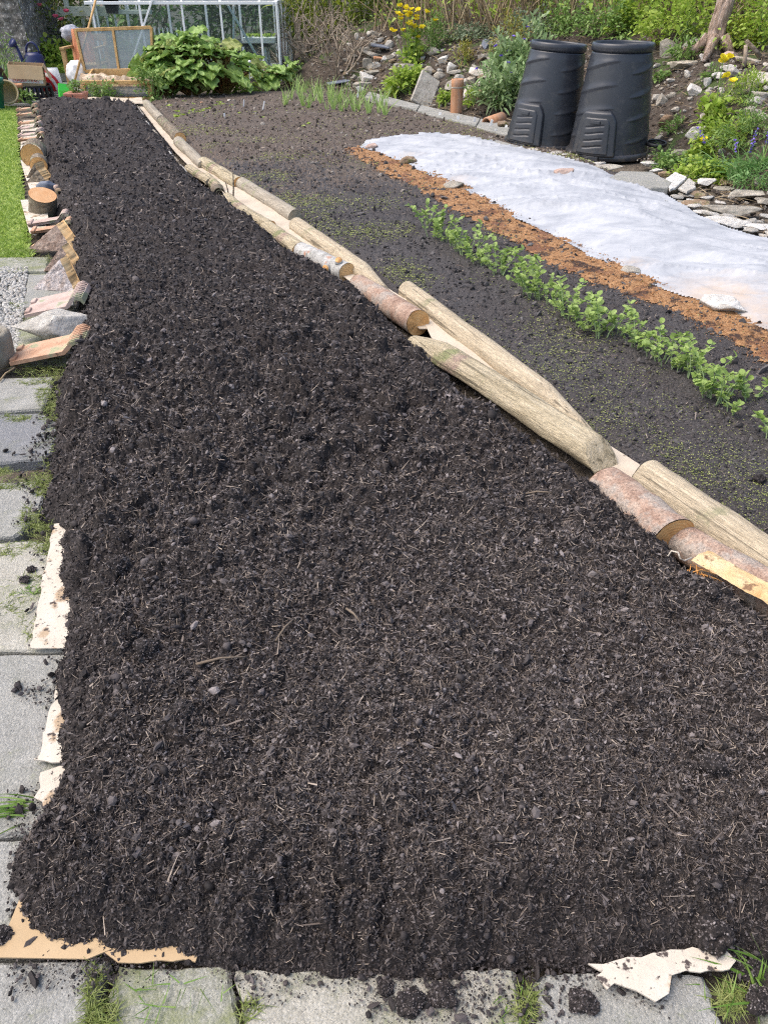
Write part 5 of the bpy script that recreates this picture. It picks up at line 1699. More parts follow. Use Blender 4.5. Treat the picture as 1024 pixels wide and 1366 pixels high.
PP = [pea(60 + i, (.17, .19, .15, .18, .14, .10)[i], (4, 5, 4, 5, 3, 3)[i]) for i in range(6)]
row = [(571, 308), (577, 316), (588, 322), (596, 326), (604, 332), (612, 337), (621, 342), (628, 346), (637, 353), (646, 360), (654, 362), (664, 368), (672, 372), (692, 385), (698, 380), (706, 394), (716, 400), (724, 402), (734, 408), (742, 416),
       (752, 424), (762, 428), (773, 436), (782, 444), (794, 446), (803, 454), (820, 446), (836, 458), (848, 466), (858, 470), (868, 478), (878, 484), (888, 490), (900, 494), (912, 502), (920, 510), (934, 520), (945, 530), (952, 538), (962, 542)]
for i, (x, y) in enumerate(row):
    src = PP[i % 5]
    p = G(x + rng.uniform(-2, 2), y + rng.uniform(-2, 2), .02)
    lab = 'young pea plant with round leaves, one of many in the row beside the fleece'
    if i == 0: lab = 'pea plant at the far end of the row'
    dup(src, p, (0, 0, rng.uniform(0, 6.28)), lab, rng.uniform(.66, 1.06))
for (x, y, lab, s) in ((976, 552, 'small pea seedling standing apart just after the end of the dense row', .75), (1002, 540, 'sprawling pea seedling next to the right frame edge', 1.0), (1030, 590, 'pea plant half cut off by the right frame edge', .95)):
    dup(PP[5], G(x, y, .02), (0, 0, rng.uniform(0, 6)), lab, s)
for o in PP:
    for c in list(o.children): bpy.data.objects.remove(c)
    bpy.data.objects.remove(o)

# onions
for i in range(62):
    px = rng.uniform(378, 520) if i < 50 else rng.uniform(400, 520); rowi = rng.integers(3)
    py = 122 + rowi * 9 + (px - 380) * .10 + rng.normal(0, 1.5)
    p = G(px, py, .02); r = np.random.default_rng(900 + i); k = r.integers(4, 8)
    d = np.c_[r.normal(0, .22, k), r.normal(0, .22, k), np.ones(k)]
    mb = MB(); mb.addp(blades(np.c_[r.normal(0, .01, (k, 2)), np.zeros(k)], d, r.uniform(.14, .34, k), r.uniform(.012, .02, k), r.uniform(.05, .5, k), r, 5))
    tag(mb.build('onion_plant', [M_ONION], loc=p), 'young onion plant with thin upright leaves in the far rows', 'onion plant', 'rows of onion plants')
# a line of small lettuce seedlings and a few stray ones
for i in range(34):
    if i < 24: px, py = 232 + i * 2.9 + rng.normal(0, 2), 157 - i * .75 + rng.normal(0, 1.5)
    else: px, py = [(308, 142), (318, 152), (340, 150), (350, 158), (412, 166), (405, 170), (226, 142), (246, 136), (238, 150), (258, 140)][i - 24]
    p = G(px, py, .02); r = np.random.default_rng(1200 + i); k = r.integers(5, 9); a = r.uniform(0, 6.28, k)
    mb = MB(); mb.addp(leaves(np.zeros((k, 3)), np.c_[np.cos(a), np.sin(a), r.uniform(.2, .9, k)], r.uniform(.03, .07, k), r.uniform(.022, .045, k), ROUND, .3, .3, r))
    tag(mb.build('salad_seedling', [M_FRESH], loc=p), 'small pale green salad seedling in the far soil', 'seedling', 'salad seedlings')

# plant labels
for (x, y, w_, h_, ln, lab) in ((333, 125, .012, .42, .1, 'tall white cane with a round knob before the rhubarb'), (325, 144, .015, .10, .15, 'white plant label left of the pair in the far soil'), (350, 149, .015, .13, .3, 'white plant label tilted to the right in the far soil'),
                                (300, 158, .02, .06, 0, 'short white plant label nearest the logs'), (586, 157, .03, .06, .1, 'leftmost of the white labels along the concrete edging'), (611, 163, .03, .07, -.1, 'second white label along the concrete edging'),
                                (632, 166, .03, .08, .1, 'third white label along the concrete edging'), (653, 172, .03, .10, .2, 'fourth and tallest white label along the concrete edging'), (673, 174, .03, .06, .3, 'white label lying by the far bin'),
                                (659, 178, .03, .05, .5, 'stubby white label near the fleece and far bin'), (477, 130, .025, .1, .1, 'white label standing among the onions')):
    p = G(x, y, .02)
    o = thing('plant_label', lab, 'plant label', p, (0, ln, rng.uniform(-.4, .4)))
    mb = MB(); mb.addp(box((0, 0, h_ / 2), (w_, .004, h_), .001), smooth=False); mb.build('tag', [M_LABEL], parent=o)
    if h_ > .3:
        mb = MB(); mb.addp(lathe([(.001, -.02), (.018, -.014), (.024, 0), (.018, .014), (.001, .02)], 14, (0, 0, h_))); mb.build('knob', [M_LABEL], parent=o)

# clay pipe standing on the edging, half pipe lying
p = G(608, 150, .05)
o = thing('clay_pipe', 'upright rusty clay pipe on the concrete edging', 'pipe', p)
mb = MB(); mb.addp(lathe([(.075, 0), (.076, .02), (.075, .30), (.078, .31), (.078, .37), (.072, .375), (.064, .37), (.064, .2), (.001, .2)], 36)); mb.build('pipe_body', [M_COPPER], parent=o)
mb = MB(); mb.addp(lathe([(.0765, .275), (.079, .28), (.079, .285), (.0765, .29)], 36)); mb.build('rim_band', [M_STONE], parent=o)
mb = MB(); a = np.linspace(0, math.pi, 14)
ring = np.c_[np.zeros(14), np.cos(a) * .075, np.sin(a) * .075]; rin = np.c_[np.zeros(14), np.cos(a) * .06, np.sin(a) * .06]
V = np.concatenate([ring - [.14, 0, 0], ring + [.14, 0, 0], rin - [.14, 0, 0], rin + [.14, 0, 0]])
F = [[i, i + 1, 15 + i, 14 + i] for i in range(13)] + [[28 + i, 42 + i, 43 + i, 29 + i] for i in range(13)] + [[i, 28 + i, 29 + i, i + 1] for i in range(13)] + [[14 + i, 15 + i, 43 + i, 42 + i] for i in range(13)]
mb.add(V, F); tag(mb.build('half_pipe', [M_COPPER], loc=G(659, 162, .05), rot=(0, -.12, .75)), 'half round clay pipe lying beside the cornflowers', 'pipe')
V, F = rock((.16, .1, .1), 640, 3, 10, .05); mb = MB(); mb.add(V, F); tag(mb.build('stone', [M_STONEB], loc=G(672, 165, .08)), 'reddish brown stone touching the half round pipe', 'stone')

# ---- named plants of the bank
def poppy(px, py, h, n_fl, spread, label, seed, fpts=None):
    p = hit(px, py); r = np.random.default_rng(seed)
    o = bush('poppy_plant', label, p, spread, spread, h * .55, 330, .085, .06, M_FRESH, HEART, seed, M_STEMG, 10, 'poppy plant')
    pts = [(r.normal(0, spread * .6), r.normal(0, spread * .5), h * r.uniform(.5, 1.0)) for _ in range(n_fl)]
    flowers(o, pts, .05, M_YEL, 5, 'flower', r, .55, M_STEMG)
    return o


poppy(548, 92, .80, 30, .17, 'tall poppy plant with many yellow flowers left of the dark green bush', 3)
poppy(950, 172, .60, 5, .12, 'poppy plant with few yellow flowers on the right bank', 4)
poppy(936, 212, .22, 1, .12, 'low poppy with one pale yellow flower near the fleece', 5)
for i, (x, y, rx, h, lab) in enumerate(((664, 140, .30, .42, 'lowest cornflower clump, right behind the half pipe'), (686, 128, .34, .52, 'big cornflower clump touching the far bin'), (700, 92, .34, .42, 'cornflower clump highest up behind the far bin'), (672, 98, .25, .34, 'cornflower clump beside the white stone'))):
    p = hit(x, y); r = np.random.default_rng(50 + i)
    o = bush('cornflower_plant', lab, p, rx, rx * .8, h, 520, .15, .036, M_CORN, OVAL, 50 + i, M_STEMG, 8, 'cornflower', 'cornflower clumps', top=.6)
    pts = [(r.normal(0, rx * .7), -rx * .3 + r.normal(0, rx * .4), h * r.uniform(.6, 1.12)) for _ in range(3)]
    flowers(o, pts, .026, M_VIO, 10, 'flower', r, .3, M_STEMG)
    for _ in range(5): pass
for i, (x, y, lab) in enumerate(((985, 238, 'bluebell clump with strap leaves at the right frame edge'), (1012, 228, 'second bluebell clump, cut off by the frame edge'), (962, 232, 'bluebell leaves beside the low poppy'))):
    p = hit(x, y); r = np.random.default_rng(80 + i)
    o = thing('bluebell_plant', lab, 'bluebell', p, group='bluebells on the right bank')
    n = 90; a = r.uniform(0, 6.28, n)
    mb = MB(); mb.addp(blades(np.c_[r.normal(0, .05, (n, 2)), np.zeros(n)], np.c_[np.cos(a) * r.uniform(.2, 1, n), np.sin(a) * r.uniform(.2, 1, n), np.ones(n)], r.uniform(.18, .36, n), r.uniform(.010, .018, n), r.uniform(.4, 1.3, n), r, 7))
    mb.build('foliage', [M_STRAP], parent=o)
    for s in range((3, 3, 1)[i]):
        q = np.array([r.normal(0, .08), r.normal(0, .06), r.uniform(.28, .40)])
        mb = MB(); mb.addp(tube([(0, 0, 0), q * [.5, .5, .6], q], [.004, .0035, .002], 5, False), mat=1)
        for k in range(9):
            c = q * (1 - .035 * k) + r.normal(0, .006, 3); az = r.uniform(0, 6.28)
            a_ = np.arange(5) * 1.2566; d = np.c_[np.cos(a_) * .4 + math.cos(az) * .5, np.sin(a_) * .4 + math.sin(az) * .5, np.full(5, -.8)]
            mb.addp(leaves(np.repeat(c[None], 5, 0), d, .022, .011, OVAL, -.2, .3, r))
        mb.build('flower_spike', [M_VIO, M_STEMG], parent=o)

BU = [  # px, py (foot), rx, h, leaves, L, W, material, profile, label, name, category
    (577, 66, .34, .46, 1500, .05, .018, M_MID, OVAL, 'rounded dark green feathery bush right of the tall poppies', 'shrub', 'shrub'),
    (545, 122, .26, .34, 500, .11, .05, M_FRESH, OVAL, 'low bright green leafy plant at the foot of the rounded rock', 'leafy_plant', 'plant'),
    (528, 118, .20, .14, 350, .05, .03, M_MID, OVAL, 'low dark green mat at the end of the onion rows', 'leafy_plant', 'plant'),
    (522, 128, .18, .12, 260, .05, .03, M_FRESH, OVAL, 'pale green weed patch beside the concrete edging', 'leafy_plant', 'plant'),
    (596, 138, .12, .14, 220, .07, .03, M_FRESH, OVAL, 'small fern like weed left of the clay pipe', 'leafy_plant', 'plant'),
    (632, 140, .16, .18, 330, .05, .02, M_FRESH, OVAL, 'bright green tuft right of the clay pipe', 'leafy_plant', 'plant'),
    (620, 86, .17, .26, 420, .07, .014, M_RUST, OVAL, 'brownish green spurge tuft in the middle of the rockery', 'spurge_plant', 'spurge'),
    (680, 72, .26, .46, 700, .08, .016, M_RUST, OVAL, 'tall orange stemmed spurge above the cornflowers', 'spurge_plant', 'spurge'),
    (632, 50, .34, .20, 700, .045, .03, M_GREYL, ROUND, 'grey green trailing plant above the purple slate', 'leafy_plant', 'plant'),
    (700, 54, .5, .30, 900, .06, .03, M_GREYL, OVAL, 'grey green shrub on the crest behind the far bin', 'shrub', 'shrub'),
    (745, 42, .4, .34, 800, .06, .03, M_MID, OVAL, 'mid green shrub showing above the far bin lid', 'shrub', 'shrub'),
    (800, 48, .5, .42, 1100, .06, .034, M_MID, OVAL, 'green shrub between and above the two bins', 'shrub', 'shrub'),
    (850, 40, .45, .5, 1000, .07, .04, M_FRESH, OVAL, 'bright green shrub above the buff boulder', 'shrub', 'shrub'),
    (905, 56, .5, .62, 1200, .075, .04, M_FRESH, OVAL, 'yellow green shrub left of the dead trunk', 'shrub', 'shrub'),
    (988, 62, .34, .32, 1600, .034, .022, M_CONIF, ROUND, 'dense yellow green mossy bush beside the dead trunk', 'shrub', 'shrub'),
    (912, 80, .16, .22, 240, .10, .025, M_MID, OVAL, 'fern clump in front of the grey green boulder', 'fern', 'fern'),
    (950, 104, .10, .10, 130, .06, .025, M_MID, OVAL, 'little green weed on the bare earth under the trunk', 'leafy_plant', 'plant'),
    (992, 134, .20, .28, 800, .06, .012, M_FRESH, OVAL, 'feathery light green fern mass on the right bank', 'fern', 'fern'),
    (1000, 190, .32, .32, 1300, .05, .012, M_MID, OVAL, 'dark green moss and fern mass behind the bluebells', 'fern', 'fern'),
    (964, 196, .28, .26, 1000, .05, .022, M_FRESH, OVAL, 'green leafy weeds behind the yellow poppies', 'leafy_plant', 'plant'),
    (908, 226, .20, .12, 420, .05, .03, M_MID, OVAL, 'low ground elder right of the small white stone', 'leafy_plant', 'plant'),
    (928, 236, .20, .14, 460, .05, .034, M_FRESH, OVAL, 'low bright ground elder above the brown faced block', 'leafy_plant', 'plant'),
    (952, 240, .20, .14, 420, .05, .034, M_FRESH, OVAL, 'bright weeds left of the bluebells', 'leafy_plant', 'plant'),
    (888, 222, .16, .10, 280, .045, .03, M_MID, OVAL, 'small weeds between the front bin and white stone', 'leafy_plant', 'plant'),
    (900, 176, .10, .14, 140, .07, .02, M_MID, OVAL, 'dark green sprig on the slope right of the front bin', 'leafy_plant', 'plant'),
    (1018, 60, .4, .7, 900, .06, .04, M_FRESH, OVAL, 'green shrub at the top right frame corner', 'shrub', 'shrub'),
    (1010, 250, .2, .12, 420, .05, .014, M_STRAP, OVAL, 'grassy weeds under the second bluebell clump', 'leafy_plant', 'plant'),
    (880, 108, .12, .14, 160, .05, .03, M_MID, OVAL, 'weed sprouting beside the lid of the front bin', 'leafy_plant', 'plant')]
for i, (x, y, rx, h, n, L, W, m_, pr, lab, nm, ct) in enumerate(BU):
    bush(nm, lab, hit(x, y), rx, rx * .8, h, n, L, W, m_, pr, 200 + i, M_STEMG, 8, ct)
for (x, y, n, L, lab, m_, sp) in ((884, 214, 26, .30, 'arching grass tuft right of the front bin base', M_STRAP, .02), (924, 118, 40, .16, 'dry grass tuft on the pale rock', M_DRY, .02), (975, 245, 60, .10, 'brown dry tuft in front of the bluebells', M_DRY, .05)):
    tuft('grass_tuft', hit(x, y), n, L, .006, sp, m_, lab, seed=int(x))

# two crossed sticks and the branch lying in the shrubs
for (a, b, ha, hb, lab, m_) in (((990, 92), (994, 60), .02, .05, 'short upright pale stick against the slab by the moss bush', M_STEM), ((1012, 80), (994, 54), .03, .1, 'brown stick crossing the pale one', M_BARK)):
    p = hit(*a) + [0, 0, ha]; q = GY(b[0], b[1], p[1] + .05)
    mb = MB(); mb.addp(tube([(0, 0, 0), (q - p) * .5 + [.01, 0, 0], q - p], [.024, .022, .02], 8)); tag(mb.build('stick', [m_], loc=p), lab, 'stick')
p0 = hit(798, 34); dd_ = p0[1]
pts = [GY(x, y, dd_) for x, y in ((790, 34), (800, 24), (812, 16), (822, 14), (830, -4))]
mb = MB(); mb.addp(tube(np.array(pts) - pts[0], [.04, .04, .038, .034, .03], 9)); tag(mb.build('branch', [M_STEM], loc=pts[0]), 'thick bent grey branch lying in the shrubs above the bins', 'branch')
pts = [GY(x, y, dd_) for x, y in ((890, -2), (912, 8), (934, 9), (962, 2), (975, -6))]
mb = MB(); mb.addp(tube(np.array(pts) - pts[0], [.014] * 5, 7)); tag(mb.build('branch', [M_STEM], loc=pts[0]), 'thin arching grey branch left of the dead trunk', 'branch')

# dead trunk
p = hit(950, 74)
pts = np.array([p + [0, 0, -.08]] + [GY(x, y, p[1] + dy) for x, y, dy in ((951, 58, .02), (956, 36, .04), (964, 12, .06), (972, -12, .1), (985, -60, .15))])
o = thing('dead_tree', 'twisted dead tree trunk with flaking reddish wood on the bank', 'tree trunk', p)
n = 30; V = []; ks = np.linspace(0, len(pts) - 1, 60)
for k_ in ks:
    c = np.array([np.interp(k_, range(len(pts)), pts[:, j]) for j in range(3)])
    r0 = np.interp(k_, [0, .5, 1, 2, 3, 5], [.18, .135, .10, .09, .085, .08])
    th = np.arange(n) * 2 * math.pi / n
    rr = r0 * (1 + .38 * vn2(np.cos(th + k_ * .5) * 2.2 + 5, np.sin(th + k_ * .5) * 2.2 + k_ * .35, 3) + .22 * vn2(th * 4, np.full(n, k_ * 1.1), 5))
    V.append(c + np.c_[rr * np.cos(th), rr * np.sin(th), .05 * vn2(th * 3, np.full(n, k_), 8)])
V = np.concatenate(V) - p
F = [[i * n + k, i * n + (k + 1) % n, (i + 1) * n + (k + 1) % n, (i + 1) * n + k] for i in range(59) for k in range(n)]
mb = MB(); mb.add(V, F, 0, False); mb.build('trunk', [M_DIRTY], parent=o)
for k in range(5):
    a = k * 1.25 + .4; e = np.array([math.cos(a) * .34, math.sin(a) * .3, 0])
    mb = MB(); mb.addp(tube([(e[0] * .25, e[1] * .25, .18), (e[0] * .6, e[1] * .6, .06), e + [0, 0, -.04 + (.1 if e[1] > 0 else 0)]], [.07, .05, .02], 9)); mb.build('root', [M_DIRTY], parent=o)


# ------------------------------------------------------------------ branching shrubs
def twiggy(name, label, p, h, spread, n_main, seed, mat=M_STEM, depth_=4, r0=.018, cat='shrub', lean=(0, 0)):
    r = np.random.default_rng(seed)
    o = thing(name, label, cat, p)
    def grow(mb, a, d, L, rad, lev):
        pts = [a]; dd = d.copy()
        for i in range(4):
            dd = unit(dd + r.normal(0, .16, 3) + np.array([0, 0, .05])); pts.append(pts[-1] + dd * L / 4)
        mb.addp(tube(pts, np.linspace(rad, rad * .72, 5), 6 if lev < 2 else 5, False))
        if lev >= depth_: return
        for i in range(2 if lev else 3):
            s = pts[r.integers(2, 5)] if i else pts[-1]
            grow(mb, s, unit(dd + r.normal(0, .5, 3)), L * r.uniform(.62, .85), rad * .68, lev + 1)
    for k in range(n_main):
        a = 2 * math.pi * k / n_main + r.uniform(-.3, .3)
        d = unit(np.array([math.cos(a) * spread + lean[0], math.sin(a) * spread + lean[1], 1.0]))
        mb = MB(); grow(mb, np.array([math.cos(a) * .07, math.sin(a) * .07, -.05]), d, h * .36, r0 * r.uniform(.8, 1.2), 0)
        mb.build('branch', [mat], parent=o)
    return o


twiggy('bare_shrub', 'leafless pale shrub with tangled arching twigs beside the greenhouse', G(425, 103), 1.25, .55, 9, 5, depth_=4, r0=.024)
twiggy('bare_shrub', 'smaller leafless shrub before the left stone heap', hit(452, 98), 1.0, .9, 6, 6, depth_=4, r0=.018, lean=(.5, 0))
twiggy('bare_shrub', 'bare twigs between the greenhouse corner and rhubarb', G(388, 100), 1.1, .5, 5, 8, depth_=3, r0=.015, lean=(-.3, 0))
tuft('strap_leaf_clump', G(420, 106), 150, .55, .02, .16, M_STRAP, 'clump of arching strap leaves under the bare shrub', 'plant', seed=77)
tuft('strap_leaf_clump', G(395, 110), 60, .35, .016, .10, M_STRAP, 'smaller strap leaf clump beside the rhubarb', 'plant', seed=78)

# dry upright stems along the crest
for i, x in enumerate(range(532, 1040, 26)):
    py = np.interp(x, [532, 600, 700, 800, 900, 1040], [34, 34, 34, 26, 22, 40]) + rng.uniform(-5, 4)
    p = hit(x + rng.uniform(-5, 5), py); r = np.random.default_rng(300 + i)
    dense = 26 if x < 720 else 14
    o = thing('dry_stem_clump', 'clump of dry brown stalks on the crest of the bank', 'dead stems', p, group='dry stalks on the crest')
    mb = MB()
    for k in range(dense):
        b0 = np.array([r.normal(0, .26), r.normal(0, .2), -.05]); e = b0 + np.array([r.normal(0, .30), r.normal(0, .22), r.uniform(.35, 1.3)])
        mb.addp(tube([b0, (b0 + e) / 2 + r.normal(0, .04, 3), e], [.011, .009, .005], 5, False))
    mb.build('stalks', [M_DRY], parent=o)
    n = 170 if x > 640 else 110
    B = np.c_[r.normal(0, .3, n), r.normal(0, .22, n), r.uniform(.1, 1.1, n)]
    mb = MB(); mb.addp(leaves(B, r.normal(size=(n, 3)) + [0, 0, .2], r.uniform(.05, .10, n), r.uniform(.03, .06, n), HEART, .3, .2, r)); mb.build('foliage', [M_FRESH], parent=o)

# ground cover on the bank
n = 34000
x = rng.uniform(-1.5, 9.5, n); y = rng.uniform(4, 22, n); d_ = bank_d(x, y)
cover = smooth(-.05, .25, fbm2(x * .9, y * .9, 4, 99) + np.interp(d_, [0, .5, 1.2, 2.2, 9], [-.28, -.26, -.06, .15, .4]))
bare = np.exp(-((x - 3.75) / .55) ** 2 - ((y - 8.2) / .8) ** 2)
k = (d_ > .05) & (rng.random(n) < cover * (1 - bare)); x, y = x[k], y[k]; n = len(x); z = H(x, y)
a = rng.uniform(0, 6.28, n)
mb = MB()
for j, (m_, Lr, pr) in enumerate(((M_MID, (.04, .09), OVAL), (M_GREYL, (.03, .07), OVAL), (M_FRESH, (.04, .09), ROUND), (M_DRY, (.08, .18), BLADE))):
    s = (rng.integers(0, 4, n) == j) if j < 3 else (rng.random(n) < .6)
    q = s.sum()
    dirs = np.c_[np.cos(a[s]), np.sin(a[s]), rng.uniform(.1, 1.2, q)]
    L = rng.uniform(*Lr, q)
    mb.addp(leaves(np.c_[x[s], y[s], z[s] + rng.uniform(0, .10, q)], dirs, L, L * (.5 if j < 3 else .06), pr, .4, .3), mat=j)
tag(mb.build('ground_cover', [M_MID, M_GREYL, M_FRESH, M_DRY]), 'mixed low plants and dead stalks covering the bank', kind='stuff')
# chips and twiglets of litter on bare earth of the bank
n = 16000
px = rng.uniform(440, 1024, n); x = rng.uniform(-1.2, 5.2, n); y = rng.uniform(4.5, 15, n); d_ = bank_d(x, y); k = (d_ > -.35) & (d_ < 1.8); x, y = x[k], y[k]; n = len(x)
V, F = knobbly(9); r_ = rng.uniform(.005, .022, n)
mb = MB(); V, F = scatter(V, F, np.c_[x, y, H(x, y) + r_ * .2], r_[:, None] * rng.uniform(.6, 1.3, (n, 3)), rand_rot(n)); mb.add(V, F, 0, False)
m = n // 2; a = rng.uniform(0, 6.28, m); mb.addp(blades(np.c_[x[:m], y[:m], H(x[:m], y[:m]) + .012], np.c_[np.cos(a), np.sin(a), rng.uniform(-.1, .4, m)], rng.uniform(.05, .2, m), .006, .2), mat=1)
M_LIT = gmat('earth_and_grit', [(.1, .08, .06)], scale=40, rough=.9, bump=0, island=[(.03, .024, .02), (.07, .055, .045), (.14, .12, .10), (.36, .34, .3)])
tag(mb.build('bank_litter', [M_LIT, M_DRY]), 'grit, earth clods and dead twigs littering the bank', kind='stuff')

# shrubs and trees that close the view behind
for i, (X0, Y0, rx, h, n, L, W, m_, lab) in enumerate((
        (-.9, 16.6, 1.0, 2.6, 3400, .20, .03, M_CONIF, 'golden green conifer behind the bare shrub'), (.2, 17.8, 1.2, 2.6, 3000, .12, .06, M_DARK, 'dark evergreen shrub behind the golden conifer'),
        (1.7, 18.6, 1.4, 2.4, 2600, .12, .07, M_MID, 'mid green hedge shrub beyond the dry stalks'), (3.8, 18.0, 1.6, 2.4, 2600, .12, .07, M_FRESH, 'pale green hedge shrub behind the bins'),
        (5.8, 16.5, 1.6, 2.4, 2600, .12, .07, M_DARK, 'dark shrub far behind the front bin'), (7.4, 14.4, 1.5, 2.4, 2600, .12, .07, M_MID, 'mid green shrub behind the dead trunk'),
        (8.0, 11.5, 1.5, 2.2, 2400, .12, .07, M_FRESH, 'light green shrub right of the dead trunk'), (8.2, 8.6, 1.4, 2.2, 1800, .12, .07, M_DARK, 'dark shrub beyond the right frame edge'),
        (-3.2, 21.5, 1.6, 3.0, 3000, .16, .08, M_DARK, 'dark shrub seen through the greenhouse glass'), (-5.6, 21.8, 1.7, 3.0, 3000, .16, .08, M_MID, 'green shrub behind the left greenhouse panes'),
        (-8.2, 21.0, 1.7, 3.0, 2400, .16, .08, M_DARK, 'dark hedge shrub behind the pink flowered bush'), (-1.6, 19.4, 1.1, 2.4, 2000, .14, .07, M_DARK, 'dark shrub right behind the greenhouse corner'),
        (2.9, 15.2, .9, 1.2, 1500, .10, .06, M_FRESH, 'fresh green shrub among the dry stalks'), (4.6, 13.2, .9, 1.1, 1500, .10, .05, M_MID, 'shrub on the slope high above the far bin'),
        (5.6, 11.2, .9, 1.2, 1500, .10, .05, M_FRESH, 'fresh green shrub high above the front bin'), (-11, 19, 2.0, 3.2, 2400, .16, .08, M_DARK, 'hedge shrub beyond the left frame edge'))):
    p = np.array([X0, Y0, float(H(np.array([X0]), np.array([Y0]))[0])])
    bush('hedge_shrub' if i not in (12, 13, 14) else 'shrub', lab, p, rx, rx * .7, h, int(n * 1.15), L, W, m_, OVAL, 600 + i, M_STEM, 14, 'shrub', top=.1, hollow=.25)


# ------------------------------------------------------------------ the far end
def bars(mb, segs, w, mat=0):
    for a, b in segs: mb.addp(bar(a, b, w), mat=mat, smooth=False)


def part(name, mat, parent, *shapes, smooth=False):
    mb = MB()
    for s in shapes: mb.addp(s, smooth=smooth)
    return mb.build(name, [mat], parent=parent)


# greenhouse
YG = 15.0
gR = GY(372, 100, YG)[0]; gL = GY(132, 100, YG)[0]
zE = float(GY(367, 4, YG)[2])
o = thing('greenhouse', 'aluminium framed greenhouse with glass panes behind the rhubarb', 'greenhouse', ((gL + gR) / 2, YG, 0))
cxg = (gL + gR) / 2; wL, wR = gL - cxg, gR - cxg; dG = 2.0; zR = 2.0; YB = dG
posts = [GY(x, 60, YG)[0] - cxg for x in (132, 194, 249, 299, 350, 372)]
for x in posts:
    part('post', M_ALU, o, bar((x, 0, 0), (x, 0, zE), .032))
    part('post', M_ALU, o, bar((x, YB, 0), (x, YB, zE), .04))
    part('roof_bar', M_ALU, o, bar((x, 0, zE), (x, YB / 2, zR), .03))
    part('roof_bar', M_ALU, o, bar((x, YB, zE), (x, YB / 2, zR), .03))
for y, z in ((0, zE), (0, .06), (YB, zE), (YB, .06), (YB / 2, zR)):
    part('rail', M_ALU, o, bar((wL, y - .003, z), (wR, y - .003, z), .042 if z > .5 else .05))
for x in (wL, wR):
    part('rail', M_ALU, o, bar((x, 0, .06), (x, YB, .06), .05)); part('rail', M_ALU, o, bar((x, 0, zE), (x, YB, zE), .05))
    for y in (.5, 1.0, 1.5): part('post', M_ALU, o, bar((x, y, 0), (x, y, zE + .6), .03))
pxl = lambda px, py: GY(px, py, YG) - np.array([cxg, YG, 0])
part('brace', M_ALU, o, bar(pxl(302, 4) + [0, .02, 0], pxl(348, 84) + [0, .02, 0], .035))
part('brace', M_ALU, o, bar(pxl(311, 4) + [0, .06, 0], pxl(311, 84) + [0, .06, 0], .03))
part('brace', M_ALU, o, bar(pxl(214, -30) + [0, -.03, 0], pxl(176, 84) + [0, -.03, 0], .03))
for a, b in zip(posts[:-1], posts[1:]):
    part('pane', M_GLASS, o, box(((a + b) / 2, 0, zE / 2 + .02), (b - a - .05, .005, zE - .12), .001))
    part('pane', M_GLASS, o, box(((a + b) / 2, YB, zE / 2 + .02), (b - a - .05, .005, zE - .12), .001))
for y in (.25, .75, 1.25, 1.75):
    part('pane', M_GLASS, o, box((wR, y, zE / 2 + .02), (.005, .45, zE - .14), .001))
tank = thing('staging_bench', 'dark slatted staging bench inside the greenhouse', 'bench', (cxg, YG + .6, 0))
zS = float(GY(225, 58, YG + .35)[2])
part('bench_top', M_BLK, tank, box((.3, 0, zS - .02), (wR - wL - .9, .55, .05)))
for x in (wL + .8, 0, wR - .25):
    part('leg', M_ALU, tank, bar((x, -.2, 0), (x, -.2, zS - .05), .04)); part('leg', M_ALU, tank, bar((x, .2, 0), (x, .2, zS - .05), .04))
for i, x in enumerate((204, 208, 214, 219, 225, 231, 237, 243, 258, 264, 270)):
    p = GY(x, 57, YG + .35); p[2] = zS + .005
    t = thing('seedling_pot', 'small black pot with a plant label on the greenhouse staging', 'plant pot', p, group='pots on the greenhouse staging')
    mb = MB(); mb.addp(lathe([(.030, 0), (.042, .08), (.045, .08), (.045, .092), (.038, .092), (.036, .08), (.001, .075)], 16)); mb.build('pot_body', [M_BLK], parent=t)
    part('tag', M_LABEL, t, box((.01, 0, .15), (.022, .003, .15), .001))
    r = np.random.default_rng(i); k = 9; a = r.uniform(0, 6.28, k)
    mb = MB(); mb.addp(leaves(np.c_[r.normal(0, .012, (k, 2)), np.full(k, .08)], np.c_[np.cos(a), np.sin(a), r.uniform(.5, 1.6, k)], .07, .03, OVAL, .3, .3, r)); mb.build('foliage', [M_MID], parent=t)
p = GY(347, 56, YG + .35); p[2] = zS + .005
t = thing('seed_tray', 'long white seed tray on the right end of the staging', 'seed tray', p)
part('tray', M_WHT, t, box((0, 0, .045), (.55, .22, .09), .01)); mb = MB(); r = np.random.default_rng(3); k = 60; a = r.uniform(0, 6.28, k)
mb.addp(leaves(np.c_[r.uniform(-.25, .25, k), r.uniform(-.1, .1, k), np.full(k, .09)], np.c_[np.cos(a), np.sin(a), r.uniform(.8, 2, k)], .10, .03, OVAL, .3, .3, r)); mb.build('foliage', [M_FRESH], parent=t)
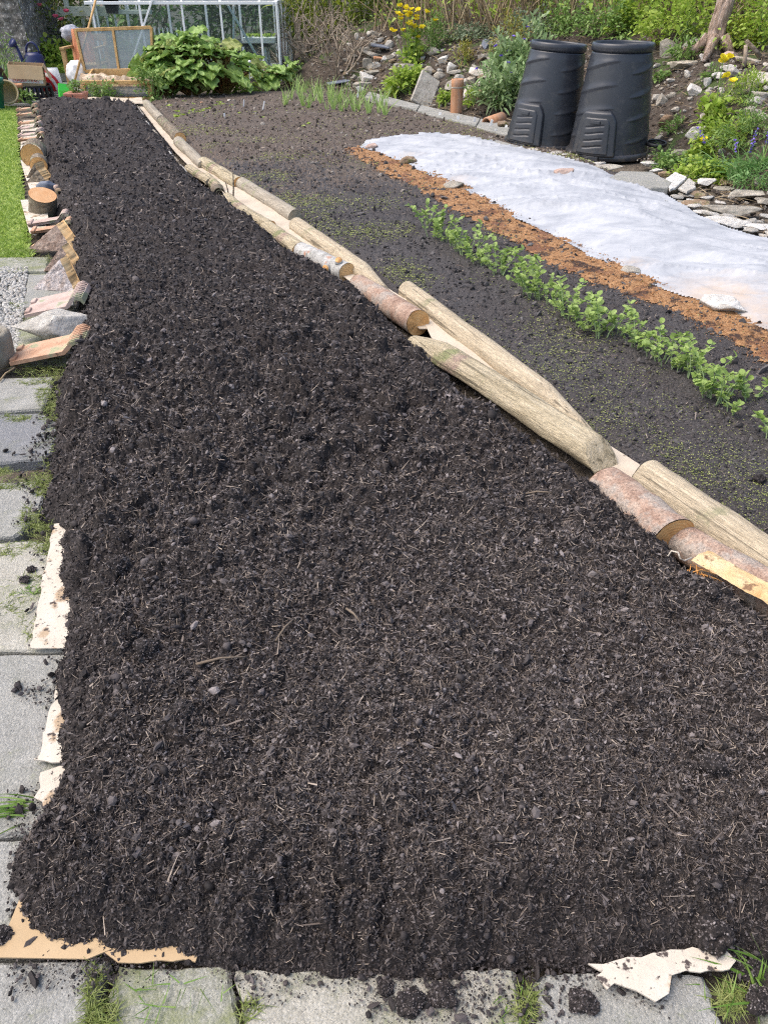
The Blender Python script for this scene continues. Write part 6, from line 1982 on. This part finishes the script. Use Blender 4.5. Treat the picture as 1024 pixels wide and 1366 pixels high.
# things in the left bay: plank shelf and green plants
t = thing('plank_shelf', 'pale grey wooden ladder shelf at the greenhouse left end', 'shelf', GY(112, 44, 15.6) * [1, 1, 0])
for x in (-.20, .22): part('upright', M_PAINTG, t, bar((x, 0, 0), (x, 0, 1.6), .07))
zz = float(GY(112, 15, 15.6)[2]); part('board', M_PAINTG, t, box((.05, -.05, zz), (.9, .03, .14)))
part('brace', M_PAINTG, t, bar((-.05, .04, zz - .4), (.2, .04, zz + .5), .06))
p = GY(160, 42, YG + .5) * [1, 1, 0]; bush('tomato_plant', 'green tomato like plants in the left greenhouse bay', p, .42, .2, .72, 500, .12, .05, M_MID, OVAL, 81, M_STEMG, 8, 'plant')
p = GY(172, 16, YG + .45); t = thing('shelf_plank', 'white wooden plank shelf inside the left greenhouse bay', 'shelf', p)
part('board', M_PAINTG, t, box((0, 0, 0), (.75, .14, .06)))
p = GY(170, 13, YG + .45)
for i, x in enumerate((-.14, .02, .16)):
    mb = MB(); mb.addp(box((0, 0, .06), (.02, .004, .1), .001), smooth=False); tag(mb.build('plant_label', [M_LABEL], loc=p + [x, 0, .0]), ('left', 'middle', 'right')[i] + ' white label standing on the greenhouse plank shelf', 'plant label')
p = GY(149, 6, YG + .4); t = thing('black_pot', 'large black pot on the shelf beside the greenhouse door', 'plant pot', p)
mb = MB(); mb.addp(lathe([(.10, -.12), (.14, .16), (.15, .16), (.15, .19), (.13, .19), (.12, .14), (.001, .12)], 24)); mb.build('pot_body', [M_BLK], parent=t)

# cold frame
YC = 12.5
Pc = lambda px, py, y=YC: GY(px, py, y)
org = np.array([Pc(157, 134)[0], YC, 0])
o = thing('cold_frame', 'wooden cold frame with its glazed lid propped open', 'cold frame', org)
xl, xr = Pc(115, 134)[0] - org[0], Pc(203, 134)[0] - org[0]
zt = float(Pc(157, 110)[2])
def Lp(px, py, y): return GY(px, py, y) - org
part('front_rail', M_PINEW, o, box(((xl + xr) / 2, 0, zt), (xr - xl + .06, .05, .05)), box(((xl + xr) / 2, 0, .02), (xr - xl + .06, .045, .04)))
for x in (xl, xr): part('corner_post', M_PINEW, o, box((x, 0, zt / 2), (.06, .055, zt - .06)))
part('front_pane', M_POLY, o, box(((xl + xr) / 2, .003, zt / 2), (xr - xl - .07, .006, zt - .10), .001))
for x in (xl, xr):
    part('side_board', M_PINEW, o, hull([(x - .012, .03, 0), (x + .012, .03, 0), (x - .012, .03, zt), (x + .012, .03, zt), (x - .012, .55, 0), (x + .012, .55, 0), (x - .012, .55, zt + .12), (x + .012, .55, zt + .12)]))
part('back_board', M_PINEW, o, box(((xl + xr) / 2, .565, (zt + .12) / 2), (xr - xl + .05, .024, zt + .12)))
yb = YC + .60; yt = YC + .66
c0, c1, c2, c3 = Lp(101, 40, yt), Lp(202, 36.5, yt), Lp(205, 92, yb), Lp(114, 95, yb)
lid = part('lid', M_PINEW, o, bar(c0, c1, .05, .04), bar(c2, c3, .05, .04))
part('lid_stile', M_PINEW, lid, bar(c0, c3, .055, .035)); part('lid_stile', M_PINEW, lid, bar(c1, c2, .055, .035))
part('lid_bar', M_PINEW, lid, bar(Lp(151, 38, yt), Lp(159, 93, yb), .05, .034))
nrm = np.array([0, .004, 0])
mb = MB(); q = [c0, c1, c2, c3]; mb.add([a_ + nrm for a_ in q] + [a_ - nrm for a_ in q], [[0, 1, 2, 3], [7, 6, 5, 4], [0, 4, 5, 1], [1, 5, 6, 2], [2, 6, 7, 3], [3, 7, 4, 0]], 0, False); mb.build('lid_pane', [M_POLY], parent=lid)
# sacking inside
sx_ = np.linspace(-.55, .5, 60); sy_ = np.linspace(0, .42, 24); SXX, SYY = np.meshgrid(sx_, sy_)
hh = zt + .04 - .16 * SYY + .07 * fbm2(SXX * 3, SYY * 5, 3, 6) + .05 * (1 - 2 * np.abs(fbm2(SXX * 6, SYY * 3, 3, 9))) + .06 * SYY
V = np.stack([SXX, SYY + .06, hh], -1).reshape(-1, 3)
bot = V.copy(); bot[:, 2] = .03
i0 = np.arange(60)
mb = MB(); mb.add(np.concatenate([V, bot[:60]]), np.concatenate([gridfaces(24, 60), np.stack([i0[:-1], 1440 + i0[:-1], 1440 + i0[1:], i0[1:]], 1)]))
tag(mb.build('sacking', [M_SACK], loc=org + [(xl + xr) / 2 + .02, 0, 0]), 'crumpled brown sacking piled inside the cold frame', 'sack')
bush('leafy_plant', 'leafy green weeds in front of the cold frame pane, left', Pc(128, 135, YC - .12) * [1, 1, 0], .10, .08, .26, 150, .07, .025, M_MID, OVAL, 91, M_STEMG, 5, 'plant')
bush('leafy_plant', 'leafy green weeds in front of the cold frame pane, middle', Pc(148, 135, YC - .12) * [1, 1, 0], .13, .08, .30, 240, .07, .025, M_MID, OVAL, 92, M_STEMG, 5, 'plant')
bush('mint_plant', 'upright small leaved green plant between cold frame and rhubarb', G(206, 134), .20, .16, .55, 520, .06, .035, M_MID, OVAL, 93, M_STEMG, 8, 'plant')

# tools leaning
for (a, b, ya, yb_, r_, m_, lab) in (((99, 112), (129, -4), 12.9, 13.6, .016, M_PINEW, 'long wooden handle leaning left of the cold frame lid'),):
    p = GY(a[0], a[1], ya); q = GY(b[0], b[1], yb_)
    mb = MB(); mb.addp(tube([(0, 0, 0), (q - p) / 2, q - p], r_, 9)); tag(mb.build('tool_handle', [m_], loc=p), lab, 'tool')

# chair with coat
yc = 13.9
p = GY(112, 100, yc) * [1, 1, 0]
o = thing('garden_chair', 'wooden garden chair with a coat over it behind the cold frame', 'chair', p)
zt_ = float(GY(100, 50, yc)[2]); zs_ = .36
xa, xb = GY(97, 60, yc)[0] - p[0], GY(140, 60, yc)[0] - p[0]
for x in (xa, xb):
    part('back_post', M_CHAIRW, o, bar((x, 0, 0), (x, .06, zt_), .06)); part('leg', M_CHAIRW, o, bar((x, -.45, 0), (x, -.45, zs_ + .2), .06)); part('armrest', M_CHAIRW, o, bar((x, -.5, zs_ + .22), (x, .04, zs_ + .22), .07, .03))
part('backrest', M_CHAIRW, o, box(((xa + xb) / 2, .05, zt_), (xb - xa + .06, .04, .09)), *[box((xa + (xb - xa) * k / 6, .045, (zt_ + zs_) / 2), (.04, .02, zt_ - zs_ - .1)) for k in range(1, 6)])
part('seat', M_CHAIRW, o, *[box(((xa + xb) / 2, -.42 + k * .085, zs_), (xb - xa, .07, .025)) for k in range(6)])
def cloth(name, w_, h_, d_, mat, loc, label, seed, cat):
    u, v = np.meshgrid(np.linspace(-1, 1, 30), np.linspace(0, 1, 30))
    X_ = u * w_ / 2 * (.78 + .3 * v + .08 * fbm2(v * 3, u * 2, 2, seed)); Z_ = h_ / 2 - v * h_ + .03 * fbm2(u * 3, v * 2, 2, seed + 1)
    Y_ = -d_ * np.sqrt(np.clip(1 - u * u, 0, 1)) * .5 + .05 * fbm2(u * 5, v * 1.5, 3, seed + 2)
    front = np.stack([X_, Y_, Z_], -1).reshape(-1, 3); back = front * [1, 0, 1] + [0, .03, 0]
    mb = MB(); mb.add(front, gridfaces(30, 30)); mb.add(back, gridfaces(30, 30)[:, ::-1])
    e = [k for k in range(29)]
    return tag(mb.build(name, [mat], loc=loc), label, cat)
cloth('coat', .36, .52, .20, M_ORCL, GY(113, 66, yc - .04), 'faded orange coat hanging over the garden chair', 7, 'coat')
V, F = ico(4); V = V * [.15, .13, .11] * (1 + .25 * fbm3(V * 2.4, 3, 4))[:, None]; mb = MB(); mb.add(V, F)
tag(mb.build('cloth_bundle', [M_GREYC], loc=GY(95, 44, yc + .03)), 'grey and white cloth bundle on top of the garden chair', 'cloth')
V, F = ico(4); V = V * [.14, .12, .18] * (1 + .3 * fbm3(V * 2.6, 3, 14))[:, None]; mb = MB(); mb.add(V, F)
tag(mb.build('white_sack', [M_WHT], loc=GY(103, 99, 13.2)), 'white plastic sack slumped beside the cold frame', 'sack')

# step behind the path and grass bank
p = G(78, 112); mb = MB()
mb.addp(box((0, .5, .06), (2.4, .30, .12)), smooth=False); mb.addp(box((0, .85, .15), (2.4, .34, .30)), smooth=False)
tag(mb.build('stone_step', [M_CONCM], loc=p), 'low mossy stone steps behind the red sack', 'steps')
n = 16000; x = rng.uniform(-9.5, -4.6, n); y = rng.uniform(14.9, 18.6, n)
mb = MB(); mb.addp(blades(np.c_[x, y, np.full(n, .22)], np.c_[rng.normal(0, .4, (n, 2)), np.ones(n)], rng.uniform(.08, .26, n), .016, .6))
mb.addp(box((-7.05, 16.75, .11), (4.9, 3.7, .24)), mat=1, smooth=False)
tag(mb.build('grass', [M_GRASS, M_LAWNB]), 'unmown grass bank behind the steps', kind='stuff')

# camellia
p = np.array([-6.6, 16.0, .2]); p[0] = GY(68, 60, 16.0)[0]
o = bush('camellia', 'big camellia shrub with pink flowers at top left', p, 1.05, .8, 2.2, 5200, .10, .055, M_CAM, OVAL, 95, M_BARK, 16, 'shrub', top=0, hollow=.55)
q = lambda px, py: GY(px, py, 15.2) - p
flowers(o, [q(54, 8), q(75, 23), q(82, 27), q(89, 16), q(40, 44)], .055, M_PINKF, 9, 'flower', None, .6)
bush('leafy_plant', 'pale green bushy plant below the camellia', GY(48, 70, 15.3) * [1, 1, 0] + [0, 0, .2], .35, .25, .42, 420, .12, .07, M_FRESH, OVAL, 96, M_STEMG, 8, 'plant')
bush('leafy_plant', 'grassy green plant right below the camellia', GY(82, 72, 15.2) * [1, 1, 0] + [0, 0, .2], .4, .3, .34, 420, .14, .05, M_FRESH, OVAL, 97, M_STEMG, 8, 'plant')

# rubble wall end
xw = GY(33, 60, 14.6)[0]
m = 46; zs = np.linspace(-.05, 2.4, 60); xs = np.linspace(-2.2, 0, 50)
XX, ZZ = np.meshgrid(xs, zs)
d1, i1 = worley(XX * 5 + .4 * fbm2(XX * 3, ZZ * 3, 2, 4), ZZ * 9, 7)
dep = .06 * (np.clip(1 - d1 * 1.2, 0, 1) * (.4 + i1) - .3)
mb = MB(); mb.add(np.stack([XX + .10 * (1 - ZZ / 2.4), -dep, ZZ], -1).reshape(-1, 3), gridfaces(60, 50))
ys = np.linspace(0, 1.5, 30); YY, ZZ2 = np.meshgrid(ys, zs); d1, i1 = worley(YY * 5, ZZ2 * 9, 17); dep = .06 * (np.clip(1 - d1 * 1.2, 0, 1) * (.4 + i1) - .3)
mb.add(np.stack([dep + .10 * (1 - ZZ2 / 2.4), YY, ZZ2], -1).reshape(-1, 3), gridfaces(60, 30))
tag(mb.build('rubble_wall', [M_ROUGHSTONE], loc=(xw, 14.6, 0)), 'rough grey rubble wall end with white lichen at top left', 'stone wall')
bpy.data.objects['rubble_wall']['kind'] = 'thing'
tuft('strap_leaf_clump', GY(6, 124, 12.9) * [1, 1, 0], 60, .75, .022, .08, M_STRAP, 'tall strap leaves at the left frame edge beside the cardboard box', 'plant', lean=(.15, 0), droop=.3, seed=79)
bush('leafy_plant', 'fine leaved green bush at the left frame edge against the wall', GY(4, 92, 13.9) * [1, 1, 0], .38, .3, .80, 1200, .08, .016, M_MID, OVAL, 98, M_STEMG, 8, 'plant')

# crate, carton, watering can, sack
ycr = 12.75
pc_ = GY(46, 131, ycr) * [1, 1, 0]
o = thing('plastic_crate', 'black plastic crate standing on the path', 'crate', pc_, (0, 0, .42))
hC = .17
for z in (.012, hC - .012): part('crate_rim', M_BLK, o, *[bar(a_, b_, .024) for a_, b_ in (((-.26, -.19, z), (.26, -.19, z)), ((-.26, .19, z), (.26, .19, z)), ((-.26, -.205, z), (-.26, .205, z)), ((.26, -.205, z), (.26, .205, z)))])
for sgn in (-1, 1):
    part('crate_side', M_BLK, o, *[box((-.26 + k * .065, sgn * .19, hC / 2), (.03, .012, hC - .045)) for k in range(9)])
    part('crate_end', M_BLK, o, *[box((sgn * .26, -.16 + k * .064, hC / 2), (.012, .03, hC - .045)) for k in range(6)])
part('crate_floor', M_BLK, o, box((0, 0, .012), (.49, .35, .012)))
o = thing('cardboard_box', 'brown cardboard box with drooping flaps on the black crate', 'box', pc_ + [-.03, 0, hC + .005], (.05, .07, .30))
part('box_body', M_CARDB, o, box((0, -.165, .13), (.46, .006, .26), .001), box((0, .165, .13), (.46, .006, .26), .001), box((-.23, 0, .13), (.006, .324, .26), .001), box((.23, 0, .13), (.006, .324, .26), .001), box((0, 0, .004), (.45, .32, .006), .001))
part('flap', M_CARDB, o, hull([(-.23, -.172, .262), (.225, -.172, .262), (-.235, -.235, .10), (.23, -.235, .10), (-.23, -.168, .266), (.225, -.168, .266), (-.235, -.230, .098), (.23, -.230, .098)]))
part('flap', M_CARDB, o, hull([(.236, -.16, .262), (.236, .16, .262), (.32, -.17, .10), (.32, .16, .10), (.232, -.16, .266), (.232, .16, .266), (.315, -.17, .098), (.315, .16, .098)]))
tp = part('tape', M_WHT, o, box((-.02, -.1705, .072), (.46, .002, .055), .0005))
cu = bpy.data.curves.new('lettering', 'FONT'); cu.body = 'FRAGILE  FRAG'; cu.size = .052; cu.align_x = 'CENTER'; cu.align_y = 'CENTER'; cu.extrude = .0005
tmp = bpy.data.objects.new('tmp', cu); COL.objects.link(tmp); bpy.context.view_layer.update()
me = bpy.data.meshes.new_from_object(tmp.evaluated_get(bpy.context.evaluated_depsgraph_get())); bpy.data.objects.remove(tmp)
me.materials.clear(); me.materials.append(M_RED)
lt = bpy.data.objects.new('lettering', me); COL.objects.link(lt); lt.parent = tp; lt.location = (-.02, -.1725, .072); lt.rotation_euler = (math.pi / 2, 0, 0)
# watering can behind
yk = 13.5; pk = GY(50, 96, yk) * [1, 1, 0]
o = thing('watering_can', 'dark blue plastic watering can behind the cardboard box', 'watering can', pk + [0, 0, .0])
zt_ = float(GY(50, 70, yk)[2]); hC2 = zt_
mb = MB(); V, F = lathe([(.12, 0), (.14, .02), (.145, hC2 * .6), (.13, hC2 * .92), (.09, hC2), (.001, hC2 + .005)], 32); mb.add(V * [1.05, .8, 1], F); mb.build('can_body', [M_BLUE], parent=o)
a = np.linspace(0, math.pi, 12); part('handle', M_BLUE, o, tube(np.c_[np.cos(a) * .10, np.zeros(12), hC2 - .02 + np.sin(a) * .15], .016, 8), smooth=True)
sp_ = part('spout', M_BLUE, o, tube([(-.10, 0, .15), (-.17, -.02, hC2 * .75), (-.21, -.05, hC2 + .10)], [.035, .026, .02], 12), smooth=True)
part('rose', M_BLUE, sp_, tube([(-.205, -.045, hC2 + .085), (-.23, -.08, hC2 + .12), (-.245, -.10, hC2 + .135)], [.022, .06, .065], 18), smooth=True)
# red sack
ys_ = 13.1; p = GY(70, 123, ys_) * [1, 1, 0]; u, v = np.meshgrid(np.linspace(-1, 1, 40), np.linspace(0, 1, 40))
hS = float(GY(70, 90, ys_)[2])
def sackf(y_sgn):
    w__ = .17 * (1 - .35 * np.abs(v - .45) ** 1.5)
    return np.stack([u * w__, y_sgn * .08 * np.sqrt(np.clip(1 - u * u, 0, 1)) * np.sin(np.clip(v, .02, .98) * math.pi) ** .6 + .008 * fbm2(u * 3, v * 3, 2, 3), v * hS + .015 * fbm2(u * 2, v * 2, 2, 9)], -1).reshape(-1, 3)
o = thing('compost_sack', 'red and white plastic sack standing right of the crate', 'sack', p, (0, 0, .2))
Fq = gridfaces(40, 40); front = sackf(-1); cen = front[Fq].mean(1)
rr_ = np.hypot(cen[:, 0] + .16, cen[:, 2] - .06)
band = (rr_ > .235) & (rr_ < .275); white = (rr_ > .315) | (cen[:, 2] < .05)
mb = MB(); mb.add(front, Fq[~band & ~white], 0); mb.f.append((Fq[white], 1, True)); mb.f.append((Fq[band], 1, True)); mb.add(sackf(1), Fq[:, ::-1], 1); mb.build('sack_body', [M_RED, M_WHT], parent=o)

# pots on the left
def pot(p, r_, h_, mat, label, rot=(0, 0, 0), nm='plant_pot', fill=True):
    o = thing(nm, label, 'plant pot', p, rot)
    mb = MB(); mb.addp(lathe([(r_ * .62, 0), (r_ * .92, h_ * .8), (r_, h_ * .8), (r_ * 1.02, h_), (r_ * .9, h_), (r_ * .84, h_ * .75), (r_ * .6, .02), (.001, .02)], 32)); mb.build('pot_body', [mat], parent=o)
    if fill:
        mb = MB(); mb.addp(lathe([(r_ * .86, h_ * .82), (.001, h_ * .84)], 24)); mb.build('soil_fill', [M_SOIL], parent=o)
    return o
pot(GY(20, 134, 12.35) * [1, 1, 0], .15, .22, M_TERRA, 'terracotta pot between the cream bowl and crate')
pot(GY(10, 142, 11.9) * [1, 1, 0] + [0, .12, .10], .15, .20, M_CREAM, 'cream glazed bowl lying on its side at the lawn edge', (1.15, 0, .35), fill=False)
pot(GY(12, 128, 12.55) * [1, 1, 0] + [0, 0, .2], .11, .20, M_BLK, 'black plastic pot tipped over on the terracotta pot', (-.3, -.75, 0), fill=False)
pot(GY(-6, 141, 11.7) * [1, 1, 0], .18, .36, M_DGRN, 'dark green pot cut off by the left frame edge')
bush('leafy_plant', 'small weed beside the terracotta pot at the path edge', G(33, 137), .09, .08, .16, 90, .09, .03, M_MID, OVAL, 99, M_STEMG, 4, 'plant')
p = GY(104, 137, 11.95) * [1, 1, 0]
o = thing('plant_trough', 'pinkish plastic trough with a small leafy plant', 'plant trough', p)
part('trough_body', M_PINKP, o, hull([(sx * (.10 if z == 0 else .125), sy * (.09 if z == 0 else .11), z) for sx in (-1, 1) for sy in (-1, 1) for z in (0, .14)]), box((0, 0, .150), (.27, .24, .03)))
r = np.random.default_rng(5); k = 150; a = r.uniform(0, 6.28, k); mb = MB(); mb.addp(leaves(np.c_[r.normal(0, .05, (k, 2)), r.uniform(.16, .3, k)], np.c_[np.cos(a), np.sin(a), r.uniform(.2, 1.5, k)], .055, .025, OVAL, .3, .3, r)); mb.build('foliage', [M_MID], parent=o)
p = GY(88, 132, 12.2) * [1, 1, 0]
o = thing('seed_packet_bag', 'bright green and white plastic bag left of the pink trough', 'bag', p, (-.12, .15, .5))
part('bag_body', M_GRN, o, hull([(sx * .09, sy * (.05 if z < .2 else .015), z) for sx in (-1, 1) for sy in (-1, 1) for z in (0, .15, .24)])); part('white_panel', M_WHT, o, hull([(sx * .05 + .035, -.053 + (.0 if z < .12 else .012), z) for sx in (-1, 1) for z in (.04, .14)] + [(sx * .05 + .035, -.058 + (.0 if z < .12 else .012), z) for sx in (-1, 1) for z in (.04, .14)]))


# ------------------------------------------------------------------ rhubarb
def rhubarb(label, p, n, R_, h, seed, old=.1):
    r = np.random.default_rng(seed); o = thing('rhubarb_plant', label, 'rhubarb', p, group='rhubarb by the greenhouse')
    m1, m2 = 13, 15
    for i in range(n):
        a = r.uniform(0, 6.28); el = r.random() ** .7
        if i % 3 == 0: a = -math.pi / 2 + r.uniform(-1.2, 1.2)
        e = np.array([math.cos(a) * R_ * el, math.sin(a) * R_ * el * .7, h * (1.02 - .72 * el ** 1.6) * r.uniform(.75, 1.05)])
        L = r.uniform(.17, .31); 
        dn = unit(np.array([math.cos(a), math.sin(a), .75 - 1.0 * el])); sd = unit(np.cross(dn, [0, 0, 1.0])); up_ = np.cross(sd, dn)
        roll = r.normal(0, .35); sd, up_ = sd * math.cos(roll) + up_ * math.sin(roll), up_ * math.cos(roll) - sd * math.sin(roll)
        t, s = np.meshgrid(np.linspace(0, 1, m1), np.linspace(-1, 1, m2), indexing='ij')
        w_ = L * .52 * np.interp(t, [0, .08, .25, .5, .8, .95, 1], [.45, .85, 1, .93, .6, .28, .05])
        w_ = w_ * (1 + .16 * np.sin(t * 21 + r.uniform(0, 6)) * np.abs(s))
        tt = t - .16 * (np.abs(s) ** 2) * (t < .2) 
        ph = r.uniform(0, 6, 3)
        zz = .13 * L * np.sin(s * 9 + ph[0]) * np.abs(s) * np.sin(t * 9 + ph[1]) + .10 * L * np.abs(s) - .055 * L * np.abs(np.sin(t * 14 + np.abs(s) * 3)) * (1 - np.abs(s) * .4) + .03 * L * vn2(t * 7 + i, s * 5, seed)
        c = e + dn * (tt * L)[..., None] + sd * (s * w_)[..., None] + up_ * zz[..., None] - np.array([0, 0, 1]) * (.32 * L * t * t)[..., None]
        mb = MB(); mb.add(c.reshape(-1, 3), gridfaces(m1, m2)); lf = mb.build('leaf', [M_RHUBY if r.random() < old else M_RHUB], parent=o)
        mb = MB(); b0 = np.array([e[0] * .12, e[1] * .12, 0]); mb.addp(tube([b0, (b0 + e) / 2 + [0, 0, .06], e], [.017, .014, .009], 7, False)); mb.build('stalk', [M_RHST], parent=lf)
    return o


rhubarb('largest rhubarb plant, with big crinkled leaves right of the cold frame', G(258, 126), 105, .72, .76, 1)
rhubarb('rhubarb plant left of the largest one, against the cold frame', G(224, 127), 46, .40, .58, 2)
rhubarb('yellowing rhubarb plant right of the largest one', G(300, 124), 50, .60, .66, 3, .35)
rhubarb('small rhubarb plant under the greenhouse corner', G(348, 114), 24, .45, .40, 4, .3)
rhubarb('rhubarb shoots near the bare shrub', G(388, 112), 9, .3, .34, 5, .2)
bush('leafy_plant', 'low bright green weeds along the front of the rhubarb', G(322, 122), .5, .12, .2, 260, .10, .06, M_FRESH, OVAL, 121, M_STEMG, 6, 'plant')
V, F = rock((.06, .05, .04), 411, 3, 8, .05); 
for k, (x, y, m_, lab) in enumerate(((224, 136, M_STONEB, 'brown stone at the rhubarb foot nearest the logs'), (306, 134, M_STONEW, 'pale dead leaf scrap of stone at the rhubarb foot'), (269, 137, M_TERRA, 'small red shard on the soil before the rhubarb'))):
    mb = MB(); mb.add(V * (1.2 - .2 * k), F); tag(mb.build('stone', [m_], loc=G(x, y, .03)), lab, 'stone')

# ------------------------------------------------------------------ clods and bits on the compost and around it
for i, (x, y, r_, lab, on) in enumerate(((530, 1192, .026, 'smooth round clod low in the middle of the compost', 1), (962, 1220, .036, 'largest round clod near the bottom right corner', 1), (1012, 1248, .034, 'second large clod touching the right frame edge', 1), (946, 1032, .028, 'dark round clod at the right of the compost', 1),
                                       (657, 690, .028, 'clod in the middle of the compost before the logs', 1), (582, 952, .020, 'brownish pebble like clod in the middle of the compost', 1), (430, 952, .013, 'small bluish round pebble in the compost', 1), (945, 796, .036, 'broad clod beside the split log', 1), (247, 958, .022, 'round clod at the left side of the compost', 1),
                                       (548, 1342, .024, 'dark clod lying on the pale bottom slab', 0), (514, 1320, .016, 'smaller dark clod on the pale bottom slab by the compost foot', 0), (776, 1340, .024, 'fibrous dark clod left of the torn cardboard flap', 0), (590, 1330, .024, 'flat crumbling clod right of the two on the pale slab', 0),
                                       (34, 776, .016, 'lower of two dark clods beside the small grass tuft', 0), (43, 762, .014, 'upper of two dark clods beside the small grass tuft', 0), (48, 1170, .02, 'dark clod at the left compost corner', 0), (6, 1252, .022, 'dark clod touching the left frame edge', 0), (1012, 1338, .028, 'dark rounded clod in the bottom right corner', 0),
                                       (775, 452, .02, 'dark clod beside the pea row', 2), (1008, 650, .022, 'dark clod on the soil near the right frame edge', 2), (740, 598, .016, 'clod by the pointed post tip', 2), (445, 545, .03, 'lumpy dark clod in the upper middle of the compost', 1), (405, 595, .034, 'ragged clod beside a hollow in the compost', 1), (160, 760, .03, 'rough clod near the left edge of the compost', 1), (195, 870, .032, 'dark rough clod above the lower left part of the compost', 1))):
    p = G(x, y, .11 if on == 1 else 0)
    if on == 1: p[2] = float(comp_z(np.array([p[0]]), np.array([p[1]]))[0][0]) + r_ * .15
    else: p[2] = r_ * .45 + (.02 if on == 2 else 0)
    V, F = ico(4)
    V = V * (1 + .75 * fbm3(V * 1.5 + i * 3, 4, i) + .22 * fbm3(V * 7 + i, 3, i))[:, None] * [r_, r_ * .85, r_ * (.62 if on == 0 else .8)]
    mb = MB(); mb.add(V, F, 0, False)
    if on != 2:
        nn_ = 260; k = rng.integers(0, len(V), nn_); u_ = unit(V[k]); 
        W_, F_ = scatter(OCT[0], OCT[1], V[k], (rng.uniform(.03, .10, nn_) * r_)[:, None] * rng.uniform(.6, 1.3, (nn_, 3)), rand_rot(nn_)); mb.add(W_, F_, 1, False)
    tag(mb.build('soil_clod', [M_COMP, M_CRUMBD], loc=p), lab, 'clod')
# orange pine needles and string by the split log
B = []; DD = []
for k in range(26):
    B.append(G(rng.normal(928, 8), rng.normal(760, 5), .10)); DD.append((rng.normal(.4, .7), rng.normal(-.3, .6), rng.normal(.1, .3)))
mb = MB(); mb.addp(blades(np.array(B), np.array(DD), rng.uniform(.03, .08, 26), .003, .3))
M_NEED = gmat('dry_pine_needles', [(.5, .22, .06), (.6, .32, .1)], scale=5, bump=0)
tag(mb.build('pine_needles', [M_NEED]), 'wisp of orange dry pine needles beside the split log', kind='stuff')
pts = [G(x, y, z) for x, y, z in ((890, 742, .11), (895, 735, .12), (904, 737, .13), (906, 745, .12), (912, 748, .10), (922, 744, .10))]
mb = MB(); mb.addp(tube(np.array(pts) - pts[0], .0025, 6)); tag(mb.build('string', [M_CARDW], loc=pts[0]), 'short end of pale string curling over the sawn pink log', 'string')
pts = [G(x, y, z) for x, y, z in ((0, 508, .01), (8, 498, .01), (18, 492, .012), (24, 486, .01))]
mb = MB(); mb.addp(tube(np.array(pts) - pts[0], .004, 6)); tag(mb.build('straw', [M_DRY], loc=pts[0]), 'pale straw on the slab below the stone pot', 'straw')
M_STICK = gmat('pale_twig', [(.12, .09, .065), (.19, .15, .11)], scale=10, bump=.3)
for (a, b, lab) in (((696, 660), (733, 670), 'mossy brown twig on the compost before the pink log'), ((368, 856), (392, 832), 'pale straight twig left of the middle of the compost'), ((262, 886), (328, 882), 'long thin pale stalk on the left of the compost'), ((462, 818), (482, 836), 'short pale stick in the middle of the compost')):
    p = G(a[0], a[1], .13); q = G(b[0], b[1], .13)
    for w__ in (p, q): w__[2] = float(comp_z(np.array([w__[0]]), np.array([w__[1]]))[0][0]) + .012
    mb = MB(); mb.addp(tube([(0, 0, 0), (q - p) * .5 + [0, 0, .008], q - p], [.0035, .003, .002], 6)); tag(mb.build('twig', [M_STICK], loc=p), lab, 'twig')


# ------------------------------------------------------------------ camera and light
cam = bpy.data.cameras.new('camera')
cam.sensor_fit = 'VERTICAL'; cam.sensor_height = 36.0; cam.lens = FPX / 1366 * 36.0
cam.clip_start = .05; cam.clip_end = 400
co = bpy.data.objects.new('camera', cam); COL.objects.link(co)
co.location = (0, 0, CAMH); co.rotation_euler = (math.pi / 2 - PITCH, 0, 0)
scene.camera = co

EL, AZ = math.radians(60), math.radians(-95)      # sun high on the left, behind thin cloud
w = bpy.data.worlds.new('World'); scene.world = w; w.use_nodes = True
nt = w.node_tree; nt.nodes.clear()
sky = nt.nodes.new('ShaderNodeTexSky'); sky.sky_type = 'NISHITA'; sky.sun_disc = False
sky.sun_elevation = EL; sky.sun_rotation = AZ; sky.air_density = 1.0; sky.dust_density = 4.0; sky.ozone_density = .6
bg = nt.nodes.new('ShaderNodeBackground'); bg.inputs[1].default_value = .15
ow = nt.nodes.new('ShaderNodeOutputWorld')
nt.links.new(sky.outputs[0], bg.inputs[0]); nt.links.new(bg.outputs[0], ow.inputs[0])
sl = bpy.data.lights.new('sun', 'SUN'); sl.energy = 1.0; sl.angle = math.radians(60); sl.color = (1, .955, .89)
so = bpy.data.objects.new('sun', sl); COL.objects.link(so)
dv = Vector((math.sin(AZ) * math.cos(EL), math.cos(AZ) * math.cos(EL), math.sin(EL)))
so.rotation_euler = dv.to_track_quat('Z', 'Y').to_euler(); so.location = dv * 30
scene.cycles.use_denoising = False
scene.cycles.pixel_filter_type = 'BLACKMAN_HARRIS'; scene.cycles.filter_width = 1.2
vs = scene.view_settings
vs.view_transform = 'Standard'; vs.look = 'None'; vs.gamma = 1; vs.use_curve_mapping = False
vs.exposure = 1.02
